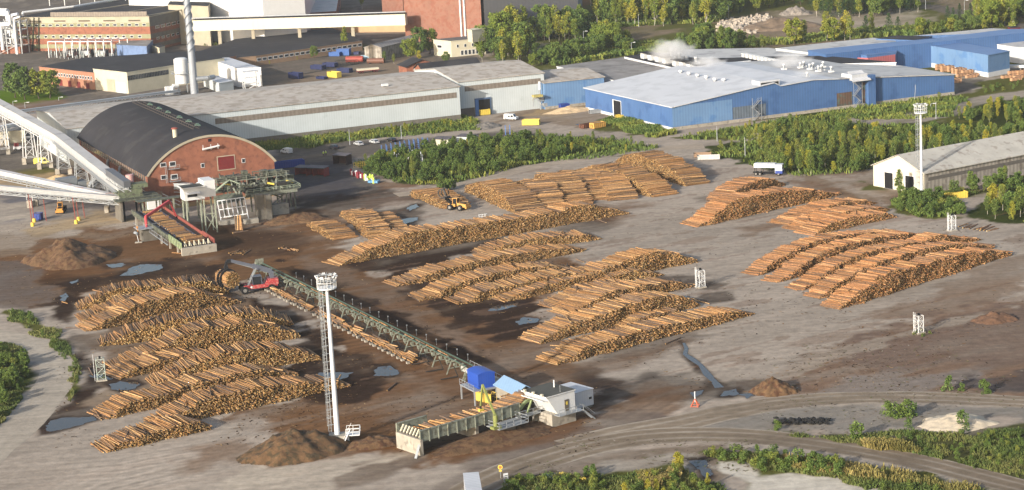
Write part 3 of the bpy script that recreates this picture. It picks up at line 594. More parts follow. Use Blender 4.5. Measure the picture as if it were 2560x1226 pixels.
# right block
pile('small log pile at the back of the right block near the white trailer cab',1818,508,1966,463,[.6,2.6,3.4,3.6,2.4,.5],red=1)
pile('big log pile at the back of the right block below the white trailer cab',1748,569,2104,488,[.3,2.4,4.4,5,4.6,4.4,4.2,3,1.8,.3],7.2,red=1)
pile('low reddish log pile behind the small cluster of the right block',1975,565,2195,508,[.4,1.8,2.2,2.4,2.2,1.6,.4],red=1)
pile('middle log pile of the small cluster in the right block',2010,580,2230,527,[.4,1.8,2.4,2.6,2.2,1.6,.4],red=1)
pile('front log pile of the small cluster in the right block',2031,590,2244,543,[.4,2,2.2,2.4,2.2,1.8,.4],red=1)
pile('rearmost of the five long log piles in the right block',1895,690,2255,583,[.3,2.4,3.6,3.8,3.4,2.8,1.8,.4],5.0,red=1)
pile('second from the back of the five long log piles in the right block',1946,708,2325,590,[.3,2.4,3.4,3.8,3.6,3.2,2,.4],5.0,red=1)
pile('third of the five long log piles in the right block',2004,728,2455,600,[.3,2.6,3.8,4.2,4.2,3.8,3.6,2.2,.4],5.0,red=1)
pile('fourth of the five long log piles in the right block, behind the front one',2052,748,2490,620,[.4,2.6,3.8,4.2,4.2,4.2,3.8,2.2,.4],5.0,red=1)
pile('front of the five long log piles in the right block',2100,775,2532,638,[.5,2.8,4,4.4,4.2,4,3.8,3.4,2.4,.4],5.6,.29,red=1)
# loose logs on the ground
def stray(u,v,du,dv,label,group=None,r=.14,z=.16,tone=None):
    a=P(u,v,z);b=P(u+du,v+dv,z); return one_log(a,b,r,label,group,tone)
stray(968,977,24,-20,'single pale log lying in the dark mud right of the light mast',r=.16)
stray(1664,860,38,-16,'single log lying in front of the frontmost middle pile')
stray(1307,845,30,11,'log poking out left of the pile by the oval puddle')
stray(1730,748,44,12,'log poking out right above the tiny puddle')
stray(1493,549,22,8,'log lying in front of the right end of the longest pile')
stray(1440,648,20,8,'log lying behind the tip of the narrow middle pile')
stray(155,755,14,4,'log lying left of the left block tip')
stray(222,920,10,18,'log standing out of the puddle by the left pylon')
stray(1040,492,30,-3,'log on the far edge of the low stack by the loader')
stray(430,632,36,3,'log lying against the concrete end of the infeed deck')
for k in range(9): stray(2397+k*9+R.uniform(-2,2),568+k*1.2+R.uniform(-2,2),22+R.uniform(-3,3),-9+R.uniform(-3,3),'dark loose log in the small fan beside the right pylon','loose logs beside the far right pylon',tone=BARKR)
for k in range(3): stray(2452+k*10,573+k*2,25,-12+3*k,'dark loose log in the small fan beside the right pylon','loose logs beside the far right pylon',tone=BARKR)
for k in range(8): stray(697+k*6,622+R.uniform(-3,3),R.uniform(4,14),R.uniform(-6,7),'short pale log in the small scatter above the sorting line','pale logs scattered above the sorting line')
for k in range(9): stray(572+k*5,634+R.uniform(-3,4),R.uniform(8,18),R.uniform(-10,-3),'pale log in the little heap behind the raised grapple','pale logs heaped behind the grapple')
for k in range(4): stray(2318+k*0,438+k*3-240,18,-2,'white beam in the stack behind the right warehouse','beams behind the right warehouse') if 0 else None
# ---------------- buildings ----------------
A0=22.5
W_pale=M('pale_cladding',(206,216,220),.55,0,.08,.15,stripe=.9,sdep=.05,rgb2=(188,200,204),thr=.6)
W_band=M('translucent_band',(140,128,116),.6,0,.25,.8,stripe=1.5,sdep=.12)
R_cem=M('cement_roof',(190,182,172),.9,0,.16,.2,stripe=2.6,sdep=.10,rgb2=(170,158,144),thr=.5)
R_cemd=M('dark_cement_roof',(150,146,144),.9,0,.25,.1,stripe=2.2,sdep=.07,rgb2=(130,126,122),thr=.5)
R_black=M('black_felt_roof',(58,58,64),.95,0,.22,.08,gloss=.1,rgb2=(68,68,72),thr=.56)
R_white=M('white_metal_roof',(214,218,226),.6,0,.07,.1,stripe=1.4,sdep=.04,rgb2=(202,206,214),thr=.5,fac=.6)
R_wgrey=M('grey_metal_roof',(200,198,196),.6,0,.12,.12,stripe=1.8,sdep=.05,rgb2=(165,163,163),thr=.55)
W_blue=M('blue_cladding',(72,116,176),.5,0,.1,.12,stripe=1.1,sdep=.07,rgb2=(62,104,164),thr=.55)
W_blue2=M('faded_blue_cladding',(106,150,200),.5,0,.1,.12,stripe=1.1,sdep=.06,rgb2=(84,136,196),thr=.55)
R_blue=M('blue_metal_roof',(92,132,190),.55,0,.07,.1,stripe=1.2,sdep=.04)
BRK=M('red_brick',(160,97,70),.85,0,.22,.35,bump=.2,rgb2=(138,84,64),thr=.52)
BRKb=M('brown_brick',(154,104,84),.85,0,.14,.3,rgb2=(150,90,68),thr=.5)
BEIG=M('beige_concrete',(184,174,150),.8,0,.14,.25)
GRNP=M('green_panel',(150,150,112),.8,0,.2,.4)
CREAM=M('cream_render',(226,218,190),.8,0,.1,.3,fac=.56)
CONC=M('concrete',(178,170,156),.9,0,.22,.5,bump=.3,rgb2=(150,142,130),thr=.55)
CONCD=M('stained_concrete',(120,114,104),.9,0,.3,.5,bump=.3)
GALV=M('galvanised_steel',(176,182,188),.5,.3,.15,.8)
WHT_=M('white_paint',(232,234,236),.5,0,.06,.5)
YEL=M('yellow_paint',(240,208,20),.5,0,.1,1)
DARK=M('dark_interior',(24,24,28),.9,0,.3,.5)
RUSTM=M('rusty_red_paint',(150,72,60),.8,0,.3,1)
GRN=M('weathered_green_steel',(104,110,96),.7,.1,.3,.7,rgb2=(78,82,70),thr=.48)
GRNL=M('light_green_steel',(146,152,136),.7,.1,.25,.9,rgb2=(116,116,98),thr=.52)
BLUP=M('blue_container_paint',(26,66,160),.5,0,.15,.6)
NAVY=M('navy_container_paint',(36,48,98),.6,0,.25,.6)
PEACH=M('peach_render',(214,168,120),.85,0,.14,.25)
TAN=M('tan_brick',(170,136,104),.85,0,.15,.3)
REDD=M('red_door',(128,34,36),.6,0,.15,1)
GL=glassm()
def pt(t,name,plane,at,a0,a1,z0,z1,mat,d=.08,side=-1,label=None,parent=None,pane=None):
    """flat fitting on a wall of thing t. plane 'y': wall y=at spanning x; 'x': wall x=at spanning y"""
    mb=MB(); lo,hi=(at-d,at-.0) if side<0 else (at+.0,at+d); lo-=.003; hi+=.003
    if plane=='y': mb.box(a0,a1,lo,hi,z0,z1)
    else: mb.box(lo,hi,a0,a1,z0,z1)
    o=mb.build(name,mat,parent or t,label=label)
    if pane is not None:
        m2=MB(); e=min(.12*(a1-a0),.12*(z1-z0),.25); l2,h2=(at-d-.03,at-d+.01) if side<0 else (at+d-.01,at+d+.03)
        if plane=='y': m2.box(a0+e,a1-e,l2,h2,z0+e,z1-e)
        else: m2.box(l2,h2,a0+e,a1-e,z0+e,z1-e)
        m2.build('pane',pane,o)
    return o
def winrow(t,plane,at,a0,a1,n,z0,z1,fill=.6,side=-1,frame=None,d=.08):
    s=(a1-a0)/n
    for k in range(n):
        c=a0+s*(k+.5); pt(t,'window',plane,at,c-s*fill/2,c+s*fill/2,z0,z1,frame or WHT_,d,side,pane=GL)
def block(name,label,cat,px,z,wall,roof,group=None,par=0,over=.0,z0=0,cap=None):
    w3=[P(u,v,z) for u,v in px]; t=thing(name,label,cat,(w3[0].x,w3[0].y,0),A0,group)
    lp=[loc_of(t,p) for p in w3]; MB().prism([(p.x,p.y) for p in lp],z0,z-.3).build('wall',wall,t)
    cx=sum(p.x for p in lp)/len(lp); cy=sum(p.y for p in lp)/len(lp)
    def ex(p,e): 
        d=math.hypot(p.x-cx,p.y-cy)+1e-6; return (p.x+(p.x-cx)/d*e,p.y+(p.y-cy)/d*e)
    MB().prism([ex(p,.25+over) for p in lp],z-.297,z,0,1).build('roof',[cap or wall,roof],t)
    t['_'] =0; del t['_']; return t,lp
def gable(name,label,cat,org,rz,L,W,eave,rise,wall,roof,along='x',over=.4,group=None,th=.25,z0=0,ry=.5):
    t=thing(name,label,cat,(org[0],org[1],z0),rz,group)
    mb=MB()
    if along=='x':
        mb.add([(0,0,0),(L,0,0),(L,W,0),(0,W,0),(0,0,eave),(L,0,eave),(L,W,eave),(0,W,eave),(0,W*ry,eave+rise),(L,W*ry,eave+rise)],
           [(0,1,5,4),(2,3,7,6),(3,0,4,8,7),(1,2,6,9,5),(3,2,1,0)])
        e=over; s1=rise/(W*ry); s2=rise/(W*(1-ry)); rb=MB()
        for (ya,yb,za,zb) in ((-e,W*ry,eave-e*s1,eave+rise),(W*ry,W+e,eave+rise,eave-e*s2)):
            rb.add([(-e,ya,za+.02),(L+e,ya,za+.02),(L+e,yb,zb+.02),(-e,yb,zb+.02),(-e,ya,za+th),(L+e,ya,za+th),(L+e,yb,zb+th),(-e,yb,zb+th)],[(3,2,1,0),(4,5,6,7),(0,1,5,4),(2,3,7,6),(1,2,6,5),(3,0,4,7)])
    else:
        mb.add([(0,0,0),(L,0,0),(L,W,0),(0,W,0),(0,0,eave),(L,0,eave),(L,W,eave),(0,W,eave),(L*ry,0,eave+rise),(L*ry,W,eave+rise)],
           [(0,1,5,8,4),(2,3,7,9,6),(3,0,4,7),(1,2,6,5),(3,2,1,0)])
        e=over; s1=rise/(L*ry); s2=rise/(L*(1-ry)); rb=MB()
        for (ya,yb,za,zb) in ((-e,L*ry,eave-e*s1,eave+rise),(L*ry,L+e,eave+rise,eave-e*s2)):
            rb.add([(ya,-e,za+.02),(yb,-e,zb+.02),(yb,W+e,zb+.02),(ya,W+e,za+.02),(ya,-e,za+th),(yb,-e,zb+th),(yb,W+e,zb+th),(ya,W+e,za+th)],[(3,2,1,0),(4,5,6,7),(0,1,5,4),(2,3,7,6),(1,2,6,5),(3,0,4,7)])
    mb.build('wall',wall,t); rb.build('roof',roof,t); return t
# --- long pale warehouse
ze=12.6; pa=P(166,322,ze); pb=P(1148,216,ze); L=(pb-pa).length; Wd=54
ang=math.degrees(math.atan2(pb.y-pa.y,pb.x-pa.x))
t=gable('warehouse','very long pale grey warehouse with a worn cement roof behind the brick arch hall','warehouse',pa,ang,L,Wd,ze-.2,2.4,W_pale,R_cem)
pt(t,'window_band','y',0,L*.36,L-1.2,ze-4.1,ze-2.1,W_band,.06)
pt(t,'plinth','y',0,0,L,0,2.2,CONCD,.05)
# skylight-like patches and small hatches on the roof
for (x,y) in ((L*.26,10),(L*.83,12)): MB().box(-1.2,1.2,-.6,.6,0,.8).build('roof_hatch',WHT_,t,loc=(x,y,ze+.25+2.4*y/27))
# east section
za=hg(1360,270,182); pe=P(1359,182,za); ra=math.radians(ang); dx,dy=math.cos(ra),math.sin(ra); Lb=34.5
t=gable('warehouse','taller end section of the pale warehouse with the open truck door','warehouse',(pe.x-dx*Lb,pe.y-dy*Lb),ang,Lb,46,za-.2,2.6,W_pale,R_cem)
WB=t
pt(t,'window_band','y',0,2.5,Lb-1.4,za-3.9,za-1.9,W_band,.06)
q=loc_of(t,P(1197,292)); q2=loc_of(t,P(1236,288))
fr_=M('dull_blue_frame',(84,112,150),.6,0,.15,1)
d0,d1=q.x-.2,q2.x
dr=pt(t,'door','y',0,d0,d1,0,6.4,fr_,.5); 
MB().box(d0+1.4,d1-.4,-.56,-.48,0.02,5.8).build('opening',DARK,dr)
pt(t,'door_leaf','y',0,d0,d0+1.3,0,6,M('blue_door_leaf',(70,120,190),.6,0,.1,1),.62)
pt(t,'plinth','y',0,.5,d0-.1,0,3.2,M('brown_plinth',(108,98,92),.9,0,.2,.5),.05)
# blower pipework at the corner of the warehouse
t=thing('dust_pipework','tangled grey dust-extraction pipework on the warehouse corner','pipework',tuple(P(1352,274)),ang)
mb=MB(); mb.tube((0,0,0),(0,0,7.5),.35).tube((0,-.4,5),(-3,-.8,4.2),.2).tube((-3,-.8,4.2),(-3.4,-.8,1.5),.2).tube((0,-.4,3.6),(2.6,-.7,3),.2).tube((.2,-.4,2),(2,-1,.5),.25).box(-1,1,-1.2,.2,3.2,4.4).box(.6,2.2,-1.4,-.2,1.2,2.4); mb.build('pipes',GALV,t)
MB().tube((0,0,7.5),(0,0,10.5),.5).build('filter',WHT_,t)
# chute on blue link wall
# --- blue link wing
zl=hg(1510,258,192); pn=P(1510,192,zl); pw=P(1360,207.5,zl); Ll=(pn-pw).length
t=gable('warehouse','blue wing joining the pale warehouse to the blue sawmill','warehouse',pw,math.degrees(math.atan2(pn.y-pw.y,pn.x-pw.x)),Ll,34,zl-.2,1.6,W_blue2,R_cem)
LK=t
pt(t,'plinth','y',0,0,Ll,0,1.0,CONC,.05); 
q=loc_of(t,P(1480,262)); pt(t,'door','y',0,q.x-.8,q.x+.8,0,3,DARK,.06)
mb=MB(); mb.box(-1.8,1.8,-2.4,-.02,0,.8); mb.bar((-1.6,-2,0),(-1.6,-.1,-1.2),.15).bar((1.6,-2,0),(1.6,-.1,-1.2),.15)
q=loc_of(t,P(1395,258,6)); mb.build('wall_chute',M('dirty_yellow',(190,176,90),.7,0,.3,1),t,loc=(q.x+2,0,5.2))
# --- blue sawmill: one long wall with two shallow gables
c0=P(1682,327); c1=P(2386,237); Lr=(c1-c0).length; an=math.degrees(math.atan2(c1.y-c0.y,c1.x-c0.x))
t=thing('sawmill_building','large bright blue sawmill hall with white roofs and steaming vents','sawmill',(c0.x,c0.y,0),an); SM=t
def sx(u,v): return loc_of(t,P(u,v)).x
prof=[(0,7.9),(sx(1938,294.5),hg(1938,294.5,208.5)),(sx(1953,292.5),hg(1953,292.5,216)),(sx(2034,282),hg(2034,282,201)),(sx(2100,274),hg(2100,274,199)),(sx(2180,263.5),hg(2180,263.5,195)),(Lr,hg(2386,237,188))]
DS=66.0
v=[(x,0,0) for x,_ in (prof[0],prof[-1])]; mb=MB(); n=len(prof)
fr=[(0,0,0),(Lr,0,0)]+[(x,0,z) for x,z in reversed(prof)]; bk=[(x,DS,z) for x,_,z in fr]
mb.add(fr,[tuple(range(len(fr)))]); mb.add(bk,[tuple(reversed(range(len(bk))))]); mb.quad((0,DS,0),(0,0,0),(0,0,prof[0][1]),(0,DS,prof[0][1])); mb.quad((Lr,0,0),(Lr,DS,0),(Lr,DS,prof[-1][1]),(Lr,0,prof[-1][1]))
mb.build('wall',W_blue,t)
mb=MB()
for k in range(n-1):
    (xa,z_a),(xb,z_b)=prof[k],prof[k+1]; xa-= .5 if k==0 else 0; xb+=.5 if k==n-2 else 0
    mb.add([(xa,-.5,z_a+.02),(xb,-.5,z_b+.02),(xb,DS+.5,z_b+.02),(xa,DS+.5,z_a+.02),(xa,-.5,z_a+.3),(xb,-.5,z_b+.3),(xb,DS+.5,z_b+.3),(xa,DS+.5,z_a+.3)],[(3,2,1,0),(4,5,6,7),(0,1,5,4),(2,3,7,6),(1,2,6,5),(3,0,4,7)],0 if k<4 else 1)
mb.build('roof',[R_white,R_wgrey],t)
pt(t,'faded_wall_panel','y',0,.1,sx(1832,308),1.2,8.3,W_blue2,.05)
pt(t,'plinth','y',0,0,Lr,0,1.1,CONC,.07); pt(t,'plinth','x',0,0,DS,0,1.0,WHT_,.07)
gp=M('bare_metal_panel',(104,118,134),.6,0,.25,.4,stripe=1.1,sdep=.25)
pt(t,'bare_wall_panel','y',0,sx(1832,308)+.2,sx(1915,297),1.3,5.4,gp,.06)
rs_=M('rust_stained_panel',(108,82,66),.8,0,.35,.3,stripe=1.1,sdep=.2,rgb2=(86,104,96),thr=.5)
pt(t,'stained_wall_panel','y',0,sx(2095,275),sx(2133,270),.9,5.8,rs_,.06,label='rust-streaked panel low on the blue wall')
pt(t,'stained_wall_panel','y',0,sx(2157,267),sx(2188,263),.9,8.6,rs_,.06,label='tall rust-streaked strip beside the stair')
# door in the left wall
q=loc_of(t,P(1544,291)); q2=loc_of(t,P(1557,295)); y1,y0=q.y,q2.y
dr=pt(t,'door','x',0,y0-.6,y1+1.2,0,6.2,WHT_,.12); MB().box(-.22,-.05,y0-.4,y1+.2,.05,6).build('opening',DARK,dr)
# roof monitors
for (u,v,lx,ly,hh,lb) in ((1908,214,8,5,2.2,'low white roof monitor'),):
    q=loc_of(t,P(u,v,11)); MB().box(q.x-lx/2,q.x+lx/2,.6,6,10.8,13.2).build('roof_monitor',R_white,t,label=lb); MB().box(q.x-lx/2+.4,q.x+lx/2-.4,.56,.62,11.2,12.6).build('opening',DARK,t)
q=loc_of(t,P(2160,264)); mb=MB(); mb.box(q.x-7,q.x-.5,-1.6,5,9.9,12.0); mb.add([(q.x-7.6,-3.0,9.6),(q.x+.2,-3.0,9.6),(q.x-.8,1.5,12.6),(q.x-6.6,1.5,12.6),(q.x-7.6,-3.0,9.9),(q.x+.2,-3.0,9.9),(q.x-.8,1.5,12.9),(q.x-6.6,1.5,12.9)],[(3,2,1,0),(4,5,6,7),(0,1,5,4),(1,2,6,5),(2,3,7,6),(3,0,4,7)])
mb.build('stair_canopy',R_white,t)
MB().box(q.x-.4,q.x+2.6,-2.2,.0,0,11.2).build('wall_tower',W_blue,t)
# zigzag outside stairs
def zig(t,x0,zt,name='outside_stair'):
    mb=MB(); k=0; z=0
    while z<zt-1:
        a,b=(x0,x0+2.6) if k%2==0 else (x0+2.6,x0); z2=min(z+2.3,zt)
        for y in (-1.6,-.7): mb.bar((a,y,z),(b,y,z2),.12); mb.bar((a,y,z+1),(b,y,z2+1),.06)
        mb.box(min(b-.5,b+.5),max(b-.5,b+.5),-1.7,-.5,z2-.06,z2)
        for j in range(6): f=j/6; mb.bar((a+(b-a)*f,-1.6,z+(z2-z)*f),(a+(b-a)*f,-.7,z+(z2-z)*f),.2,.04)
        z=z2;k+=1
    for xx in (x0-.5,x0+3.1): mb.bar((xx,-1.65,0),(xx,-1.65,zt+1.1),.12)
    mb.build(name,GALV,t)
zig(t,sx(2134,270),9.5); zig(t,sx(1880,302),7.0)
# extraction vents on the white roof (each its own thing)
def vent(u,v,z,h,r,label,group,mat=None,name='roof_vent'):
    p=P(u,v,z); o=thing(name,label,'roof vent',(p.x,p.y,z-.1),A0,group); MB().box(-r*1.9,r*1.9,-r*1.9,r*1.9,0,h*.25).build('base',mat or WHT_,o)
    MB().tube((0,0,h*.25),(0,0,h*.8),r,n=10).build('pipe',GALV,o); mb=MB().tube((0,0,h*.78),(0,0,h),r*1.35,r*1.1,n=10); mb.build('cowl',mat or WHT_,o); return o
VG='round vents in a row on the white sawmill roof'
for i,(u,v) in enumerate(((1702,196),(1723,201),(1744,206),(1766,210),(1788,216),(1810,217))): vent(u,v,9.6,3.2,.6,['first','second','third','fourth','fifth','sixth'][i]+' vent from the left in the slanting row on the white roof',VG)
for i,(u,v) in enumerate(((1960,174),(2001,170),(2010,167),(2024,174),(2033,171),(2046,179),(2055,176),(2058,168),(2078,180),(2018,195))):
    vent(u,v,11.2,2.2,.42,'slim white vent pipe in the loose cluster on the right part of the white roof','slim vent pipes on the right roof')
# --- grey cement roofed hall behind, with black felt strip and white kiln vents
t,_=block('kiln_hall','broad low hall with a weathered dark cement roof left of the white sawmill roof','mill hall',[(1575,213),(1510,194),(1392,166),(1561,143),(1872,184),(1745,183)],8.4,WHT_,R_cemd)
t,_=block('kiln_hall','black felt roofed strip carrying the steaming kiln vents','mill hall',[(1747,183),(1561,142),(1630,130),(1885,166),(1854,167)],9.2,WHT_,R_black,cap=R_white)
t,_=block('kiln_hall','flat hall with a pale grey cement roof behind the steam plumes','mill hall',[(1720,156),(1650,134),(1712,124),(1920,120),(2040,136),(1960,150),(1800,150)],7.6,W_pale,R_wgrey)
t,_=block('kiln_hall','black felt roofed hall in the middle of the sawmill complex','mill hall',[(1855,164),(1745,148),(1900,142),(2060,140),(2240,156),(2122,159)],8.8,WHT_,R_black)
for i,(u,v) in enumerate(((1614,146),(1632,150),(1650,154),(1668,158),(1693,164),(1711,168),(1730,173),(1748,178))):
    p=P(u,v,9.2); o=thing('kiln_vent',['first','second','third','fourth','fifth','sixth','seventh','eighth'][i]+' boxy kiln vent from the far end of the row on the black strip','roof vent',(p.x,p.y,9.2),A0,'boxy kiln vents on the black strip')
    MB().box(-1.5,1.5,-1.5,1.5,0,2.2).build('housing',WHT_,o); MB().box(-2,2,-2,2,2.2,2.5).build('cover',R_black,o)
for u,v,h in ((1679,148,4.5),(1699,152,3.5),(1718,158,3),(1740,160,3)): vent(u,v,9.2,h,.6,'tall steel steam pipe rising among the kiln vents','steam pipes among the kiln vents')
for i in range(9):
    p=P(1862+i*9.6,143+i*2.0,8.8); o=thing('kiln_vent','small white box vent in the row along the black hall roof','roof vent',(p.x,p.y,8.8),A0,'small white vents on the black hall roof')
    MB().box(-.9,.9,-.9,.9,0,1.3).build('housing',WHT_,o); MB().box(-1.1,1.1,-1.1,1.1,1.3,1.5).build('cover',WHT_,o)
MB().box(-9,9,-.4,.4,0,1).build('roof_upstand',WHT_,None,label='white upstand strip on the grey roof behind the vents',cat='roof kerb',loc=tuple(P(1822,163,9.0)),rz=15)
# --- far blue hall group
t,_=block('sorting_hall','pale roofed hall beyond the long blue roof','mill hall',[(2060,136),(1940,121),(2180,95),(2250,100)],8.5,W_pale,R_wgrey)
t,_=block('sorting_hall','small black roofed hall beyond the long blue roof','mill hall',[(2290,101),(2190,97),(2240,89),(2330,91)],9,W_blue,R_black)
t,_=block('sorting_hall','hall with a whitish roof strip farthest back of the blue complex','mill hall',[(2470,84),(2280,90),(2480,71),(2530,74)],9,W_blue,R_wgrey)
t,_=block('sorting_hall','very long hall with a bright blue metal roof','mill hall',[(2065,136),(2020,126),(2180,110),(2330,97),(2520,73),(2700,72),(2700,82),(2570,81),(2487,90),(2245,115)],10,W_blue,R_blue)
SH_=t
t,_=block('sorting_hall','low blue canopy wing with faded red doors','mill hall',[(2167,138),(2100,134),(2244,116),(2240,130)],8.2,W_blue,R_blue)
pr=M('faded_red_curtain',(192,98,104),.8,0,.12,.5,stripe=1.6,sdep=.12)
mb=MB(); a=P(2142,139,8); b=P(2168,140,8); c=P(2237,131,8)
for p_,q_ in ((a,b),(b,c)): mb.add([(p_.x,p_.y-1.2,0),(q_.x,q_.y-1.2,0),(q_.x,q_.y-1.2,7.3),(p_.x,p_.y-1.2,7.3)],[(0,1,2,3)])
mb.build('curtain_door',pr,None,label='faded red curtain doors under the blue canopy',cat='door')
bz=hg(2470,194,138); b0=P(2470,194); 
t=gable('storage_annex','blue box-shaped annex on a white plinth at the far right','mill hall',P(2314,158),-66.5,(P(2314,158)-b0).length,13,bz-.1,.5,W_blue2,R_blue) if False else None
t,_=block('storage_annex','blue box-shaped annex on a white plinth at the far right','mill hall',[(2470,138),(2315,113),(2372,102.5),(2524,127.5)],bz,W_blue2,R_blue,z0=1.8)
lp=[loc_of(t,P(u,v,bz)) for u,v in [(2470,138),(2315,113),(2372,102.5),(2524,127.5)]]
MB().prism([(p.x*1.002+.06,p.y*1.002-.06) for p in lp],0,1.82).build('plinth',WHT_,t)
t,_=block('storage_annex','white store with a grey roof behind the blue annex','mill hall',[(2548,119),(2487,110),(2560,98),(2700,92),(2700,112)],6.5,WHT_,R_wgrey)
t,_=block('gable_hut','small red hut at the far right edge','hut',[(2528,71),(2520,68),(2540,65),(2550,69)],3,REDD,R_black)
# --- right warehouse
w0=P(2311,487); wz=hg(2311,487,433); w1=P(2184,465); Wl=(w1-w0).length
aw=math.degrees(math.atan2(w1.y-w0.y,w1.x-w0.x))-90
W_ware=M('ribbed_weathered_wall',(168,160,148),.8,0,.2,.25,stripe=1.5,sdep=.2,rgb2=(140,130,118),thr=.5)
R_ware=M('mottled_cement_roof',(196,192,182),.9,0,.16,.25,stripe=1.2,sdep=.03,rgb2=(168,158,148),thr=.56)
t=gable('warehouse','weathered gabled warehouse with two open doors behind the tall white mast','warehouse',w0,aw,75,Wl,wz-.1,4.0,W_ware,R_ware,over=.5)
pt(t,'gable_face','x',0,.02,Wl-.02,0,wz-.2,M('sunlit_cream_gable',(226,218,194),.8,0,.08,.3,stripe=1.2,sdep=.03),.05)  # sunlit gable: its extra brightness over the long side is put into this cream
mb=MB(); mb.add([(-.055,0,wz-.2),(-.055,Wl,wz-.2),(-.055,Wl/2,wz+3.85)],[(0,2,1)]); mb.build('gable_top',MC['sunlit_cream_gable'],t)
for (ua,va,ub,vb,hh) in ((2230,474,2214,470,4.6),(2283,483,2266,479,4.6)):
    a=loc_of(t,P(ua,va)); b=loc_of(t,P(ub,vb)); y0_,y1_=min(a.y,b.y),max(a.y,b.y)
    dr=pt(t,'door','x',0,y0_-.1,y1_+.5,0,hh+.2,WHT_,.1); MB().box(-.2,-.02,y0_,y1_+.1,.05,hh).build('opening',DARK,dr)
pt(t,'window_band','y',0,1.5,73,wz-2.5,wz-1.5,M('dark_window_band',(112,106,100),.6,0,.2,.5),.05)
# --- brick arch hall
zs=11.0; pl=P(370,438,zs); pr_=P(685,400,zs); Wh=(pr_-pl).length; ah=math.degrees(math.atan2(pr_.y-pl.y,pr_.x-pl.x)); pk=P(183,342,zs)
t=thing('arch_hall','red brick hall under a big black barrel roof','industrial hall',(pl.x,pl.y,0),ah); AH=t
Lh=92.0; q=P(531,338,zs); za_=None
# apex height from the photo: gable plane, halfway
mid=(pl+pr_)/2; lo,hi=0,40
for _ in range(40):
    mm=(lo+hi)/2
    if Q((mid.x,mid.y,mm))[1]>340: lo=mm
    else: hi=mm
rise=lo-zs; Rr_=(Wh*Wh/4+rise*rise)/(2*rise); cx_,cz_=Wh/2,zs+rise-Rr_; th0=math.asin(min(1,(Wh/2)/Rr_)); 
arc=[(cx_+Rr_*math.sin(-th0+2*th0*k/28),cz_+Rr_*math.cos(-th0+2*th0*k/28)) for k in range(29)]
mb=MB(); fr=[(0,0,0),(Wh,0,0)]+[(x,0,z) for x,z in reversed(arc)]; mb.add(fr,[tuple(range(len(fr)))]); bk=[(x,Lh,z) for x,_,z in fr]; mb.add(bk,[tuple(reversed(range(len(bk))))])
mb.quad((0,Lh,0),(0,0,0),(0,0,zs),(0,Lh,zs)); mb.quad((Wh,0,0),(Wh,Lh,0),(Wh,Lh,zs),(Wh,0,zs)); mb.build('wall',BRK,t)
mb=MB(); ov=[(cx_+(Rr_+.35)*math.sin(-th0*1.03+2.06*th0*k/28),cz_+(Rr_+.35)*math.cos(-th0*1.03+2.06*th0*k/28)) for k in range(29)]
iv=[(cx_+(Rr_+.02)*math.sin(-th0*1.03+2.06*th0*k/28),cz_+(Rr_+.02)*math.cos(-th0*1.03+2.06*th0*k/28)) for k in range(29)]
for k in range(28):
    mb.quad((ov[k][0],-.3,ov[k][1]),(ov[k+1][0],-.3,ov[k+1][1]),(ov[k+1][0],Lh+.3,ov[k+1][1]),(ov[k][0],Lh+.3,ov[k][1]),0)
    mb.quad((iv[k][0],-.3,iv[k][1]),(iv[k+1][0],-.3,iv[k+1][1]),(ov[k+1][0],-.3,ov[k+1][1]),(ov[k][0],-.3,ov[k][1]),1)
mb.build('roof',[R_black,BEIG],t,smooth=False)
eg=[(x,-.34,z) for x,z in ov]+[(cx_+(Rr_-.35)*math.sin(-th0*1.03+2.06*th0*k/28),-.34,cz_+(Rr_-.35)*math.cos(-th0*1.03+2.06*th0*k/28)) for k in range(29)]
MB().add(eg,[(k+29,k+30,k+1,k) for k in range(28)]).build('roof_edge',BEIG,t)
# ridge walkway with copper vents
mb=MB(); zr=zs+rise+.4
for x in (cx_-.9,cx_+.9): mb.bar((x,14,zr+.9),(x,Lh-2,zr+.9),.06); mb.bar((x,14,zr),(x,Lh-2,zr),.1)
for k in range(30): y=14+k*2.6; mb.bar((cx_-.9,y,zr),(cx_-.9,y,zr+.9),.08); mb.bar((cx_+.9,y,zr),(cx_+.9,y,zr+.9),.08)
mb.build('ridge_walkway',M('rusty_steel',(104,94,86),.8,.1,.3,.8),t)
cop=M('copper_green',(120,156,136),.6,.1,.2,1)
for k,y in enumerate((22,32,43,57,68,80)):
    o=MB().box(-.8,.8,-.8,.8,0,.5).build('ridge_vent',cop,t,loc=(cx_+2.6,y,zr-.45)); MB().tube((0,0,.5),(0,0,.9),.35,.6,n=8).build('cowl',cop,o)
o=MB().tube((0,0,-.8),(0,0,3.2),.7,n=12).build('roof_flue',CREAM,t,loc=(cx_-7.5,11,zs+rise-1.6)); MB().tube((0,0,3.2),(0,0,3.6),1.1,.9,n=12).build('cap',RUSTM,o)
# gable openings
def fx(u,v): return loc_of(t,P(u,v,zs))   # rough local x
def gz(x,v):
    lo,hi=-5,40; wx=Matrix.Rotation(math.radians(ah),3,'Z')@Vector((x,0,0))
    for _ in range(30):
        mm=(lo+hi)/2
        if Q((t.location.x+wx.x,t.location.y+wx.y,mm))[1]>v: lo=mm
        else: hi=mm
    return lo
def gw(u0,u1,v0,v1,name='window',frame=WHT_,pane=GL,d=.1):
    # rectangle on the gable between photo columns u0,u1 and rows v0(top),v1
    k=(u0-370)/(685-370)*Wh; 
    for _ in range(8):
        wx=Matrix.Rotation(math.radians(ah),3,'Z')@Vector((k,0,0)); uu=Q((t.location.x+wx.x,t.location.y+wx.y,gz(k,(v0+v1)/2)))[0]; k+=(u0-uu)/ (315/Wh)
    kk=k+(u1-u0)/(315/Wh); return pt(t,name,'y',0,k,kk,gz(k,v1),gz(k,v0),frame,d,pane=pane)
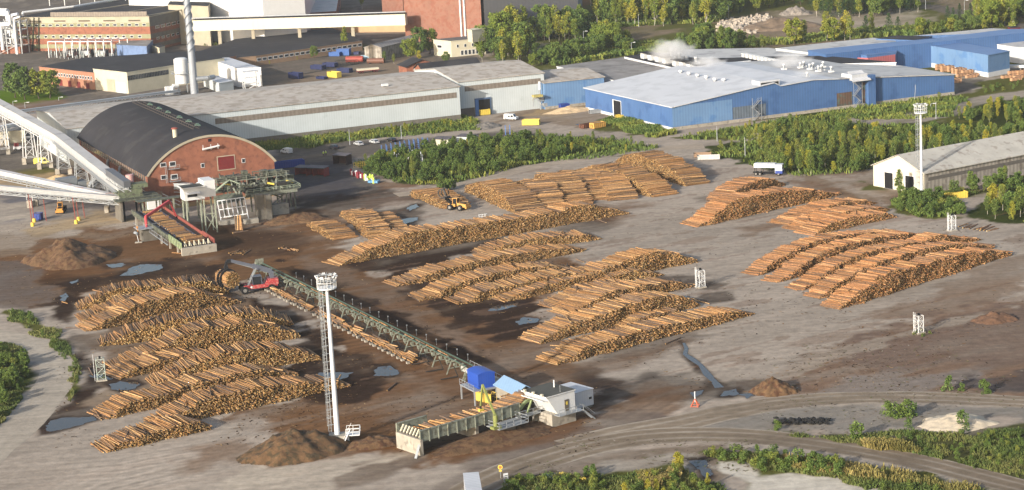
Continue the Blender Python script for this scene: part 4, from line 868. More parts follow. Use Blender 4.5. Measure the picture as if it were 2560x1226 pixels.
for a_ in ((400,415,408,419),(423,439,405,418),(402,417,439,450),(427,444,437,450),(502,511,409,420),(604,613,397,408)): gw(*a_)
dr=gw(543,588,392,428,'gate',BEIG,REDD,.12)
o=gw(519,529,347,356,'round_vent',RUSTM,DARK,.08)
# pipe bracket cluster on gable
mb=MB(); mb.tube((-2.6,-.9,0),(2.6,-.9,.6),.3); 
for x in (-2.4,0,2.2): mb.bar((x,-.9,-.2),(x,-.9,1.3),.16); mb.bar((x,-.9,0),(x,-.02,.2),.14)
q=gw(508,550,362,373,'x_',None,None) if False else None
mb.build('wall_floodlight_rail',WHT_,t,loc=(Wh*.5,0,gz(Wh*.5,371)))
# landings at the windows, ladder
mb=MB()
for z in (gz(8,421),gz(8,452)):
    x0=Wh*.2; mb.box(x0-1.6,x0+1.6,-1.4,-.02,z-.1,z); 
    for x in (x0-1.6,x0,x0+1.6): mb.bar((x,-1.4,z),(x,-1.4,z+1.1),.08)
    mb.bar((x0-1.6,-1.4,z+1.1),(x0+1.6,-1.4,z+1.1),.08); mb.bar((x0-1.6,-1.4,z+.55),(x0+1.6,-1.4,z+.55),.06)
zl0=gz(8,455); zl1=gz(8,412)
for x in (Wh*.2-2.6,Wh*.2-2.1): mb.bar((x,-.5,zl0),(x,-.5,zl1),.12)
mb.build('escape_ladder',GALV,t)
pt(t,'base_band','y',0,0,Wh,0,1.3,M('ochre_band',(170,140,96),.85,0,.2,.5),.05)
# left long wall: two window rows, brick piers
for z0_,z1_ in ((zs-2.6,zs-.5),(zs-7.6,zs-5.6)):
    winrow(t,'x',0,3,Lh-3,34,z0_,z1_,.62,frame=BEIG)
MB().box(-.25,-.003,0,Lh,zs-.4,zs-.05).build('eave_band',PEACH,t)
for y in (18,34,50): MB().pipe([(-.6,y,1),(-.6,y,zs-3),(-.1,y,zs-2)],.45).build('downpipe',GALV,t)
# --- brick office hall and cream hall (left)
t,_=block('brick_office','low brick office with a black roof and a long window row','office building',[(235,182),(98,167),(210,145),(500,127),(590,140),(520,152),(420,166)],7.5,M('orange_brick',(186,126,94),.85,0,.12,.3),R_black); t_=t
a=loc_of(t,P(98,167,7.5)); b=Vector((0,0,0)); 
def facade_windows(t,A_,B_,n,z0,z1,fill=.6,frame=WHT_,off=.12,name='window',mat=None):
    """n windows between two local points A_ -> B_ (wall runs A to B, outside on its right-hand side seen from A)"""
    A_=Vector((A_[0],A_[1],0));B_=Vector((B_[0],B_[1],0)); d=B_-A_; L=d.length; d.normalize(); nn=Vector((d.y,-d.x,0)); s=L/n
    for k in range(n):
        c=A_+d*s*(k+.5); a=c-d*s*fill/2; b=c+d*s*fill/2
        mb=MB(); mb.add([a+nn*.02+Vector((0,0,z0)),b+nn*.02+Vector((0,0,z0)),b+nn*.02+Vector((0,0,z1)),a+nn*.02+Vector((0,0,z1)),a+nn*off+Vector((0,0,z0)),b+nn*off+Vector((0,0,z0)),b+nn*off+Vector((0,0,z1)),a+nn*off+Vector((0,0,z1))],[(0,1,2,3),(4,5,6,7),(0,4,7,3),(1,2,6,5),(3,7,6,2),(0,1,5,4)])
        o=mb.build(name,mat or frame,t)
        if mat is None:
            e=.12*min(s*fill,z1-z0)+.04; a2=a+d*e;b2=b-d*e; m2=MB(); m2.quad(a2+nn*(off+.03)+Vector((0,0,z0+e)),b2+nn*(off+.03)+Vector((0,0,z0+e)),b2+nn*(off+.03)+Vector((0,0,z1-e)),a2+nn*(off+.03)+Vector((0,0,z1-e))); m2.build('pane',GL,o)
d_=(b-a); facade_windows(t,(a.x+d_.x*.10,a.y+d_.y*.10),(a.x+d_.x*.97,a.y+d_.y*.97),18,4.1,5.6,.62)
facade_windows(t,(a.x+d_.x*.3,a.y+d_.y*.3),(a.x+d_.x*.95,a.y+d_.y*.95),4,0,2.6,.35,name='door',mat=REDD)
t,_=block('cream_hall','cream rendered workshop with a black roof and a strip of dark windows','workshop',[(317,181),(233,172),(330,150),(520,139),(560,146),(420,165)],9.2,CREAM,R_black)
a=loc_of(t,P(233,172,9.2)); b=Vector((0,0,0)); c=loc_of(t,P(420,165,9.2))
facade_windows(t,(0,0),(c.x,c.y),26,5.6,7.6,.86,off=.06,frame=M('dark_frame',(70,72,80),.6))
d_=b-a; facade_windows(t,(a.x+d_.x*.38,a.y+d_.y*.38),(a.x+d_.x*.62,a.y+d_.y*.62),1,0,5.4,.95,name='door',mat=BEIG)
facade_windows(t,(a.x+d_.x*.64,a.y+d_.y*.64),(a.x+d_.x*.96,a.y+d_.y*.96),1,0,4.6,.9,name='door',mat=M('light_blue_door',(196,210,220),.6))
# --- white boiler plant
t,_=block('boiler_house','tall white metal-clad boiler house with a sloping roof','boiler house',[(592,171),(519,146),(572,144),(652,169)],hg(592,218,171),WHT_,R_white)
t,_=block('boiler_house','lower pale metal-clad annex in front of the boiler house','boiler house',[(547,208),(508,192),(545,190),(583,202)],hg(547,233,208),W_pale,R_white)
t=thing('stair_tower','white steel stair tower at the boiler house corner','stair tower',tuple(P(628,224)),A0)
mb=MB()
for x in (-3,3):
    for y in (-1.5,1.5): mb.bar((x,y,0),(x,y,7.5),.3)
for z in (2.5,5): mb.box(-3,3,-1.5,1.5,z,z+.15); mb.bar((-3,-1.5,z+1.1),(3,-1.5,z+1.1),.1)
mb.bar((-3,-1.6,0),(3,-1.6,2.5),.3).bar((3,-1.6,2.5),(-3,-1.6,5),.3); mb.build('frame',WHT_,t); MB().box(-3.4,3.4,-1.9,1.9,7.5,7.9).build('roof',R_white,t)
p=P(458,232); t=thing('silo','fat white cylindrical filter silo beside the chimney','silo',tuple(p),A0)
hs_=hg(458,232,148); r_=2.9
MB().tube((0,0,4),(0,0,hs_),r_,n=28).build('shell',WHT_,t,smooth=False); MB().tube((0,0,hs_),(0,0,hs_+.5),r_*.98,r_*.7,n=28).build('lid',WHT_,t)
mb=MB()
for k in range(4): a=k*1.571+.6; mb.bar((2.6*math.cos(a),2.6*math.sin(a),0),(2.6*math.cos(a),2.6*math.sin(a),4),.35)
mb.build('leg_frame',GALV,t); mb=MB()
for k in range(20):
    a=k*.314;b=a+.314; r1=r_+1.1; mb.bar((r1*math.cos(a),r1*math.sin(a),8.3),(r1*math.cos(b),r1*math.sin(b),8.3),.9,.12); mb.bar((r1*1.1*math.cos(a),r1*1.1*math.sin(a),9.4),(r1*1.1*math.cos(b),r1*1.1*math.sin(b),9.4),.08); mb.bar((r1*1.1*math.cos(a),r1*1.1*math.sin(a),8.3),(r1*1.1*math.cos(a),r1*1.1*math.sin(a),9.4),.08)
mb.build('gallery',GALV,t); MB().pipe([(-2.5,-2.5,3.5),(-5,-3,3.5),(-5.5,-3,1)],.9).build('duct',WHT_,t); MB().box(-8,-5,-3.5,-1,0,3.5).build('fan_house',WHT_,t)
p=P(487,237); t=thing('chimney','very tall grey steel chimney with spiral strakes','chimney',tuple(p),0); hc=52.0; rc=1.45
MB().tube((0,0,0),(0,0,hc),rc*1.15,rc*.8,n=20).build('stack',M('chimney_steel',(168,176,188),.5,.2,.1,.3),t)
mb=MB()
for s_ in (0,2.09,4.19):
    for k in range(120):
        z=18+k*.28*1.0; a=s_+k*.16; b=a+.16; r1=rc*1.02-(z/hc)*rc*.3+.35
        if z<hc-1: mb.bar((r1*math.cos(a),r1*math.sin(a),z),(r1*math.cos(b),r1*math.sin(b),z+.28),.35,.14)
mb.build('spiral_strake',M('strake_steel',(140,150,166),.5,.2,.1,.3),t)
MB().pipe([(1.2,-.3,6.5),(6,1,6.5),(8,4,6.5)],1.0).build('flue_duct',GALV,t)
# --- top left brick mill
b0=P(380,128); hh=hg(380,128,43); a0=P(50,128); am=math.degrees(math.atan2(b0.y-a0.y,b0.x-a0.x)); Lm=(b0-a0).length
t=thing('pulp_mill','long brick mill with beige bands and a black roof at the upper left','mill building',(a0.x,a0.y,0),am); Dm=88
MB().box(0,Lm,0,Dm,0,hh).build('wall',BRK,t)
MB().box(-.3,Lm+.3,-.3,Dm,hh,hh+.4,0,1).build('roof',[BEIG,R_black],t)
for z0_,z1_,mt,nm in ((hh*.835,hh,BEIG,'beige_band'),(hh*.72,hh*.835,GRNP,'green_window_band'),(hh*.37,hh*.5,M('olive_band',(152,150,112),.8,0,.12,.4),'olive_band'),(hh*.08,hh*.2,MC['olive_band'],'olive_band')):
    pt(t,nm,'y',0,0,Lm,z0_,z1_,mt,.12); pt(t,nm,'x',Lm,0,Dm,z0_,z1_,M('shaded_side_band',(120,116,108),.8,0,.2,.4) if z0_>hh*.7 else CONCD,.12,side=1)  # side wall bands darker than the front: that wall's shade put into colour
winrow(t,'y',-.13,1,Lm-1,18,hh*.74,hh*.81,.5); winrow(t,'y',-.13,10,Lm-4,14,hh*.39,hh*.47,.4)
winrow(t,'x',Lm+.13,4,Dm-4,16,hh*.62,hh*.71,.75,side=1); winrow(t,'x',Lm+.13,4,Dm-30,12,hh*.3,hh*.37,.6,side=1)
for k in range(5): pt(t,'vent_louvre','y',-.12,8+k*15,15+k*15,hh*.88,hh*.92,M('louvre',(96,84,66),.8),.05)
MB().box(20,78,1.5,2,hh+.4,hh+2.6).build('roof_fence',W_band,t)
for x in (20,52,78): MB().bar((x,2,hh+.6),(x+16,Dm-6,hh+.6),.7,.4).build('roof_rib',BEIG,t)
mb=MB().bar((8,-.3,0),(11,-.3,hh+.2),.5); mb.bar((12,-.3,0),(14,-.3,hh+.2),.5); mb.build('ladder_shaft',M('dark_green_shaft',(70,74,52),.8),t)
t,_=block('mill_annex','low shelter with a grey roof and blue end wall against the brick mill','shed',[(366,116),(290,112),(300,103),(382,100)],5.5,M('annex_blue',(110,140,190),.7),R_cemd)
t,_=block('mill_annex','tiny cream kiosk beside the brick mill','shed',[(398,120),(380,113),(395,108),(412,115)],4.2,CREAM,R_black)
# pipes and ducts on the roof and at the left edge
t=thing('pipe_rack','bundle of white pipes running above the mill roof','pipe rack',(a0.x,a0.y,0),am)
mb=MB()
for y,z,r in ((78,hh+2.2,.55),(81,hh+2.9,.4),(84,hh+3.2,.35)): mb.tube((-40,y,z),(Lm+20,y-6,z),r)
for k in range(14): mb.bar((-36+k*10,78,hh-2),(-36+k*10,78,hh+2),.35); 
mb.pipe([(-2,8,hh-4),(-2,8,hh+2),(14,30,hh+2.4),(18,70,hh+2.4)],.6); mb.pipe([(-6,4,0),(-6,4,hh+1),(-2,4,hh+1.6)],.8); mb.pipe([(-10,6,3),(-10,6,hh+3),(-30,8,hh+3.4)],1.3)
mb.build('pipes',WHT_,t); 
mb=MB()
for x in (8,26,44,62,76): mb.tube((x,72,hh+.4),(x,72,hh+2.6),.9,n=8); mb.tube((x,72,hh+2.6),(x,72,hh+4),1.7,1.2,n=8)
mb.build('roof_fan',cop,t)
t=thing('pipe_tower','steel tower full of pipes and ducts at the left edge of the mill','pipe rack',tuple(P(28,135)),am)
mb=MB()
for x in (-7,-2,3,7):
    for y in (0,6): mb.bar((x,y,0),(x,y,17),.5)
for z in (4,8,12,16): 
    for y in (0,6): mb.bar((-7,y,z),(7,y,z),.4)
    for x in (-7,-2,3,7): mb.bar((x,0,z),(x,6,z),.4)
for k in range(4): mb.bar((-7+(k%2)*10,0,k*4),(3-(k%2)*10,0,k*4+4),.25)
mb.build('frame',GALV,t); mb=MB()
mb.pipe([(-4,-1,2),(-4,-1,15),(2,-1,15),(2,-1,20),(-14,-1,21)],.9,n=10).pipe([(5,-1.5,0),(5,-1.5,18),(9,-1.5,19)],.6).pipe([(-9,2,1),(-9,2,13),(0,2,13)],.8).tube((-5,3,5),(-5,3,10),2,n=12).tube((1,3,8),(1,3,12),1.6,n=12)
mb.build('pipes',WHT_,t); MB().box(-12,6,1,9,0,4).build('base_block',BRK,t)
# white clad mill and brick hall behind
t,_=block('pulp_mill','white-clad mill block rising over a brick base, top centre left','mill building',[(655,40),(545,43),(540,20),(690,-20),(850,-30),(840,28)],10,BRK,R_wgrey)
t,_=block('pulp_mill','tall white-clad upper hall behind the beige gallery','mill building',[(655,-6),(520,-14),(320,-18),(420,-80),(800,-90),(760,-16)],24,WHT_,R_wgrey,z0=0)
t,_=block('mill_annex','dark shed with a blue glazed front beside the brick mill wing','shed',[(782,29),(775,18),(840,5),(848,14)],6,fr_,R_black)
t,_=block('pulp_mill','grey flat-roofed block behind the brick mill','mill building',[(520,16),(420,12),(430,-6),(530,-6)],20,BEIG,R_black)
# beige gallery
t=thing('conveyor_gallery','long beige enclosed gallery crossing in front of the white mill','gallery',(0,0,0))
g0=P(480,50,15); g1=P(1012,34,15); g0b=P(475,52,15)
d=(g1-g0).normalized(); nv=Vector((-d.y,d.x,0)); mb=MB()
z0_,z1_=9.3,14.7
mb.add([g0+Vector((0,0,z0_-15)),g1+Vector((0,0,z0_-15)),g1+nv*4+Vector((0,0,z0_-15)),g0+nv*4+Vector((0,0,z0_-15)),g0+Vector((0,0,z1_-15)),g1+Vector((0,0,z1_-15)),g1+nv*4+Vector((0,0,z1_-15)),g0+nv*4+Vector((0,0,z1_-15))],[(3,2,1,0),(0,1,5,4),(1,2,6,5),(2,3,7,6),(3,0,4,7),(4,5,6,7)])
mb.build('housing',M('beige_gallery',(228,220,194),.7,0,.06,.15,stripe=2.0,sdep=.03),t)
a=g0-nv*.4; b=g1-nv*.4; MB().add([a+Vector((0,0,-.2)),b+Vector((0,0,-.2)),b+nv*4.8+Vector((0,0,-.2)),a+nv*4.8+Vector((0,0,-.2)),a,b,b+nv*4.8,a+nv*4.8],[(3,2,1,0),(0,1,5,4),(1,2,6,5),(2,3,7,6),(3,0,4,7),(4,5,6,7)]).build('roof',R_black,t)
mb=MB(); L_=(g1-g0).length
for yy in (.2,1.4): mb.tube(g0+nv*yy+Vector((0,0,.7)),g1+nv*yy+Vector((0,0,.7)),.22)
mb.build('pipes',GALV,t)
for f in (.12,.28,.5,.75): 
    q=g0+d*L_*f+nv*2; MB().box(q.x-.8,q.x+.8,q.y-.8,q.y+.8,0,9.2).build('pier',BEIG,t)
# big brick tower building, two volumes
hb=24.0; ht=hb+9
t,_=block('pulp_mill','huge brown brick mill tower with white downpipes, top centre','mill building',[(1197,-72),(1004,-70),(1010,-120),(1200,-130)],34,BRKb,R_wgrey)
for u in (1147,1158):
    p=P(u,90); q=loc_of(t,p); 
base_l=loc_of(t,P(1004,-70,34)); dl=base_l.normalized()
for f in (.22,.27): MB().tube((dl.x*(-0)+base_l.x*f,base_l.y*f-.6,0),(base_l.x*f,base_l.y*f-.6,34),.5).build('downpipe',WHT_,t)
t,_=block('pulp_mill','long grey concrete-clad side of the mill running away to the right','mill building',[(1205,-70),(1440,-100),(1450,-120),(1200,-112)],33.8,M('grey_clad',(150,146,148),.8,0,.06,.1,stripe=3,sdep=.03),R_wgrey)
t,_=block('pulp_mill','lower brown brick wing left of the mill tower','mill building',[(1006,-14),(953,-18),(955,-60),(1008,-60)],17,BRKb,R_wgrey)
# sheds in the industrial yard
t=gable('workshop','peach rendered workshop with a black roof below the gallery','workshop',P(705,84),-21,(P(917,112)-P(705,84)).length,15,5.6,1.3,PEACH,R_black,over=.5)
winrow(t,'y',0,3,32,10,2.6,4.3,.5)
a_=loc_of(t,P(917,112))
t,_=block('workshop','long low shed with a black roof and a brown windowed wall','workshop',[(905,102),(640,140),(560,148),(500,128),(590,98),(825,70),(870,84)],4.6,TAN,R_black)
c=loc_of(t,P(640,140,4.6)); facade_windows(t,(c.x,c.y),(0,0),20,2.0,3.5,.8,off=.06)
t=gable('shed','grey shed with a pale gable in the industrial yard','shed',P(913,153),-28,9,34,6.2,1.3,W_ware,R_cemd,along='y',over=.3)
t=gable('shed','small brick house with a black gabled roof behind the warehouse','brick house',P(1018,192),A0,14,10,4.2,2.4,BRK,R_black,along='y',over=.7); winrow(t,'y',0,3,9,1,1.2,3.4,.9)
t=gable('shed','long black roof wing of the small brick house','brick house',P(1060,196),A0,26,11,3,2.6,BRK,R_black,along='x',over=.7)
t,_=block('cream_office','cream two-storey office with a stubby tower','office building',[(1127,103),(1083,99),(1165,91),(1213,95)],7.4,CREAM,M('dark_felt',(110,104,100),.9,0,.2,.2))
c=loc_of(t,P(1213,95,7.4)); facade_windows(t,(c.x*.08,c.y*.08),(c.x*.95,c.y*.95),4,4,5.6,.32); facade_windows(t,(c.x*.25,c.y*.25),(c.x*.8,c.y*.8),5,.4,2.8,.8)
a=loc_of(t,P(1083,99,7.4)); facade_windows(t,(a.x*.8,a.y*.8),(a.x*.5,a.y*.5),1,3.6,5.2,.9)
t2_,_=block('office_tower','stubby cream tower on the office roof','tower',[(1180,76),(1168,73.5),(1200,68),(1213,70.5)],13,CREAM,CREAM,z0=7.4)
# switchyard
t=thing('switchyard','crowded electrical switchyard with bushings and portal frames before the brick mill','switchyard',tuple(P(215,145)),am)
mb=MB(); q0=loc_of(t,P(100,150)); q1=loc_of(t,P(325,135)); 
for k in range(9):
    x=q0.x+(q1.x-q0.x)*k/8
    for y in (0,14): mb.bar((x,y,0),(x,y,8),.35)
    mb.bar((x,0,8),(x,14,8),.3)
mb.bar((q0.x,0,8),(q1.x,0,8),.35).bar((q0.x,14,8),(q1.x,14,8),.35); mb.build('portal_frame',WHT_,t)
mb=MB(); m2=MB(); m3=MB()
for k in range(110):
    x=R.uniform(q0.x,q1.x); y=R.uniform(-6,14); h=R.uniform(1.8,4.5); (m2 if k%2 else m3).tube((x,y,h-1.8),(x,y,h),.3,.18,n=6); mb.bar((x,y,0),(x,y,h-1.8),.25)
mb.build('insulator_stand',GALV,t,kind='stuff'); m2.build('insulators',M('brown_porcelain',(84,50,44),.4),t,kind='stuff'); m3.build('cable_terminals',M('pale_porcelain',(190,200,196),.5),t,kind='stuff')
for k in range(3):
    x=q0.x+(q1.x-q0.x)*(.3+.25*k); o=MB().box(-2.4,2.4,-1.5,1.5,.5,3.6).build('transformer',M('dark_transformer',(70,72,74),.6),t,loc=(x,4,0)); MB().box(-2.2,2.2,-2.3,-1.6,.8,3.2).build('radiator',GALV,o)
# ---------------- light masts ----------------
def mast(u,v,vt,label,lad_side,base=True,rt_=.3,rb=.52):
    b=P(u,v); h=hg(u,v,vt); t=thing('light_mast',label,'light mast',tuple(b),0,'tall white floodlight masts')
    z0=1.6 if base else .3
    MB().tube((0,0,z0),(0,0,h-2.2),rb,rt_,n=18).build('pole',M('mast_paint',(226,230,236),.45,0,.07,.4),t,smooth=False)
    if base: MB().box(-1.6,1.6,-1.5,1.5,-.05,1.7).build('foundation',CONC,t)
    mb=MB(); n=18
    for k in range(n):
        a=k*6.2832/n;b_=a+6.2832/n
        mb.add([(r*math.cos(x),r*math.sin(x),z) for z in (h-2.35,h-2.15) for r,x in ((.4,a),(1.8,a),(1.8,b_),(.4,b_))],[(3,2,1,0),(4,5,6,7),(1,2,6,5),(0,4,7,3)])
        mb.bar((1.77*math.cos(a),1.77*math.sin(a),h-2.2),(1.77*math.cos(a),1.77*math.sin(a),h-.1),.06)
        for z in (h-1.1,h-.1): mb.bar((1.77*math.cos(a),1.77*math.sin(a),z),(1.77*math.cos(b_),1.77*math.sin(b_),z),.1)
    mb.build('head_platform',WHT_,t)
    for k in range(10):
        a=k*.6283; o=MB().box(-.28,.28,-.1,.1,-.24,.24).build('floodlight',WHT_,t,loc=(1.9*math.cos(a),1.9*math.sin(a),h-.2+.15*(k%2))); o.rotation_euler=(-.5,0,a-1.57)
    mb=MB().tube((0,0,h-2.2),(0,0,h+.3),.2,n=6)
    for z in (h-1,h+.2):
        for k in range(4): a=k*.785; mb.bar((1.9*math.cos(a),1.9*math.sin(a),z),(-1.9*math.cos(a),-1.9*math.sin(a),z),.08)
    mb.build('head_frame',GALV,t)
    lx=lad_side*(rb+.75); lt=lad_side*(rt_+.85); mb=MB()
    for w_ in (-.25,.25): mb.bar((lx+w_,-.1,2.2),(lt+w_,-.1,h-2.3),.07)
    nz=int((h-5)/.6)
    for k in range(nz): f=k/nz; x=lx+(lt-lx)*f; z=2.4+k*.6; mb.bar((x-.25,-.1,z),(x+.25,-.1,z),.05)
    nz=int((h-5)/1.5)
    for k in range(nz):
        f=k/nz; x=lx+(lt-lx)*f; z=3.6+k*1.5; r=.42
        for j in range(6): a=j*1.047;b_=a+1.047; mb.bar((x+r*math.cos(a),-.1-r+r*math.sin(a),z),(x+r*math.cos(b_),-.1-r+r*math.sin(b_),z),.06)
        mb.bar((x,0,z),(lad_side*.5,0,z),.08)
    for j in range(3): a=3.6+j*1.1; mb.bar((lx+.42*math.cos(a),-.5+.42*math.sin(a),3.6),(lt+.42*math.cos(a),-.5+.42*math.sin(a),h-2.5),.04)
    mb.build('caged_ladder',GALV,t); return t
t=mast(845,1108,690,'nearest tall white light mast with a caged ladder, standing by the dark bark heap',-1)
mb=MB(); mb.box(1.7,4.2,-1.6,.8,1.7,1.85); 
for x in (1.7,2.9,4.2):
    for y in (-1.6,.8): mb.bar((x,y,1.8),(x,y,3.0),.08)
for z in (2.4,3.0): mb.bar((1.7,-1.6,z),(4.2,-1.6,z),.08).bar((4.2,-1.6,z),(4.2,.8,z),.08).bar((1.7,.8,z),(4.2,.8,z),.08)
mb.bar((1.0,-1.7,0),(2.6,-1.7,3.2),.35,.2).bar((1.2,-1.7,1.2),(2.8,-1.7,4.2),.07).box(1.7,2.1,-1.2,.6,0,1.7); mb.build('service_platform',WHT_,t)
t=mast(2304,487,262,'far white light mast standing at the gable corner of the right warehouse',-1,False,.28,.5)
MB().tube((-1.6,0,27),(-1.3,0,31),.06,n=6).build('antenna',GALV,t)
# ---------------- lattice pylons ----------------
def pylon(u,v,vt,label,w=1.5,mat=WHT_):
    h=hg(u,v,vt); t=thing('lattice_pylon',label,'lattice pylon',tuple(P(u,v)),R.uniform(10,40),'short white lattice pylons in the yard')
    mb=MB(); c=[(-w/2,-w/2),(w/2,-w/2),(w/2,w/2),(-w/2,w/2)]
    for x,y in c: mb.bar((x,y,0),(x,y,h),.13)
    nl=max(3,int(h/1.5))
    for k in range(nl+1):
        z=h*k/nl
        for i in range(4):
            a=c[i];b=c[(i+1)%4]; mb.bar((*a,z),(*b,z),.08)
            if k<nl: mb.bar((*(a if k%2 else b),z),(*(b if k%2 else a),z+h/nl),.07)
    mb.build('frame',mat,t); MB().box(-w/2-.3,w/2+.3,-w/2-.3,w/2+.3,-.05,.3).build('foot',CONC,t)
    mb=MB(); 
    for s in (-.25,.25): mb.bar((-w/2-.5,s,0),(-w/2-.5,s,h+.9),.08)
    for k in range(int(h/.5)): mb.bar((-w/2-.5,-.25,.4+k*.5),(-w/2-.5,.25,.4+k*.5),.05)
    mb.build('ladder',WHT_,t); MB().box(-.2,.25,-.2,.2,h,h+.5).build('camera_box',DARK,t); return t
pylon(1752,719,676,'short white lattice pylon at the end of the middle block of log piles')
pylon(254,951,897,'greenish white lattice pylon standing in puddles left of the log piles',1.7,M('pale_green_paint',(190,206,194),.6,0,.15,1))
pylon(2297,833,789,'short white lattice pylon in a tuft of grass on the lower right',1.4)
pylon(2380,577,539,'short white lattice pylon behind the right block of log piles',1.4)
t=thing('pipe_barrier','small white pipe frame behind the longest log pile','pipe frame',tuple(P(1198,548)),20)
mb=MB(); 
for x in (0,.9,1.8): mb.bar((x,0,0),(x,0,1.3),.14)
mb.bar((-.1,0,1.2),(2.4,0,1.2),.12).bar((0,0,.6),(1.8,0,.6),.12); mb.build('frame',WHT_,t)
# ---------------- vehicles ----------------
GLS=M('vehicle_glass',(36,42,50),.12,0,.1,1,gloss=.8); TYR=M('tyre_rubber',(34,34,36),.9,0,.2,2); HUB=M('wheel_hub',(150,146,140),.5,.2,.2,2)
def wheel(t,x,y,r,w,name='wheel',hub=None):
    o=MB().tube((0,-w/2,0),(0,w/2,0),r,n=20).build(name,TYR,t,loc=(x,y,r)); MB().tube((0,-w/2-.03,0),(0,w/2+.03,0),r*.5,n=12).build('hub',hub or HUB,o); return o
def car(u,v,rz,col,label,kind='car',L=4.5,H=1.5,W=1.8,group=None):
    t=thing('parked_'+kind,label,kind,tuple(P(u,v)),rz,group)
    pm=M('paint_%d_%d_%d'%col,col,.3,.1,.05,1,gloss=.6)
    if kind=='car': prof=[(0,.35),(0,.75),(.05,.85),(.9,.95),(1.35,H-.05),(2.6,H),(3.5,H-.15),(4.2,.98),(L,.9),(L,.4)]; rr=[4,5,6]
    else: prof=[(0,.35),(0,1.0),(.1,1.1),(.9,1.25),(1.45,H-.1),(1.8,H),(L-.15,H),(L,H-.2),(L,.4)]; rr=[]
    def shell(inset,z0):
        pts=[(x,z) for x,z in prof]; return pts
    n=len(prof); mb=MB(); vs=[]
    for s,y in ((0,-W/2),(1,W/2)):
        for x,z in prof:
            k=max(0,(z-.95)/(H-.95))*.18; vs.append((x-L/2,y*(1-k),z))
    mb.add(vs,[tuple(range(n))[::-1],tuple(range(n,2*n))]+[(i,(i+1)%n,(i+1)%n+n,i+n) for i in range(n)]); mb.build('body',pm,t)
    # glass
    g=MB()
    if kind=='car':
        for y in (-1,1):
            yy=lambda z:y*(W/2*(1-max(0,(z-.95)/(H-.95))*.18)+.012)
            q=[(1.15-L/2,yy(1.0),1.0),(3.75-L/2,yy(1.0),1.0),(3.4-L/2,yy(H-.2),H-.2),(1.5-L/2,yy(H-.17),H-.17)]; g.add(q,[(0,1,2,3)] if y<0 else [(3,2,1,0)])
        g.add([(.93-L/2-.01,-.75,1.0),(1.33-L/2-.01,-.68,H-.09),(1.33-L/2-.01,.68,H-.09),(.93-L/2-.01,.75,1.0)],[(0,3,2,1)]); g.add([(4.16-L/2+.01,-.75,1.02),(3.55-L/2+.01,-.68,H-.17),(3.55-L/2+.01,.68,H-.17),(4.16-L/2+.01,.75,1.02)],[(0,1,2,3)])
    else:
        for y in (-1,1):
            y_=y*(W/2*.93+.02); g.add([(1.15-L/2,y*(W/2+.0),1.15),(2.3-L/2,y*(W/2),1.15),(2.3-L/2,y_,H-.45),(1.55-L/2,y_,H-.35)],[(0,1,2,3)] if y<0 else [(3,2,1,0)])
            g.add([(2.6-L/2,y*W/2,1.2),(3.5-L/2,y*W/2,1.2),(3.5-L/2,y_,H-.5),(2.6-L/2,y_,H-.5)],[(0,1,2,3)] if y<0 else [(3,2,1,0)])
        g.add([(.93-L/2-.03,-.75,1.3),(1.4-L/2-.03,-.68,H-.12),(1.4-L/2-.03,.68,H-.12),(.93-L/2-.03,.75,1.3)],[(0,3,2,1)])
    g.build('windows',GLS,t)
    for x in (.85,L-.95):
        for y in (-W/2+.08,W/2-.08): wheel(t,x-L/2,y,.33,.2)
    for y in (-W/2+.25,W/2-.25):
        MB().box(-L/2-.03,-L/2+.02,y-.16,y+.16,.65,.82).build('headlight',WHT_,t); MB().box(L/2-.02,L/2+.03,y-.14,y+.14,.75,.95).build('tail_light',REDD,t)
    return t
CG='cars parked beside the long warehouse bank'
car(835,373,-60,(40,42,48),'dark estate car parked nearest the arch hall',group=CG,H=1.6)
car(897,364,-60,(206,208,210),'silver car parked second from the arch hall',group=CG)
car(936,359,-60,(214,216,218),'silver car parked between the other silver car and the black one',group=CG)
car(980,355,-60,(24,26,30),'black car parked furthest from the arch hall',group=CG)
car(717,384,-50,(228,230,232),'white van parked at the end of the bank near the arch hall','van',4.8,1.95,1.9)
car(106,411,-176,(240,226,40),'bright yellow van parked under the white conveyor','van',5.6,2.3,2.0)
car(1278,300,150,(232,234,236),'white van standing before the pale warehouse','van',5.2,2.2,1.95)
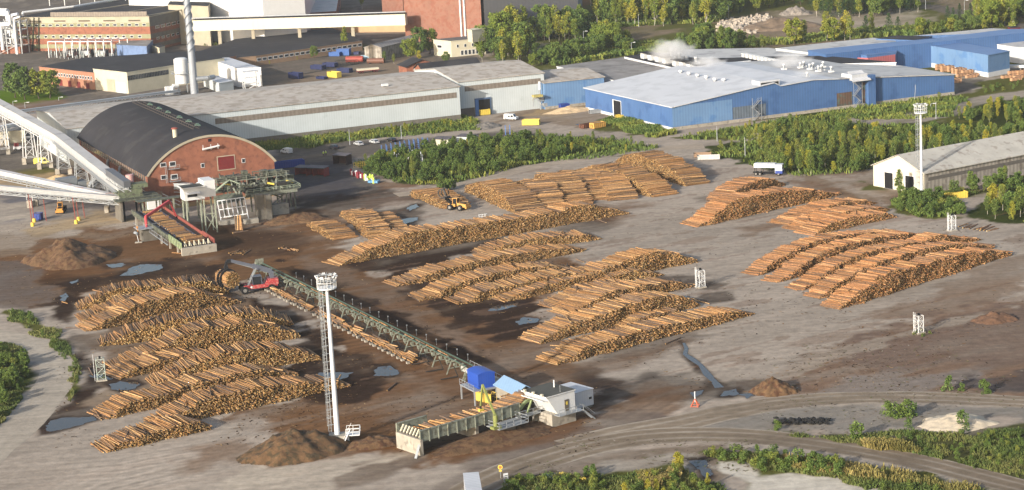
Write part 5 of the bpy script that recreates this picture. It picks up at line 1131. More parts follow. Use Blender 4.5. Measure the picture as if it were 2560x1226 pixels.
# people in hi-vis
HV=M('hi_vis_yellow',(206,236,40),.7,0,.1,2); SK=M('skin',(196,150,124),.6,0,.05,2); NT=M('navy_trousers',(34,38,54),.8,0,.1,2)
def person(u,v,rz,label,step=.0):
    t=thing('person',label,'person',tuple(P(u,v)),rz,'two workers in hi-vis walking')
    me=bpy.data.meshes.new('body'); 
    J=[(0,0,.95),(0,0,1.2),(0,0,1.42),(0,0,1.52),(0,.02,1.65),(-.1,0,.9),(-.11,.12,.5),(-.11,.05,.08),(-.11,.2,.04),(.1,0,.9),(.11,-.1,.5),(.11,-.25,.1),(.11,-.12,.04),(-.2,0,1.4),(-.26,-.06,1.15),(-.27,.06,.9),(.2,0,1.4),(.26,.06,1.15),(.27,.16,.92)]
    E_=[(0,1),(1,2),(2,3),(3,4),(0,5),(5,6),(6,7),(7,8),(0,9),(9,10),(10,11),(11,12),(2,13),(13,14),(14,15),(2,16),(16,17),(17,18)]
    rad=[.15,.15,.16,.06,.11,.1,.075,.05,.045,.1,.075,.05,.045,.075,.055,.045,.075,.055,.045]
    me.from_pydata(J,E_,[]); o=bpy.data.objects.new('body',me); C.objects.link(o); o.parent=t
    sk=o.modifiers.new('skin','SKIN'); 
    if not me.skin_vertices: me.skin_vertices.new() if hasattr(me.skin_vertices,'new') else None
    for i,r_ in enumerate(rad):
        me.skin_vertices[0].data[i].radius=(r_,r_)
    me.skin_vertices[0].data[0].use_root=True
    o.modifiers.new('s','SUBSURF').levels=1
    me.materials.append(NT)
    mb=MB().tube((0,0,.92),(0,0,1.46),.2,.21,n=12).tube((-.2,0,1.44),(-.27,-.06,1.14),.085,.08,n=8).tube((.2,0,1.44),(.27,.06,1.14),.085,.08,n=8).tube((0,0,1.46),(0,0,1.52),.2,.1,n=12); mb.build('jacket',HV,t)
    MB().tube((0,.01,1.55),(0,.01,1.66),.105,.125,n=12).tube((0,.01,1.5),(0,.01,1.56),.08,.105,n=10).build('face',SK,t); MB().tube((0,0,1.66),(0,0,1.72),.14,.13,n=12).tube((0,0,1.72),(0,0,1.79),.13,.06,n=12).build('helmet',WHT_,t); return t
try:
    person(809,391,30,'left one of two workers in yellow hi-vis jackets on the asphalt'); person(815,390,200,'right one of two workers in yellow hi-vis jackets on the asphalt')
except Exception as e_: print('person',e_)
# ---------------- skips, containers, trailers ----------------
def skip(u,v,rz,L,W,H,mat,label,load=None,name='skip_container',cat='container',group=None,mark=None,taper=.0):
    t=thing(name,label,cat,tuple(P(u,v)),rz,group); w_=.12; mb=MB()
    mb.box(-L/2,L/2,-W/2,W/2,.15,.3).box(-L/2,L/2,-W/2,-W/2+w_,.3,H).box(-L/2,L/2,W/2-w_,W/2,.3,H).box(-L/2,-L/2+w_,-W/2+w_,W/2-w_,.3,H).box(L/2-w_,L/2,-W/2+w_,W/2-w_,.3,H)
    mb.build('box',mat,t); mb=MB(); n=int(L/.8)
    for k in range(n+1):
        x=-L/2+.06+(L-.12)*k/n
        for y in (-W/2-.05,W/2+.05): mb.box(x-.05,x+.05,y-.05,y+.05,.3,H-.1)
    for y in (-W/2-.04,W/2+.04): mb.box(-L/2,L/2,y-.07,y+.07,H-.1,H+.03)
    mb.build('ribs',mat,t); mb=MB().box(-L/2-.1,-L/2-.0,-.45,-.3,.3,1.4).box(-L/2-.1,-L/2-.0,.3,.45,.3,1.4).bar((-L/2-.08,-.4,1.4),(-L/2-.08,.4,1.4),.12)
    mb.box(-L/2+.2,L/2-.2,-.6,-.45,0,.16).box(-L/2+.2,L/2-.2,.45,.6,0,.16); mb.build('hook_frame',DARK,t)
    if load: MB().box(-L/2+w_+.01,L/2-w_-.01,-W/2+w_+.01,W/2-w_-.01,.31,H*load).build('load',M('scrap_load',(150,130,110),.9,0,.5,1.5,bump=1),t)
    return t
skip(740,197,-45,7,2.6,2.7,NAVY,'grey-blue skip container nearest the boiler house',.8)
skip(836,194,-45,6.4,2.6,2.5,YEL,'yellow skip container in the industrial yard',.6)
skip(805,198,-40,5,2.3,1.1,NAVY,'low dark blue flat skip left of the yellow one')
for u,v,l in ((796,174,'low dark blue skip at the left of the yard cluster'),(826,168,'dark blue skip behind the low one'),(862,182,'dark blue skip directly behind the yellow one')):
    skip(u,v,-35,7,2.5,2.0,NAVY,l,.5)
skip(838,141,-20,5.5,2.5,2,M('mid_blue',(40,100,180),.5,0,.1,1),'low bright blue container beside the tall bright blue one')
skip(860,139,-20,6.5,2.6,3.2,M('mid_blue',(40,100,180),.5,0,.1,1),'tall bright blue container beside the tree',.97)
skip(892,137,158,3,2,1.4,NAVY,'tiny dark blue container at the back of the yard')
skip(1328,313,-12,6.2,2.5,2.0,YEL,'yellow skip container beside the white van in the forecourt',.7)
skip(1467,320,40,5,2.3,1.5,M('brown_skip',(120,72,50),.7,0,.3,1),'brown skip container next to the orange-yellow one',.7)
skip(1494,320,40,5.4,2.3,2.0,M('orange_yellow',(226,170,50),.6,0,.15,1),'orange-yellow skip container at the roadside before the blue hall',.9)
skip(1411,277,20,3.4,2.4,2.6,BLUP,'small bright blue container on the wood chips',.9)
skip(1480,271,20,4,2,1.6,YEL,'yellow crate at the corner of the blue hall')
skip(1490,284,20,5,2,1.4,GALV,'grey cage bin at the corner of the blue hall',.7)
skip(1550,297,20,3,2,1.4,YEL,'yellow bin inside the dark blue-hall door')
skip(1211,288,20,4,2,2.2,YEL,'yellow skip inside the open warehouse door')
skip(712,420,22,13,2.6,2.2,BLUP,'long blue container with a white ring mark right of the arch hall',.8)
t=thing('tank','long brown tank lying in the industrial yard','tank',tuple(P(940,159)),-15); MB().tube((-4,0,1.2),(4,0,1.2),1.2,n=14).build('shell',M('brown_tank',(128,82,62),.6,0,.2,1),t); MB().box(-3,-2,-1,1,0,.4).box(2,3,-1,1,0,.4).build('cradle',DARK,t)
t=thing('tank','long pale blue tank by the grey shed','tank',tuple(P(930,152)),-8); MB().tube((-5,0,1.4),(5,0,1.4),1.3,n=14).build('shell',M('pale_blue_tank',(150,186,206),.5,0,.1,1),t); MB().box(-3,-2,-1,1,0,.5).box(2,3,-1,1,0,.5).build('cradle',DARK,t)
t=thing('tank','red tank standing behind the flat racks','tank',tuple(P(887,156)),-10); MB().tube((-4,0,1.4),(4,0,1.4),1.4,n=14).build('shell',M('red_tank',(176,70,54),.6,0,.2,1),t); MB().box(-3,-2,-1,1,0,.4).box(2,3,-1,1,0,.4).build('cradle',DARK,t)
t=thing('trailer','red trailer loaded with pale logs in the industrial yard','trailer',tuple(P(920,182)),15); MB().box(-5,5,-1.2,1.2,.9,1.2).build('chassis',M('dark_red',(130,30,44),.6,0,.2,1),t); MB().box(-4.8,4.8,-1.1,1.1,1.2,2.0).build('load',CREAM,t)
for x in (-3.8,-2.6,2.6,3.8):
    for y in (-1.1,1.1): wheel(t,x,y,.5,.3,hub=MC['dark_red'])
t=thing('flat_rack','dark open steel rack in the middle of the yard cluster','rack',tuple(P(868,162)),-20); mb=MB()
for x in range(-5,6,2):
    for y in (-1.3,1.3): mb.bar((x,y,0),(x,y,2),.12)
for y in (-1.3,1.3): 
    for z in (.3,2): mb.bar((-5,y,z),(5,y,z),.14)
mb.build('frame',DARK,t)
# hooklift frames, trailers etc on the yard
t=skip(1772,399,-8,7,2.4,1.3,M('white_dirty',(216,214,206),.6,0,.15,1),'white open trailer body beside the haul road',.5)
skip(1757,393,-8,5.5,2.4,1.3,TAN,'brown open trailer body behind the white one',.5)
t=thing('truck','white and blue truck cab wreck above the right log block','truck',tuple(P(1920,438)),-20)
MB().box(-4,2.4,-1.2,1.2,2.4,3.6).build('roof_fairing',WHT_,t); MB().box(2.4,4.6,-1.25,1.25,.8,3.4).build('cab',M('white_blue',(206,212,226),.5,0,.1,1),t); MB().box(2.5,4.65,-1.28,1.28,.7,1.5).build('lower_panel',BLUP,t); MB().box(4.58,4.64,-1,1,2,3).build('windscreen',GLS,t)
mb=MB(); mb.box(-4.5,4.4,-.5,.5,.7,.95)
for x in (-3.8,-1.6,.8): mb.bar((x,-1,.9),(x,-1,2.5),.14).bar((x,1,.9),(x,1,2.5),.14)
mb.build('chassis',DARK,t)
for x in (-3.4,-2.2,3.4):
    for y in (-1.05,1.05): wheel(t,x,y,.5,.3)
# rust red boxes near arch hall
def shed(u,v,rz,L,W,H,mat,label,open_=True,name='shed'):
    t=thing(name,label,'shed',tuple(P(u,v)),rz); w_=.12; mb=MB()
    mb.box(0,L,W-w_,W,0,H).box(0,w_,0,W-w_,0,H).box(L-w_,L,0,W-w_,0,H); 
    if not open_: mb.box(w_,L-w_,0,w_,0,H)
    mb.build('wall',mat,t); MB().add([(-.2,-.3,H),(L+.2,-.3,H),(L+.2,W+.2,H+.3),(-.2,W+.2,H+.3),(-.2,-.3,H+.15),(L+.2,-.3,H+.15),(L+.2,W+.2,H+.45),(-.2,W+.2,H+.45)],[(3,2,1,0),(4,5,6,7),(0,1,5,4),(1,2,6,5),(2,3,7,6),(3,0,4,7)]).build('roof',M('sheet_roof_dark',(104,96,100),.7,0,.25,.6),t); return t
BRW=M('dark_brown_sheet',(74,46,44),.8,0,.3,.8)
shed(833,411,-35,5.5,3,3,BRW,'dark brown open container shed beside the gas bottles')
shed(1083,366,-28,6,4,2.4,CREAM,'small cream shed with a white roof among the thicket',False)
shed(1142,358,-28,6,4,2.2,W_pale,'small grey hut right of the cream shed',False)
RR=M('rust_red_sheet',(168,60,48),.8,0,.3,.8)
shed(765,440,-30,7,3,2.6,RR,'rust red open container with a dark roof right of the chipper',True)
shed(738,438,-30,7,3,2.4,RR,'rust red shed left of the open one, its roof sagging',True)
# gas bottle and drum rows
for k in range(26):
    f=k/26; u=878+f*58+R.uniform(-4,4); v=436+f*20+R.uniform(-3,4); red=R.random()<.6
    if f>.6 and R.random()<.5: m_,n_=HV,'yellow-green'
    else: m_,n_=(M('drum_red',(150,30,48),.5,0,.1,1),'dark red') if red else (WHT_,'white')
    h=R.uniform(1.2,2.2); p=P(u,v); o=thing('gas_bottle',n_+' bottle in the colourful row beside the thicket','gas bottle',tuple(p),0,'colourful gas bottles in a row')
    MB().tube((0,0,0),(0,0,h*.85),.4,n=10).tube((0,0,h*.85),(0,0,h),.4,.15,n=10).build('body',m_,o); MB().tube((0,0,h),(0,0,h+.15),.1,n=6).build('valve',DARK,o)
skip(935,458,-25,3.4,1.6,.9,M('light_blue_crate',(90,160,210),.5,0,.1,1),'light blue crate at the lower end of the bottle row')
skip(925,452,-25,2.6,1.4,.8,WHT_,'white crate at the lower end of the bottle row')
def cage(u,v,rz,L,W,H,label,mat=YEL,z=0,name='cage_crate'):
    p=P(u,v); p.z=z; t=thing(name,label,'cage',tuple(p),rz); mb=MB(); n=max(3,int(L/.7))
    for y in (0,W):
        for z_ in (0,H/2,H): mb.bar((0,y,z_),(L,y,z_),.09)
        for k in range(n+1): mb.bar((L*k/n,y,0),(L*k/n,y,H),.07)
    for x in (0,L):
        for z_ in (0,H): mb.bar((x,0,z_),(x,W,z_),.09)
    mb.build('frame',mat,t); return t
cage(884,420,-20,4,2,1.6,'yellow cage crate behind the gas bottles')
t=thing('skip_container','bright yellow open low crate by the warehouse wall','container',tuple(P(2369,499)),12)
mb=MB().box(0,6,-.1,0,0,1.7).box(0,.1,0,2.6,0,1.4).box(5.9,6,0,2.6,0,1.7).box(0,6,2.6,2.7,0,1.3).box(0,6,0,2.6,0,.12); mb.build('box',YEL,t); mb=MB()
for k in range(9): mb.box(.1+k*.7,.2+k*.7,-.2,-.1,0,1.7)
mb.build('ribs',YEL,t)
# blue stake racks and white posts
t=thing('stake_rack','row of blue steel stakes and dark racks along the thicket','rack',tuple(P(968,388)),-25+47); mb=MB(); m2=MB(); q=loc_of(t,P(1070,368)); a_=math.atan2(q.y,q.x); Lq=math.hypot(q.x,q.y)
for k in range(10):
    x,y=q.x*k/9,q.y*k/9; mb.bar((x,y,0),(x,y,3.2),.28); mb.bar((x-1,y+2.5,0),(x-1,y+2.5,3.2),.28)
for z in (.6,1.2,1.8): m2.bar((0,0,z),(q.x,q.y,z),.2)
mb.build('stakes',M('stake_blue',(86,126,190),.5,0,.1,1),t); m2.build('rack_bars',BRW,t)
for k in range(18):
    u=985+R.uniform(0,72); v=392+R.uniform(0,14)+ (u-985)*.05; p=P(u,v); o=MB().box(-.16,.16,-.16,.16,0,R.uniform(2,3.2)).build('white_post',WHT_,None,label='slim white post in the cluster in front of the thicket',cat='post',group='white posts before the thicket',loc=tuple(p))
for u,v in ((1264,338),(1275,337)): MB().box(-.16,.16,-.16,.16,0,3.4).build('blue_stake',MC['stake_blue'],None,label='blue stake above the middle of the thicket',cat='post',group='blue stakes above the thicket',loc=tuple(P(u,v)))
# street lamps
def lamp(u,v,vt,label,arm=True):
    h=hg(u,v,vt); t=thing('street_lamp',label,'street lamp',tuple(P(u,v)),0,'slim lamp posts'); MB().tube((0,0,0),(0,0,h),.14,.08,n=8).build('pole',GALV,t)
    if arm: MB().bar((0,0,h),(1.2,0,h+.1),.12).build('arm',GALV,t); MB().box(.8,1.9,-.22,.22,h,h+.2).build('lamp_head',WHT_,t)
for u,v,vt,l in ((1460,120,79,'slim lamp post beside the pale forest road'),(1579,134,107,'lamp post behind the kiln roof'),(1597,68,35,'pole in front of the birches'),(1793,354,316,'wooden pole above the road junction'),(1863,393,343,'wooden pole left of the right thicket'),(2327,284,260,'slim lamp by the gravel road'),(2340,298,255,'thin pole right of the white mast head'),(2314,24,-6,'lamp on the far asphalt road'),(2411,36,2,'second lamp on the far asphalt road'),(2512,64,22,'lamp at the far right road'),(33,267,254,'low lamp on the lawn, left'),(63,270,257,'low lamp on the lawn, middle'),(147,252,244,'low lamp on the lawn, right'),(875,363,324,'thin pole in the warehouse bank'),(1004,347,314,'thin pole right of the black car'),(1210,44,12,'pole at the foot of the mill tower'),(1272,115,72,'pale pole among the trees'),(1812,45,0,'tall pole at the far substation'),(1822,47,5,'second tall pole at the far substation')): lamp(u,v,vt,l,'pole' not in l)
# timber bundles
TB=M('sawn_timber',(212,158,110),.75,0,.2,1.2,stripe=.4,sdep=.1)
def bundle(u,v,n,label,rz=25):
    p=P(u,v); t=thing('timber_package',label,'timber package',tuple(p),rz+R.uniform(-6,6),'sawn timber packages outside the blue annex'); mb=MB()
    for k in range(n): mb.box(-2.5,2.5,-.6,.6,.1+k*1.15,1.15+k*1.15)
    mb.build('boards',TB,t); mb=MB()
    for x in (-1.6,0,1.6): mb.box(x-.06,x+.06,-.63,.63,.08,.1+1.17*n)
    mb.build('straps',DARK,t)
for i,(u,v,n) in enumerate(((2353,175,2),(2366,179,2),(2382,179,2),(2393,184,2),(2402,186,2),(2418,190,2),(2432,192,1),(2445,189,1),(2404,192,1),(2428,195,1),(2388,208,1),(2390,203,1),(2518,196,1),(2535,192,2),(2548,196,1),(2556,190,2),(2540,202,1))): bundle(u,v,n,'sawn timber package lying outside the blue annex' if i<12 else 'sawn timber package at the far right edge')
t=thing('trailer','white flatbed trailer parked at the far right','trailer',tuple(P(2533,175)),-25); MB().box(-5,5,-1.2,1.2,1.0,1.9).build('bed',WHT_,t); [wheel(t,x,y,.5,.3) for x in (-3.5,-2.3,3) for y in (-1,1)]
# ---------------- bottom edge things ----------------
t=thing('truck_trailer','white box trailer cut by the bottom edge of the picture','trailer',tuple(P(1168,1268)),70)
a=P(1158,1183,4); b=P(1213,1179,4); ang_=math.degrees(math.atan2(b.y-a.y,b.x-a.x)); Wt=(b-a).length
t.location=(a.x,a.y,0); t.rotation_euler=(0,0,math.radians(ang_)); 
MB().box(0,2.55,-13,0,1.2,3.9).build('box_body',M('trailer_side',(196,202,214),.5,0,.06,.5,stripe=.9,sdep=.04),t); MB().box(-.05,2.6,-13.05,.05,3.9,4.0).build('roof',R_white,t)
for y in (-11,-9.7,-8.4,-1.5):
    for x in (.2,2.35): o=MB().tube((-.15,0,0),(.15,0,0),.5,n=16).build('wheel',TYR,t,loc=(x,y,.5))
MB().box(.6,1.95,-13,-.2,.9,1.2).build('chassis',DARK,t)
t=thing('road_sign','small round yellow road sign near the white trailer','road sign',tuple(P(1252,1196)),0); MB().tube((0,0,0),(0,0,2.4),.05,n=6).build('post',GALV,t); MB().tube((0,-.05,2.0),(0,.02,2.0),.42,n=16).build('sign_disc',YEL,t); MB().tube((0,-.07,2.0),(0,-.04,2.0),.26,n=16).build('symbol',M('sign_orange',(226,120,30),.5),t); MB().box(-.25,.25,-.06,0,1.2,1.5).build('sub_plate',YEL,t)
t=thing('notice_board','narrow white notice sign on a post at the bottom edge','road sign',tuple(P(1266,1220)),20); MB().box(-.4,.4,-.05,.05,.6,2.6).build('panel',WHT_,t); mb=MB(); 
for k in range(5): mb.box(-.28,.28,-.075,-.05,.9+k*.3,1.02+k*.3)
mb.build('text_lines',DARK,t); MB().box(-.05,.05,.05,.12,0,2.6).build('post',GALV,t)
t=thing('steel_bars','pair of yellow steel bars lying on the dirt at the bottom','steel bars',tuple(P(1430,1192)),-45); MB().box(-2.8,2.8,-.3,-.05,.05,.3).box(-2.6,3,.15,.4,.05,.3).build('bars',YEL,t)
t=thing('marker_post','orange and white marker post with splayed feet in the wet mud','marker post',tuple(P(1738,1016)),0); MB().tube((0,0,.9),(0,0,2.9),.12,.1,n=8).build('post',WHT_,t); mb=MB(); OR=M('orange_paint',(230,100,50),.5,0,.1,1)
for k in range(4): a=k*1.57+.5; mb.bar((1.0*math.cos(a),1.0*math.sin(a),0),(0,0,1.5),.13); mb.bar((1.0*math.cos(a),1.0*math.sin(a),.1),(1.0*math.cos(a+1.57),1.0*math.sin(a+1.57),.1),.08)
mb.build('splayed_feet',OR,t)
t=thing('tyre_pile','low heap of old black tyres beside the upper gravel road','tyre heap',tuple(P(2000,1060)),0); mb=MB()
for k in range(120):
    u,v=R.uniform(1930,2075),1058+R.uniform(-6,6); p=P(u,v); q=p-t.location; z=R.uniform(.1,.6); a=R.uniform(0,3)
    n_=Vector((R.uniform(-.5,.5),R.uniform(-.5,.5),1)).normalized()*.13; c_=Vector((q.x,q.y,z)); mb.tube(c_-n_,c_+n_,.34,n=9)
mb.build('tyres',TYR,t,kind='stuff')
t=thing('dish_marker','small grey dish marker with an orange ball left of the infeed deck','marker post',tuple(P(347,607)),0)
MB().box(-1,1,-.6,.6,0,.25).build('foot',CONC,t); MB().tube((0,0,.2),(-.3,0,2.2),.1,n=6).build('post',WHT_,t); MB().tube((-.6,-.2,2.4),(-.3,0,3.0),.8,.6,n=12).build('dish',GALV,t)
bm_=MB(); bm_.tube((0,0,4.0),(0,0,4.3),.2,.42,n=10).tube((0,0,4.3),(0,0,4.6),.42,.2,n=10).tube((0,0,2.8),(0,0,4.0),.06,n=6); bm_.build('ball',M('ball_orange',(240,150,20),.5),t)
for u,v,l in ((82,566,'yellow concrete foot at the left red trestle leg'),(86,556,'yellow concrete foot behind the left one'),(191,560,'yellow concrete foot at the right red trestle leg'),(197,552,'yellow concrete foot behind the right one')):
    MB().tube((0,0,0),(0,0,1.0),.55,n=12).tube((0,0,1.0),(0,0,1.15),.55,.4,n=12).build('bollard',YEL,None,label=l,cat='bollard',group='yellow concrete feet',loc=tuple(P(u,v)))
skip(96,551,-10,2.4,2,2.2,BLUP,'blue box between the red trestle legs',.95)
# ---------------- loaders ----------------
RED=M('loader_red',(196,56,60),.5,0,.2,1.2,rgb2=(206,120,112),thr=.5); GRYM=M('boom_grey',(104,110,126),.5,.1,.15,1); BLKM=M('grapple_black',(38,40,46),.6,.1,.2,1)
a=P(613,736); b=P(680,728); rz=math.degrees(math.atan2(b.y-a.y,b.x-a.x))
t=thing('log_stacker','big red log stacker holding a bundle of logs high in its grapple','log stacker',tuple(a),rz); Ls=(b-a).length; 
for x,nm in ((0,1),(Ls,0)):
    for y in (0,3.4): wheel(t,x,y,.92 if nm else .85,.7)
mb=MB(); mb.add([(.4,.2,1.0),(Ls+1.6,.2,1.1),(Ls+1.6,.2,2.6),(Ls-1,.2,2.6),(Ls-1.4,.2,1.9),(.9,.2,1.9),(.4,3.2,1.0),(Ls+1.6,3.2,1.1),(Ls+1.6,3.2,2.6),(Ls-1,3.2,2.6),(Ls-1.4,3.2,1.9),(.9,3.2,1.9)],[(0,1,2,3,4,5),(11,10,9,8,7,6),(0,5,11,6),(5,4,10,11),(4,3,9,10),(3,2,8,9),(2,1,7,8),(1,0,6,7)])
mb.build('chassis',RED,t); MB().box(Ls-.6,Ls+1.8,.1,3.3,1.6,3.0).build('counterweight',RED,t)
for y in (-.1,3.1): MB().box(-.2,1.1,y,y+.4,1.85,2.05).build('mudguard',RED,t)
for x in (1.4,): MB().tube((x+.3,.16,1.5),(x+.3,.1,1.5),.26,n=14).build('round_emblem',WHT_,t)
# cab
mb=MB(); X0,X1=2.2,4.4
for x in (X0,X1):
    for y in (.4,2.2): mb.bar((x,y,1.9),(x-.1,y,3.9),.14)
mb.box(X0-.2,X1,.3,2.3,3.9,4.05); c_=mb.build('cab',GRYM,t); MB().box(X0+.08,X1-.08,.48,2.12,1.95,3.85).build('glass',GLS,c_)
for y in (.3,1.4): 
    MB().bar((.9,y,1.9),(3.3,y+.4,6.0),.2).build('lift_cylinder',GALV,t)
tp=[Vector((Ls+.5,1.7,4.6)),Vector((2.6,1.7,6.4)),Vector((-2.6,1.7,8.3))]
tip=t.location+Matrix.Rotation(math.radians(rz),3,'Z')@tp[2]
mb=MB(); mb.bar(tp[0],tp[1],.75,1.15); mb.bar((Ls+.5,1.7,2.6),tp[0],1.0,1.0); mb.build('boom',GRYM,t); MB().bar(tp[1]-Vector((0,0,-.05)),tp[2],.5,.7).build('boom_extension',GRYM,t)
MB().bar((3.3,2.3,5.6),(-1.6,2.3,7.5),.18).build('boom_ram',GALV,t)
gx=Vector((-6.0,1.7,5.9)); mb=MB().bar(tp[2],(-3.6,1.7,8.2),.6,.8).bar((-3.6,1.7,8.3),(-4.0,1.7,6.8),.55).bar((-3.9,1.5,7.8),(-4.3,1.5,6.8),.2); mb.build('jib',BLKM,t)
# grapple: arcs around the bundle; bundle axis perpendicular to view (logs point towards camera-right)
bd=Vector((.35,-1,0)).normalized(); sd=Vector((1,.35,0)).normalized(); gr=2.0; gc=Vector((-3.8,1.9,4.0))
mb=MB()
for off in (-.7,.7):
    for s_ in (-1,1):
        pts=[gc+bd*off+sd*(s_*gr*1.12*math.sin(a))+Vector((0,0,gr*1.12*math.cos(a))) for a in [k*.3 for k in range(9)]]
        for p_,q_ in zip(pts[:-1],pts[1:]): mb.bar(p_,q_,.5,.34,upv=bd)
mb.bar(gc+Vector((0,0,gr*1.1)),gc+Vector((0,0,gr*1.1+.9)),1.0,.9); mb.bar(gc+bd*1.0+Vector((-1.2,0,gr*.95)),gc+bd*1.0+Vector((1.4,0,gr*.95)),.25); mb.build('grapple',BLKM,t)
ps=[];qs=[]
bd3=bd
for i_ in range(-9,10):
    for j_ in range(-9,10):
        x=i_*.27+(j_%2)*.135; z=j_*.235
        if x*x/1.0+z*z/1.1<gr*gr*.93: 
            c3=gc+sd*x+Vector((0,0,z)); o_=R.uniform(-.25,.25); ps.append(c3+bd3*(2.9+o_)); qs.append(c3-bd3*(2.6-o_))
rm=Matrix.Rotation(math.radians(rz),3,'Z'); ps=np.array([rm@p for p in ps]);qs=np.array([rm@p for p in qs]); n_=len(ps)
bt=thing('log_bundle','round bundle of logs hanging in the black grapple of the stacker','log bundle',tuple(t.location),0)
V_,F_,mi,col_=log_arrays(ps,qs,np.full(n_,.14)*(.75+.4*NP.rand(n_)),np.full(n_,.12),tones(n_,BARKC,NP),tones(n_,ENDC*1.1,NP,.6,1.3))
mkobj('logs',np_mesh('logs',V_,F_,LM,mi,attr=col_),parent=bt,kind='stuff')
# yellow wheel loader
LY=M('loader_yellow',(222,160,50),.5,0,.15,1,rgb2=(196,150,70),thr=.6)
def wloader(u,v,rz,label,grip=True,s=1.0,mat=LY):
    t=thing('wheel_loader',label,'wheel loader',tuple(P(u,v)),rz)
    for x in (-1.7,1.7):
        for y in (-1.15,1.15): wheel(t,x*s,y*s,.85*s,.6*s)
    MB().add([(-3.6*s,-.95*s,1.0*s),(-.6*s,-.95*s,1.0*s),(-.6*s,-.95*s,2.2*s),(-3.6*s,-.95*s,1.9*s),(-3.6*s,.95*s,1.0*s),(-.6*s,.95*s,1.0*s),(-.6*s,.95*s,2.2*s),(-3.6*s,.95*s,1.9*s)],[(0,1,2,3),(7,6,5,4),(0,3,7,4),(3,2,6,7),(2,1,5,6),(1,0,4,5)]).build('engine_hood',mat,t)
    MB().box(-4.0*s,-3.5*s,-1.3*s,1.3*s,.7*s,1.4*s).build('counterweight',mat,t); MB().box(-3.2*s,-1.4*s,-.5*s,.5*s,2.05*s,2.25*s).build('grille',DARK,t)
    c=MB(); 
    for x in (-.5,.9):
        for y in (-.75,.75): c.bar((x*s,y*s,1.9*s),(x*s*.9,y*s,3.4*s),.14)
    c.box(-.7*s,1.05*s,-.9*s,.9*s,3.4*s,3.55*s); c=c.build('cab',mat,t); MB().box(-.42*s,.82*s,-.68*s,.68*s,1.9*s,3.35*s).build('glass',GLS,c)
    MB().box(.3*s,2.6*s,-.5*s,.5*s,1.0*s,1.7*s).build('front_frame',mat,t)
    mb=MB()
    for y in (-.5,.5): mb.bar((1.6*s,y*s,1.7*s),(4.0*s,y*s,(3.4 if grip else 1.0)*s),.28*s,.45*s)
    mb.build('lift_arm',DARK if grip else mat,t)
    if grip:
        mb=MB()
        for y in (-.8,.8):
            pts=[Vector((4.4+1.25*math.cos(a),y,4.7+1.25*math.sin(a))) for a in [k*.45-1.9 for k in range(13)]]
            for p_,q_ in zip(pts[:-1],pts[1:]): mb.bar(p_,q_,.3,.28,upv=(0,1,0))
        mb.bar((3.2,0,3.2),(4.4,0,6),.5).bar((3.3,-1.5,3.4),(3.3,1.5,3.4),.5); mb.build('log_grapple',M('old_steel',(74,70,68),.7,.1,.3,1),t)
    else: MB().box(4.0*s,5.4*s,-1.5*s,1.5*s,.3*s,1.5*s).build('bucket',DARK,t)
    return t
wloader(1143,525,148,'yellow wheel loader with a raised empty log grapple beside the low stack')
wloader(152,532,95,'orange-yellow wheel loader seen from behind on the pale ground under the conveyors',False,.9,M('loader_orange',(236,160,24),.5,0,.1,1))
t=thing('forklift','small red and white machine parked behind the trestle','forklift',tuple(P(46,377)),20)
MB().box(-1.6,1.4,-.9,.9,.6,1.6).build('body',WHT_,t); MB().box(-1.2,.2,-.8,.8,1.6,2.8).build('cab',REDD,t); [wheel(t,x,y,.5,.4) for x in (-1.1,1.1) for y in (-.8,.8)]
MB().box(1.4,1.6,-.7,.7,.2,3.2).build('mast',DARK,t)
# ---------------- sorting line with bins ----------------
s0=P(652,690,0); s1=P(1176,952,0); sd_=(s1-s0); Ls_=sd_.length; rz=math.degrees(math.atan2(sd_.y,sd_.x))
t=thing('sorting_conveyor','long green sorting conveyor on legs running diagonally across the yard','conveyor',tuple(s0),rz); SC=t
hz=2.8
MB().box(0,Ls_,-.6,.6,hz-.1,hz+.15).build('deck',MC['bark_mulch_dark'],t); mb=MB()
for y in (-.7,.7): mb.bar((0,y,hz+.35),(Ls_,y,hz+.25),.15,.3)
mb.build('side_rails',M('rail_green',(78,104,90),.6,.1,.25,1),t)
NB=17
for k in range(NB+1):
    x=Ls_*k/NB; mb=MB(); 
    for y,f in ((-.9,-1.9),(.9,1.6)): mb.bar((x,y*.7,hz),(x,f,0),.2)
    mb.bar((x,-1.5,hz-1.6),(x,1.2,hz-1.6),.16).bar((x,-1.0,hz+.3),(x-.0,-1.9,hz-.2),.2); mb.build('support_leg',GRNL,t)
for k in range(NB*2):
    x=Ls_*(k+.5)/(NB*2); mb=MB().bar((x,-.5,hz+.5),(x,-1.3,hz+.2),.3,.22).box(x-.25,x+.25,-1.0,-.4,hz-.9,hz-.2); mb.build('kicker',GRNL,t)
mb=MB()
for k in range(NB): x=Ls_*(k+.5)/NB; mb.bar((x,-1.9,2.6),(x+.1,-1.1,.3),.18).bar((x+.1,-1.1,.3),(x,-5,.3),.18)
mb.build('sloped_skid',M('dark_steel',(58,56,54),.7,.1,.3,1),t)
MB().add([(-1.6,-1.1,hz-.6),(-.1,-1.1,hz-.6),(-.1,-1.1,hz+1.6),(-1.6,1.1,hz-.6),(-.1,1.1,hz-.6),(-.1,1.1,hz+1.6)],[(0,1,2),(5,4,3),(0,2,5,3),(1,4,5,2),(0,3,4,1)]).build('end_hopper',GRNL,t)
# posts with cables along the far side
for k in range(20): 
    x=8+k*5.2; w_=s0+Matrix.Rotation(math.radians(rz),3,'Z')@Vector((x,6.5,0)); MB().tube((0,0,0),(0,0,1.3),.07,n=6).box(-.14,.14,-.05,.05,1.1,1.4).build('marker_stick',GALV,None,label='thin marker stick behind the sorting line',cat='marker stick',group='marker sticks behind the sorting line',loc=(w_.x,w_.y,0))
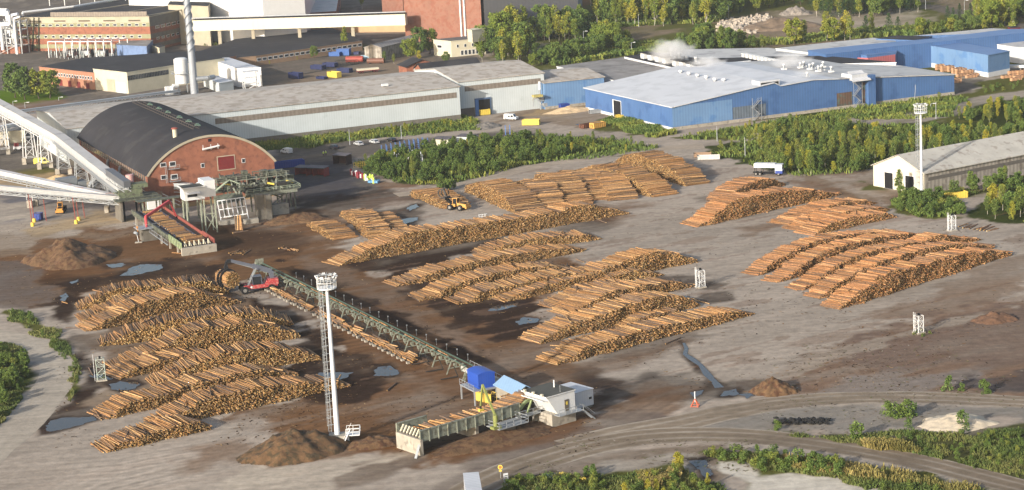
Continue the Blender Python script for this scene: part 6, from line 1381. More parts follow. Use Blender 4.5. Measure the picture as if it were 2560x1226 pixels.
# bins: cradle logs lie parallel to the conveyor in front of it
rot=Matrix.Rotation(math.radians(rz),3,'Z')
def W(x,y,z): return s0+rot@Vector((x,y,z))
bins=[(6.5,5),(11,4),(15.5,4),(20,8),(24.5,5),(28.5,7),(33,9),(37.5,6),(42,5),(50,8),(55,10),(60,9),(65,6),(71,9),(76,7),(80.5,9),(85,10),(90,11),(95,8),(100,16)]
for bi,(x,nl) in enumerate(bins):
    if x>Ls_-6: continue
    for j in range(nl):
        row=j//4; yy=-3.3-(j%4)*.36+row*.18+R.uniform(-.1,.1); zz=.5+row*.32+R.uniform(0,.15); l=R.uniform(4.3,5.2); sk=R.uniform(-.25,.25); x_=x+R.uniform(-.3,.3)
        one_log(W(x_-l/2*.92,yy-sk,zz),W(x_+l/2*.92,yy+sk,zz+R.uniform(-.3,.3)),R.uniform(.12,.19),'log lying in a bin of the green sorting line','logs in the sorting bins')
    if bi%1==0:
        o=thing('bin_cradle','low steel cradle holding sorted logs in front of the green line','cradle',tuple(W(x,-3.6,0)),rz,'steel cradles of the sorting line'); mb=MB()
        for xx in (-1.4,1.4): mb.bar((xx,-1.3,.15),(xx,1.2,.15),.2).bar((xx,-1.3,.15),(xx,-1.6,1.2),.16)
        mb.build('frame',MC['dark_steel'],o)
        for xx in (-1.4,1.4): MB().box(xx-.3,xx+.3,-1.6,-.9,0,.5).build('foot',CONC,o)
for k in range(14): x=Ls_*(.25+.05*k)+R.uniform(-1,1); one_log(W(x-2.3,.05,hz+.3),W(x+2.3,-.05,hz+.3),.15,'log riding on top of the green sorting conveyor','logs on the sorting conveyor')
for k in range(9):
    w_=W(8+k*11.3,-1.2+R.uniform(-.5,.5),0); h_=heap('bark_heap','low ridge of bark debris spilled under the green sorting line','bark heap',0,0,13,R.uniform(4.5,6.5),R.uniform(.6,1.0),bark,rz,20+k,res=30); h_.location=(w_.x,w_.y,0); h_['group']='bark spill under the sorting line'
# link conveyor to the trough (white casing) + blue housing
t=thing('link_conveyor','grey steel feeder between the blue housing and the green sorting line','conveyor',tuple(s1),rz)
c1_=loc_of(t,P(1215,960,4)); mb=MB().box(-2,24,-.9,.9,hz-1.0,hz-.6); mb.bar((-2,-.95,hz-.3),(24,-.95,hz-.3),.12,.9).bar((-2,.95,hz-.3),(24,.95,hz-.3),.12,.9); mb.build('trough',M('grey_white_steel',(190,190,184),.6,.1,.2,1),t)
mb=MB()
for x in (0,5,10,15,21): mb.bar((x,-.9,hz-1),(x,-1.3,0),.3).bar((x,.9,hz-1),(x,1.3,0),.3)
mb.build('support_leg',GRNL,t); mb=MB()
for x in range(-2,25,2): mb.bar((x,1.1,hz-.6),(x,1.1,hz+.8),.06)
mb.bar((-2,1.1,hz+.8),(24,1.1,hz+.8),.07); mb.build('handrail',GALV,t)
p=P(1212,985); zt=hg(1212,985,940); t=thing('scanner_house','bright blue metal housing on a stilted platform','scanner house',tuple(P(1206,1000)),rz+0)
BH=M('bright_blue_sheet',(28,84,196),.45,0,.08,.6,stripe=.5,sdep=.05)
MB().box(-2.4,2.4,-1.8,1.8,3.0,5.8).build('wall',BH,t)
mb=MB(); 
for k in range(6):
    a_,b_=-1.9+3.8*k/6,-1.9+3.8*(k+1)/6; za_,zb_=5.8+.5*math.cos(a_/1.9*1.4),5.8+.5*math.cos(b_/1.9*1.4); mb.add([(-2.5,a_,za_),(2.5,a_,za_),(2.5,b_,zb_),(-2.5,b_,zb_),(-2.5,a_,5.75),(2.5,a_,5.75),(2.5,b_,5.75),(-2.5,b_,5.75)],[(0,1,2,3),(0,3,7,4),(1,5,6,2),(0,4,5,1),(3,2,6,7)])
mb.build('roof',BH,t); MB().box(-3.2,3.2,-3.2,1.9,2.8,3.0).build('platform',GALV,t); mb=MB()
for x in (-3,3):
    for y in (-3,1.7): mb.bar((x,y,0),(x,y,2.8),.25)
for x in (-3.2,-1,1,3.2): mb.bar((x,-3.2,3),(x,-3.2,4.1),.07)
mb.bar((-3.2,-3.2,4.1),(3.2,-3.2,4.1),.08).bar((-3.2,-3.2,3.5),(3.2,-3.2,3.5),.06); mb.build('frame',GALV,t)
cage(1190,1002,-45,4.2,1.6,1.9,'yellow mesh cage under the bright blue housing',M('cage_yellow',(228,190,40),.5,0,.1,1))
MB().box(0,4.2,-.03,-.0,0.1,1.8).build('mesh_panel',MC['cage_yellow'],bpy.data.objects[[o.name for o in bpy.data.objects if o.name.startswith('cage_crate')][-1]])
# small gable roofed cover (light blue roof)
g=P(1268,1025); t=thing('conveyor_shelter','small shelter with a light blue gabled roof over the log feed','shelter',tuple(P(1243,1012)),rz+0)
LB=M('light_blue_roof',(136,176,216),.5,0,.06,.6,stripe=.9,sdep=.03)
mb=MB(); mb.box(0,8.5,-.0,.12,1.5,4.2).box(0,8.5,3.9,4.02,1.5,4.2).add([(.0,.12,4.2),(.0,3.9,4.2),(.0,2.0,5.3)],[(0,2,1)]); mb.build('wall',M('grey_board',(160,152,138),.8,0,.2,.6),t)
mb=MB(); mb.add([(-.4,-.5,3.9),(8.9,-.5,3.9),(8.9,2.0,5.4),(-.4,2.0,5.4),(8.9,4.5,3.9),(-.4,4.5,3.9),(-.4,-.5,4.02),(8.9,-.5,4.02),(8.9,2.0,5.52),(-.4,2.0,5.52),(8.9,4.5,4.02),(-.4,4.5,4.02)],[(6,7,8,9),(9,8,10,11),(3,2,1,0),(5,4,2,3),(0,1,7,6),(4,5,11,10),(1,2,8,7),(2,4,10,8),(3,0,6,9),(5,3,9,11)]); mb.build('roof',LB,t)
MB().box(.3,8,.3,3.7,1.2,1.5).build('deck',MC['dark_steel'],t)
# ---------------- log trough (front) ----------------
q0=P(1052,1140); q1=P(1400,1040); dd=q1-q0; rz=math.degrees(math.atan2(dd.y,dd.x)); Lt=dd.length
ztop=hg(1052,1140,1100)
t=thing('log_trough','long green-sided steel trough full of logs on concrete piers at the bottom centre','log trough',tuple(q0),rz); LT=t
Wt_=7.0; zb=ztop-.0; Lg=(P(1262,1075)-q0).length
rail=GRNL
MB().box(-.1,.45,-.3,Wt_+.2,0,zb).build('end_wall',CONC,t)
MB().box(.5,Lg+6,.2,Wt_-.2,zb-.1,zb+.12).build('deck',M('dark_chain_deck',(58,48,44),.8,0,.4,.8,stripe=1.2,sdep=.3),t)
def panel(y,name,x1):
    mb=MB(); mb.box(.0,x1,y-.08,y+.08,zb-.5,zb+1.5); n=int(x1/2)
    for k in range(n+1): mb.box(x1*k/n-.1 if k else 0,x1*k/n+.1 if k<n else x1,y-.24 if y<1 else y+.08,y-.08 if y<1 else y+.24,zb-.7,zb+1.6)
    mb.box(0,x1,y-.2,y+.2,zb+1.5,zb+1.68); return mb.build(name,rail,t)
panel(0,'side_wall',Lg+3); panel(Wt_,'side_wall',Lg*.34)
for k in range(7): MB().bar((.5,.8+k*.95,zb+.1),(1.3,.8+k*.95,zb+1.3),.3).build('stop_post',CREAM,t)
for x in (Lg*.66,Lg*1.02,Lg*1.45): MB().box(x-.35,x+.35,.4,Wt_-.4,0,zb-.5).build('pier',CONC,t)
MB().box(Lg*.84,Lg*.84+2.6,-3.2,-.2,0,zb-.9).build('crane_pier',CONCD,t)
# crane platform
mb=MB(); x0=Lg*.74; x1=Lg*1.08; mb.box(x0,x1,-4.2,-.3,zb-.9,zb-.75)
for k in range(5): x=x0+(x1-x0)*k/4; mb.bar((x,-4.2,zb-.8),(x,-4.2,zb+.4),.09)
for z in (zb-.2,zb+.4): mb.bar((x0,-4.2,z),(x1,-4.2,z),.09).bar((x1,-4.2,z),(x1,-.3,z),.09).bar((x0,-4.2,z),(x0,-1.0,z),.09)
mb.build('crane_platform',GALV,t)
# walkway on to the cabin
mb=MB(); x0=Lg*1.08; x1=Lg*1.66; mb.box(x0,x1,-1.6,-.4,zb-.75,zb-.6)
for k in range(8): x=x0+(x1-x0)*k/7; mb.bar((x,-1.6,zb-.7),(x,-1.6,zb+.5),.08)
for z in (zb-.1,zb+.5): mb.bar((x0,-1.6,z),(x1,-1.6,z),.08)
mb.build('walkway',GALV,t)
# feed arch and step feeder
mb=MB(); x0=Lg+3.2
for k in range(9):
    a=k*math.pi/8; b_=a+math.pi/8
    if k<8: mb.bar((x0+3.2-3.2*math.cos(a),.6,zb-1+2.6*math.sin(a)),(x0+3.2-3.2*math.cos(b_),.6,zb-1+2.6*math.sin(b_)),.5,.5)
mb.bar((x0+6,.6,zb-1),(x0+9.5,.8,zb+.6),.8,.8); mb.bar((x0+1,-.4,zb-1),(x0+2.6,-.2,zb+1.6),.3); mb.build('feed_arch',M('moss_green_steel',(150,168,110),.7,0,.25,1),t)
mb=MB(); 
for k in range(5): mb.box(x0+.6+k*1.1,x0+1.5+k*1.1,.7,Wt_-.6,zb-.6+.35*k,zb-.1+.35*k)
mb.build('step_feeder',MC['dark_steel'],t)
mb=MB(); mb.bar((-1.6,-.6,0),(-.1,.1,zb*.7),.5,.08); mb.build('step_ladder',GALV,t)
# yellow-green crane
cr=thing('log_crane','yellow-green folded knuckle crane standing over the log trough','crane',tuple(P(1240,1072,zb-.75)),rz)
pz=P(1240,1072,zb-.75); cr.location=pz
LG_=M('lime_paint',(140,148,70),.5,0,.2,1)
MB().tube((0,0,0),(0,0,2.6),.45,n=12).box(-.9,.9,-.6,.6,0,.5).build('pedestal',LG_,cr)
el=loc_of(cr,PH(1208,1035,958)); 
def aim(u,v,y):   # point on the photo ray at world depth y (metres from camera)
    d=fw*F+rt*(u-1280)-up*(v-613); k=y/d.y; return Vector((d.x*k,d.y*k,CH+d.z*k))
el=loc_of(cr,aim(1206,962,pz.y+4)); 
MB().bar((0,0,2.4),el,.32,.45).build('main_boom',LG_,cr); jt=loc_of(cr,aim(1202,1015,pz.y+4.2)); MB().bar(el,jt,.25,.32).build('jib',LG_,cr); MB().bar(jt,jt+Vector((0,0,-.6)),.2).build('hanger',DARK,cr); MB().box(jt.x-.5,jt.x+.5,jt.y-.3,jt.y+.3,jt.z-1.0,jt.z-.6).build('grab',YEL,cr); MB().bar(Vector((.5,.1,1.2)),el*.4+Vector((.3,0,1.2)),.16).build('ram',BLUP,cr)
# logs in the trough
rot2=Matrix.Rotation(math.radians(rz),3,'Z')
def W2(x,y,z): return q0+rot2@Vector((x,y,z))
for k in range(78):
    f=k/78; x=3.6+f*(Lg*.94)+R.uniform(-.35,.35); lay=(1 if k%2 else 0)+(1 if (k%5==0 and .15<f<.6) else 0); sk=R.uniform(-.5,.5); l=R.uniform(5,5.9)
    one_log(W2(x-sk,.4+R.uniform(-.1,.7),zb+.3+lay*.3),W2(x+sk-.4,.5+l,zb+.3+lay*.3+R.uniform(0,.2)),R.uniform(.13,.2),'log lying crosswise in the front log trough','logs in the front trough')
for k in range(26):
    x=Lg+.5+k*.36; one_log(W2(x,1.0+R.uniform(0,.8),zb+.4+k*.055),W2(x-.4,6.3+R.uniform(0,.6),zb+.4+k*.055),R.uniform(.13,.18),'log on the step feeder behind the green crane','logs on the step feeder')
for k in range(12):
    x=Lg+11+R.uniform(-4,4); one_log(W2(x-2,Wt_-1+k*.3,zb+.6),W2(x+2.4,Wt_-1+k*.3,zb+.6),.14,'dark log beside the light blue shelter','logs beside the shelter')
# operator cabin
q=P(1385,1068); zc=zb-.6; t=thing('operator_cabin','white operator cabin with a slanted window front on a concrete base','cabin',tuple(P(1383,1070)),rz); 
MB().box(0,5.8,.2,6,0,zc).build('base',CONC,t)
x0,x1,y0,y1,h=.0,5.6,0,7.0,3.6
MB().add([(x0+1.2,y0,zc),(x1,y0,zc),(x1,y1,zc),(x0+1.2,y1,zc),(x0-1.2,y0,zc+h),(x1,y0,zc+h),(x1,y1,zc+h),(x0-1.2,y1,zc+h)],[(3,2,1,0),(4,5,6,7),(0,1,5,4),(1,2,6,5),(2,3,7,6),(3,0,4,7)]).build('wall',WHT_,t)
MB().box(x0-1.5,x1+.15,y0-.15,y1+.15,zc+h+.003,zc+h+.22,0,1).build('roof',[WHT_,M('dark_grey_felt',(84,84,78),.9,0,.2,.4)],t)
MB().add([(.72,.7,zc+.9),(.72,6.4,zc+.9),(-.42,6.4,zc+2.5),(-.42,.7,zc+2.5)],[(0,3,2,1)]).build('front_window',GL,t)
MB().add([(-.7,.4,zc+2.6),(-.7,6.7,zc+2.6),(-1.9,6.7,zc+2.9),(-1.9,.4,zc+2.9),(-.7,.4,zc+2.75),(-.7,6.7,zc+2.75),(-1.9,6.7,zc+3.05),(-1.9,.4,zc+3.05)],[(3,2,1,0),(4,5,6,7),(0,1,5,4),(2,3,7,6),(1,2,6,5),(3,0,4,7)]).build('sun_visor',WHT_,t)
dr=MB().box(3.0,4.0,-.08,-.003,zc+.1,zc+2.3).build('door',M('grey_brown_door',(112,104,92),.6),t); MB().box(3.3,3.7,-.11,-.08,zc+1.3,zc+1.9).build('pane',YEL,dr)
MB().tube((4,4,zc+h),(4,4,zc+h+1.6),.14,n=8).build('flue',WHT_,t); MB().tube((2.5,.5,zc+h-.5),(2.5,.5,zc+h+1.6),.04,n=6).build('antenna',GALV,t)
for y in (1.0,3.5,6.0): MB().box(-1.7,-1.3,y-.25,y+.25,zc+h+.1,zc+h+.6).build('floodlight',CREAM,t)
mb=MB().box(.4,6.2,-1.6,-.02,zc-.12,zc)
for x in (.4,1.8,3.2,4.6,6.2): mb.bar((x,-1.6,zc),(x,-1.6,zc+1.1),.08)
mb.bar((.4,-1.6,zc+1.1),(6.2,-1.6,zc+1.1),.08); 
for y in (-1.6,-.6): mb.bar((6.2,y,zc),(9.0,y,0),.14,.2).bar((6.2,y,zc+1.1),(9.0,y,1.1),.07)
for k in range(8): mb.bar((6.2+k*.35,-1.6,zc-k*zc/8),(6.2+k*.35,-.6,zc-k*zc/8),.22,.05)
mb.build('stair',GALV,t)
t=thing('site_container','white office container with a small window beside the operator cabin','container',tuple(P(1441,1030)),rz)
MB().box(0,4.4,0,6.5,.5,3.6).build('box',M('container_white',(222,224,230),.5,0,.05,.6,stripe=.6,sdep=.03),t); MB().box(-.1,4.5,-.1,6.6,3.6,3.72).build('roof',R_white,t)
o=MB().box(3.0,4.1,-.07,-.003,1.6,2.7).build('window',WHT_,t); MB().box(3.2,3.9,-.1,-.07,1.75,2.2).build('pane',GL,o); MB().box(.2,4.2,.2,6.3,0,.5).build('foot',CONCD,t)
# ---------------- infeed deck (left) ----------------
e0=P(458,641); e1=P(541,629); dx_=e1-e0; rz=math.degrees(math.atan2(dx_.y,dx_.x)); We=dx_.length; ze_=hg(458,641,622)
t=thing('infeed_deck','long sloping infeed deck with green and red sides climbing to the mill','infeed deck',tuple(e0),rz); ID=t
zf=lambda y: ze_+.2+y*.055; Ld=47.0
MB().box(-.2,We+.2,0,1.0,0,ze_).build('end_wall',CONC,t)
def slopebox(x0,x1,y0,y1,dz0,dz1,name,mat):
    return MB().add([(x0,y0,zf(y0)+dz0),(x1,y0,zf(y0)+dz0),(x1,y1,zf(y1)+dz0),(x0,y1,zf(y1)+dz0),(x0,y0,zf(y0)+dz1),(x1,y0,zf(y0)+dz1),(x1,y1,zf(y1)+dz1),(x0,y1,zf(y1)+dz1)],[(3,2,1,0),(4,5,6,7),(0,1,5,4),(1,2,6,5),(2,3,7,6),(3,0,4,7)]).build(name,mat,t)
slopebox(.3,We-.3,1.0,Ld,-.4,-.1,'deck',MC['dark_chain_deck']); slopebox(-.1,.15,.9,12,-.8,1.1,'side_wall',M('lime_grey_panel',(164,184,130),.7,0,.2,.8)); slopebox(-.1,.15,12,Ld,-.6,.7,'side_wall',GRN)
slopebox(We-.15,We+.1,.9,11,-.6,1.1,'side_wall',RUSTM); slopebox(We-.15,We+.1,11,Ld,-.5,.7,'side_wall',RUSTM)
for k in range(6): slopebox(.9+k*1.25,1.25+k*1.25,1.6,Ld-1,-.1,.1,'chain_beam',M('blue_grey_steel',(92,92,112),.6,.1,.3,.8))
mb=MB(); m2=MB()
for k in range(31): y=1.5+k*1.45; mb.bar((-.25,y,zf(y)-.8),(-.25,y,zf(y)+1.2 if y<12 else zf(y)+.7),.14); 
mb.build('side_rib',GRNL,t)
for y in (5,12,20,28,36,44): 
    for x in (.2,We-.2): m2.bar((x,y,0),(x,y,zf(y)-.4),.45)
m2.build('support_leg',CONC,t)
mb=MB()
for k in range(16): y=9+k*1.5; mb.bar((-1.3,y,zf(y)-1.1),(-1.3,y,zf(y)+0),.07)
mb.bar((-1.3,9,zf(9)),(-1.3,31.5,zf(31.5)),.08).bar((-1.3,9,zf(9)-1.1),(-1.3,31.5,zf(31.5)-1.1),.3,.1); mb.build('walkway',GALV,t)
for k in range(6): MB().bar((1+k*1.3,1.2,zf(1)-.1),(1.3+k*1.3,2.0,zf(2)+1.0),.3).bar((1.6+k*1.3,1.2,zf(1)-.1),(1.3+k*1.3,2.0,zf(2)+1.0),.2).build('stop_post',CREAM,t)
rot3=Matrix.Rotation(math.radians(rz),3,'Z')
def W3(x,y,z): return e0+rot3@Vector((x,y,z))
for k in range(33):
    y=8.5+k*1.12+R.uniform(-.2,.2); one_log(W3(2.2+R.uniform(-.5,.4),y,zf(y)+.25),W3(2.2+R.uniform(4.2,5.2),y+R.uniform(-.3,.3),zf(y)+.25),R.uniform(.13,.19),'log lying crosswise on the chains of the infeed deck','logs on the infeed deck chains')
bt=thing('log_bundle','heap of fresh logs at the lower end of the infeed deck','log bundle',tuple(e0),rz); ps=[];qs=[]
for k in range(20):
    for j in range(int(6-abs(k-8)*.35)):
        y=2.8+k*.24; z=zf(y)+.2+j*.26; a_=R.uniform(1.6,2.4); ps.append((a_,y+R.uniform(-.1,.1),z)); qs.append((a_+5.1,y+R.uniform(-.25,.25),z+R.uniform(-.05,.05)))
ps=np.array(ps);qs=np.array(qs);n_=len(ps); V_,F_,mi,col_=log_arrays(ps,qs,np.full(n_,.15),np.full(n_,.13),tones(n_,BARKC,NP),tones(n_,ENDC,NP,.6,1.3)); mkobj('logs',np_mesh('logs',V_,F_,LM,mi,attr=col_),parent=bt,kind='stuff')
# red crane on its own pier
pc=P(372,600); t=thing('log_crane','red folded crane on a concrete pier beside the infeed deck','crane',tuple(pc),rz); hz_=hg(372,600,567)
MB().box(-2,2,-1.8,1.8,0,hz_-.2).build('pier',CONCD,t); mb=MB().box(-3.4,2.6,-2.6,2.2,hz_-.2,hz_)
for x in (-3.4,-1.4,.6,2.6): mb.bar((x,-2.6,hz_),(x,-2.6,hz_+1.1),.08)
mb.bar((-3.4,-2.6,hz_+1.1),(2.6,-2.6,hz_+1.1),.08).bar((-3.4,2.2,hz_+1.1),(-3.4,-2.6,hz_+1.1),.08); mb.build('platform',GALV,t)
CR=M('crane_red',(212,64,76),.5,0,.1,1)
MB().tube((-.3,0,hz_),(-.3,0,hz_+3),.4,n=10).build('pedestal',CR,t)
e_=loc_of(t,aim(423,503,pc.y+9)); f_=loc_of(t,aim(441,541,pc.y+9)); MB().bar((-.3,0,hz_+2.8),e_,.5,.75).build('main_boom',CR,t); MB().bar(e_,f_,.4,.5).build('jib',CR,t); MB().bar(f_,f_+Vector((0,0,-1)),.3).build('grab',DARK,t)
# white control cabin on stilts
t=thing('control_cabin','white control cabin on steel stilts in front of the arch hall','cabin',tuple(P(470,585)),A0)
z0_=hg(505,590,502); a=loc_of(t,P(462,503,z0_)); b=loc_of(t,P(507,494,z0_)); c=loc_of(t,P(532,491,z0_)); hh=4.0
MB().box(a.x,b.x,a.y-.2,a.y+4.5,z0_,z0_+hh-.6).build('wall',WHT_,t); MB().box(a.x-.5,b.x+.3,a.y-.6,a.y+4.8,z0_+hh-.597,z0_+hh-.3,0,1).build('roof',[WHT_,MC['dark_grey_felt']],t)
MB().box(b.x+.003,c.x+.3,a.y-.3,a.y+6,z0_+.4,z0_+hh+1.0).build('machine_room',WHT_,t); 
MB().box(a.x+.8,a.x+3.6,a.y-.26,a.y-.2,z0_+.9,z0_+2.0).build('window',GL,t)
MB().add([(a.x+.4,a.y-.25,z0_+2.2),(a.x+4.2,a.y-.25,z0_+2.2),(a.x+4.2,a.y-1.6,z0_+1.9),(a.x+.0,a.y-1.6,z0_+1.9),(a.x+.4,a.y-.25,z0_+2.3),(a.x+4.2,a.y-.25,z0_+2.3),(a.x+4.2,a.y-1.6,z0_+2.0),(a.x,a.y-1.6,z0_+2.0)],[(0,1,2,3),(7,6,5,4),(3,2,6,7),(0,3,7,4),(2,1,5,6)]).build('sun_visor',WHT_,t)
mb=MB()
for x in (a.x+.4,b.x-.3,c.x):
    for y in (a.y+.2,a.y+4.2): mb.bar((x,y,0),(x,y,z0_),.3)
mb.bar((b.x-.3,a.y+.2,.5),(c.x,a.y+.2,z0_*.55),.15).bar((c.x,a.y+.2,.5),(b.x-.3,a.y+.2,z0_*.55),.15).bar((b.x-.3,a.y+.2,z0_*.55),(c.x,a.y+.2,z0_*.55),.15); mb.build('stilts',M('pale_green_steel',(176,184,160),.7,.1,.2,1),t)
cage(410,520,A0,5,2,1.3,'yellow railing section beside the control cabin',z=hg(410,520,487))
# ---------------- debarking / chipper structure ----------------
t=thing('debarking_plant','tangled pale green debarking machinery on stilts before the arch hall','debarking plant',tuple(P(560,560)),A0); DP=t
def L3(u,v,y): return loc_of(t,aim(u,v,y))
y_=P(560,560).y
zp=7.5
mb=MB(); m2=MB(); m3=MB()
x0,x1=-2,24
mb.box(x0,x1,8,13,zp,zp+.4).box(8,x1,2,8,zp-.3,zp).box(x0-20,x0,10,13,zp-.3,zp)
mb.build('platform',GRN,t)
for x in range(-20,25,4): m2.bar((x,8.3,0),(x,8.3,zp),.4).bar((x,12.7,0),(x,12.7,zp),.4)
m2.build('stilts',GRNL,t)
RNG=random.Random(3)
mb=MB()
for k in range(14): x=x0+k*1.9; h=RNG.uniform(.8,2.4); mb.box(x,x+RNG.uniform(1,1.9),8.5+RNG.uniform(0,2),10.5+RNG.uniform(0,2),zp+.4,zp+.4+h)
mb.build('machine_housings',GRN,t); mb=MB()
for k in range(8): x=6+k*2.2; mb.bar((x,3,zp),(x+RNG.uniform(-1.5,1.5),6,zp+RNG.uniform(1,2.4)),.5,.3)
for k in range(10): x=5+RNG.uniform(0,18); mb.tube((x,4+RNG.uniform(-2,6),zp),(x+RNG.uniform(-1,1),4+RNG.uniform(-2,6),zp+RNG.uniform(1,2.6)),.3,n=7)
mb.build('conveyor_parts',GRNL,t); mb=MB()
for y in (8,13): 
    for z in (zp+1,zp+1.5): mb.bar((x0,y,z),(x1,y,z),.09)
    for k in range(14): mb.bar((x0+k*2,y,zp+.4),(x0+k*2,y,zp+1.5),.08)
for z in (zp+.5,zp+1.0): mb.bar((8,2,z),(x1,2,z),.09).bar((x1,2,z),(x1,13,z),.09)
for k in range(9): mb.bar((8+k*2,2,zp),(8+k*2,2,zp+1),.08)
mb.bar((-1,6,zp+.5),(5,9,zp+3.4),.9,.25).bar((5,9,zp+3.4),(11,7,zp+.4),.9,.25); mb.build('railings',M('pale_rail_green',(172,186,158),.6,0,.15,1),t)
mb=MB(); mh=MB(); md=MB()
for k in range(46):
    x=x0+RNG.uniform(4,25); y=RNG.uniform(2,12); z=zp+RNG.choice((-2.4,-1.2,.4,1.4,2.6)); (mb,mh,md)[k%3].bar((x,y,z),(x+RNG.uniform(-3,3),y+RNG.uniform(-2,2),z+RNG.uniform(-1.6,1.6)),RNG.uniform(.15,.5),RNG.uniform(.15,.6))
for k in range(12):
    x=x0+RNG.uniform(6,24); y=RNG.uniform(3,10); z=zp+RNG.uniform(-2,1.5); (mh,md)[k%2].box(x,x+RNG.uniform(.8,2.4),y,y+RNG.uniform(.8,2),z,z+RNG.uniform(.6,1.6))
mb.box(9,23,7.4,7.6,zp-2.2,zp-.3).box(9,23,1.9,2.1,zp-1.2,zp-.3)
tb=MB(); tg=MB(); ty=MB()
for x in range(1,25,3): tb.bar((x,8.6,zp),(x,8.6,zp+4.2),.25).bar((x,12.4,zp),(x,12.4,zp+4.2),.25)
tb.box(1,23,8.5,12.5,zp+2.8,zp+3.0)
for z in (3.6,4.1): tb.bar((1,8.5,zp+z),(23,8.5,zp+z),.09)
for k in range(16): x=1+RNG.uniform(0,20); (tg if k%3 else ty).box(x,x+RNG.uniform(1,2.6),9,11+RNG.uniform(0,1.4),zp+3.0,zp+3.0+RNG.uniform(.7,2.4))
for k in range(16): x=RNG.uniform(1,23); tg.bar((x,9,zp+RNG.uniform(1,5)),(x+RNG.uniform(-3,3),RNG.uniform(8,12),zp+RNG.uniform(1,5.5)),.3)
tb.build('upper_deck',GRNL,t); tg.build('upper_machines',GRN,t); ty.build('rusty_housings',MC['rusty_steel'],t)
mb.build('braces',GRNL,t); mh.build('drives',GRN,t); md.build('dark_gear',MC['dark_steel'],t)
for x,y,z in ((3.4,10,zp+2.4),(15,5,zp+1.9),(21,6,zp+1.6)): MB().bar((x,y,z),(x+1.9,y-.9,z-.5),.6,.5).build('yellow_guard',YEL,t)
MB().tube((-1,9,zp+1.5),(-1,9,zp+3.4),.9,n=12).build('red_drum',REDD,t); MB().pipe([(-5,9,zp),(-5,9,zp+3),(-3,9,zp+4),(-1.6,9,zp+3.2)],.45).build('white_duct',WHT_,t)
# big chute panel + slatted chute
a=L3(535,492,y_+6); b=L3(605,480,y_+6); c=L3(610,500,y_+2); d=L3(538,514,y_+2)
MB().add([a,b,c,d],[(0,3,2,1)]).add([a+Vector((0,.3,.1)),b+Vector((0,.3,.1)),c+Vector((0,.3,0)),d+Vector((0,.3,0))],[(0,1,2,3)]).build('chute_panel',GRN,t)
mb=MB(); top=[L3(543+k*11.3,503-k*1.6,y_+1.8) for k in range(7)]; f0=L3(556,570,y_-1); f1=L3(623,560,y_-1)
for k in range(7): q_=top[k]; g_=q_+(f0-top[0])*.62*(1 if k%6 else 1.6); mb.bar(q_,g_,.22)
for f in (.0,.33,.62): mb.bar(top[0]+(f0-top[0])*f,top[6]+(f1-top[6])*f,.25)
mb.build('slatted_chute',WHT_,t)
MB().box(f0.x-1,f0.x+4,f0.y-1.2,f0.y+.6,0,1.2).box(f1.x-1.5,f1.x+2.5,f1.y-1.2,f1.y+.6,0,1.3).build('concrete_block',CONC,t)
for u,w_ in ((652,2.2),(672,1.6)): q_=loc_of(t,P(u,548)); MB().box(q_.x-w_/2,q_.x+w_/2,q_.y-1,q_.y+1,0,zp-.3).build('pier',CONCD,t)
q_=loc_of(t,P(701,535)); MB().box(q_.x-2.6,q_.x+2.4,q_.y-1,q_.y+1.4,0,3.0).build('pier',CONC,t); mb=MB().bar((q_.x-2.4,q_.y,3),(q_.x-2.6,q_.y,zp),.3).bar((q_.x+2.2,q_.y,3),(q_.x+2.2,q_.y,zp),.3).bar((q_.x-2.4,q_.y,3),(q_.x+2.2,q_.y,6),.25); mb.build('pier_frame',GRNL,t)
for k in range(5): p_=P(590+k*4,578); one_log(p_+Vector((0,0,.2)),p_+Vector((R.uniform(-.5,.3),1.6,4.2)),.2,'log leaning against the slatted chute','logs leaning at the slatted chute')
one_log(P(582,583,.2),P(620,577,.2),.22,'thick log lying between the concrete blocks')
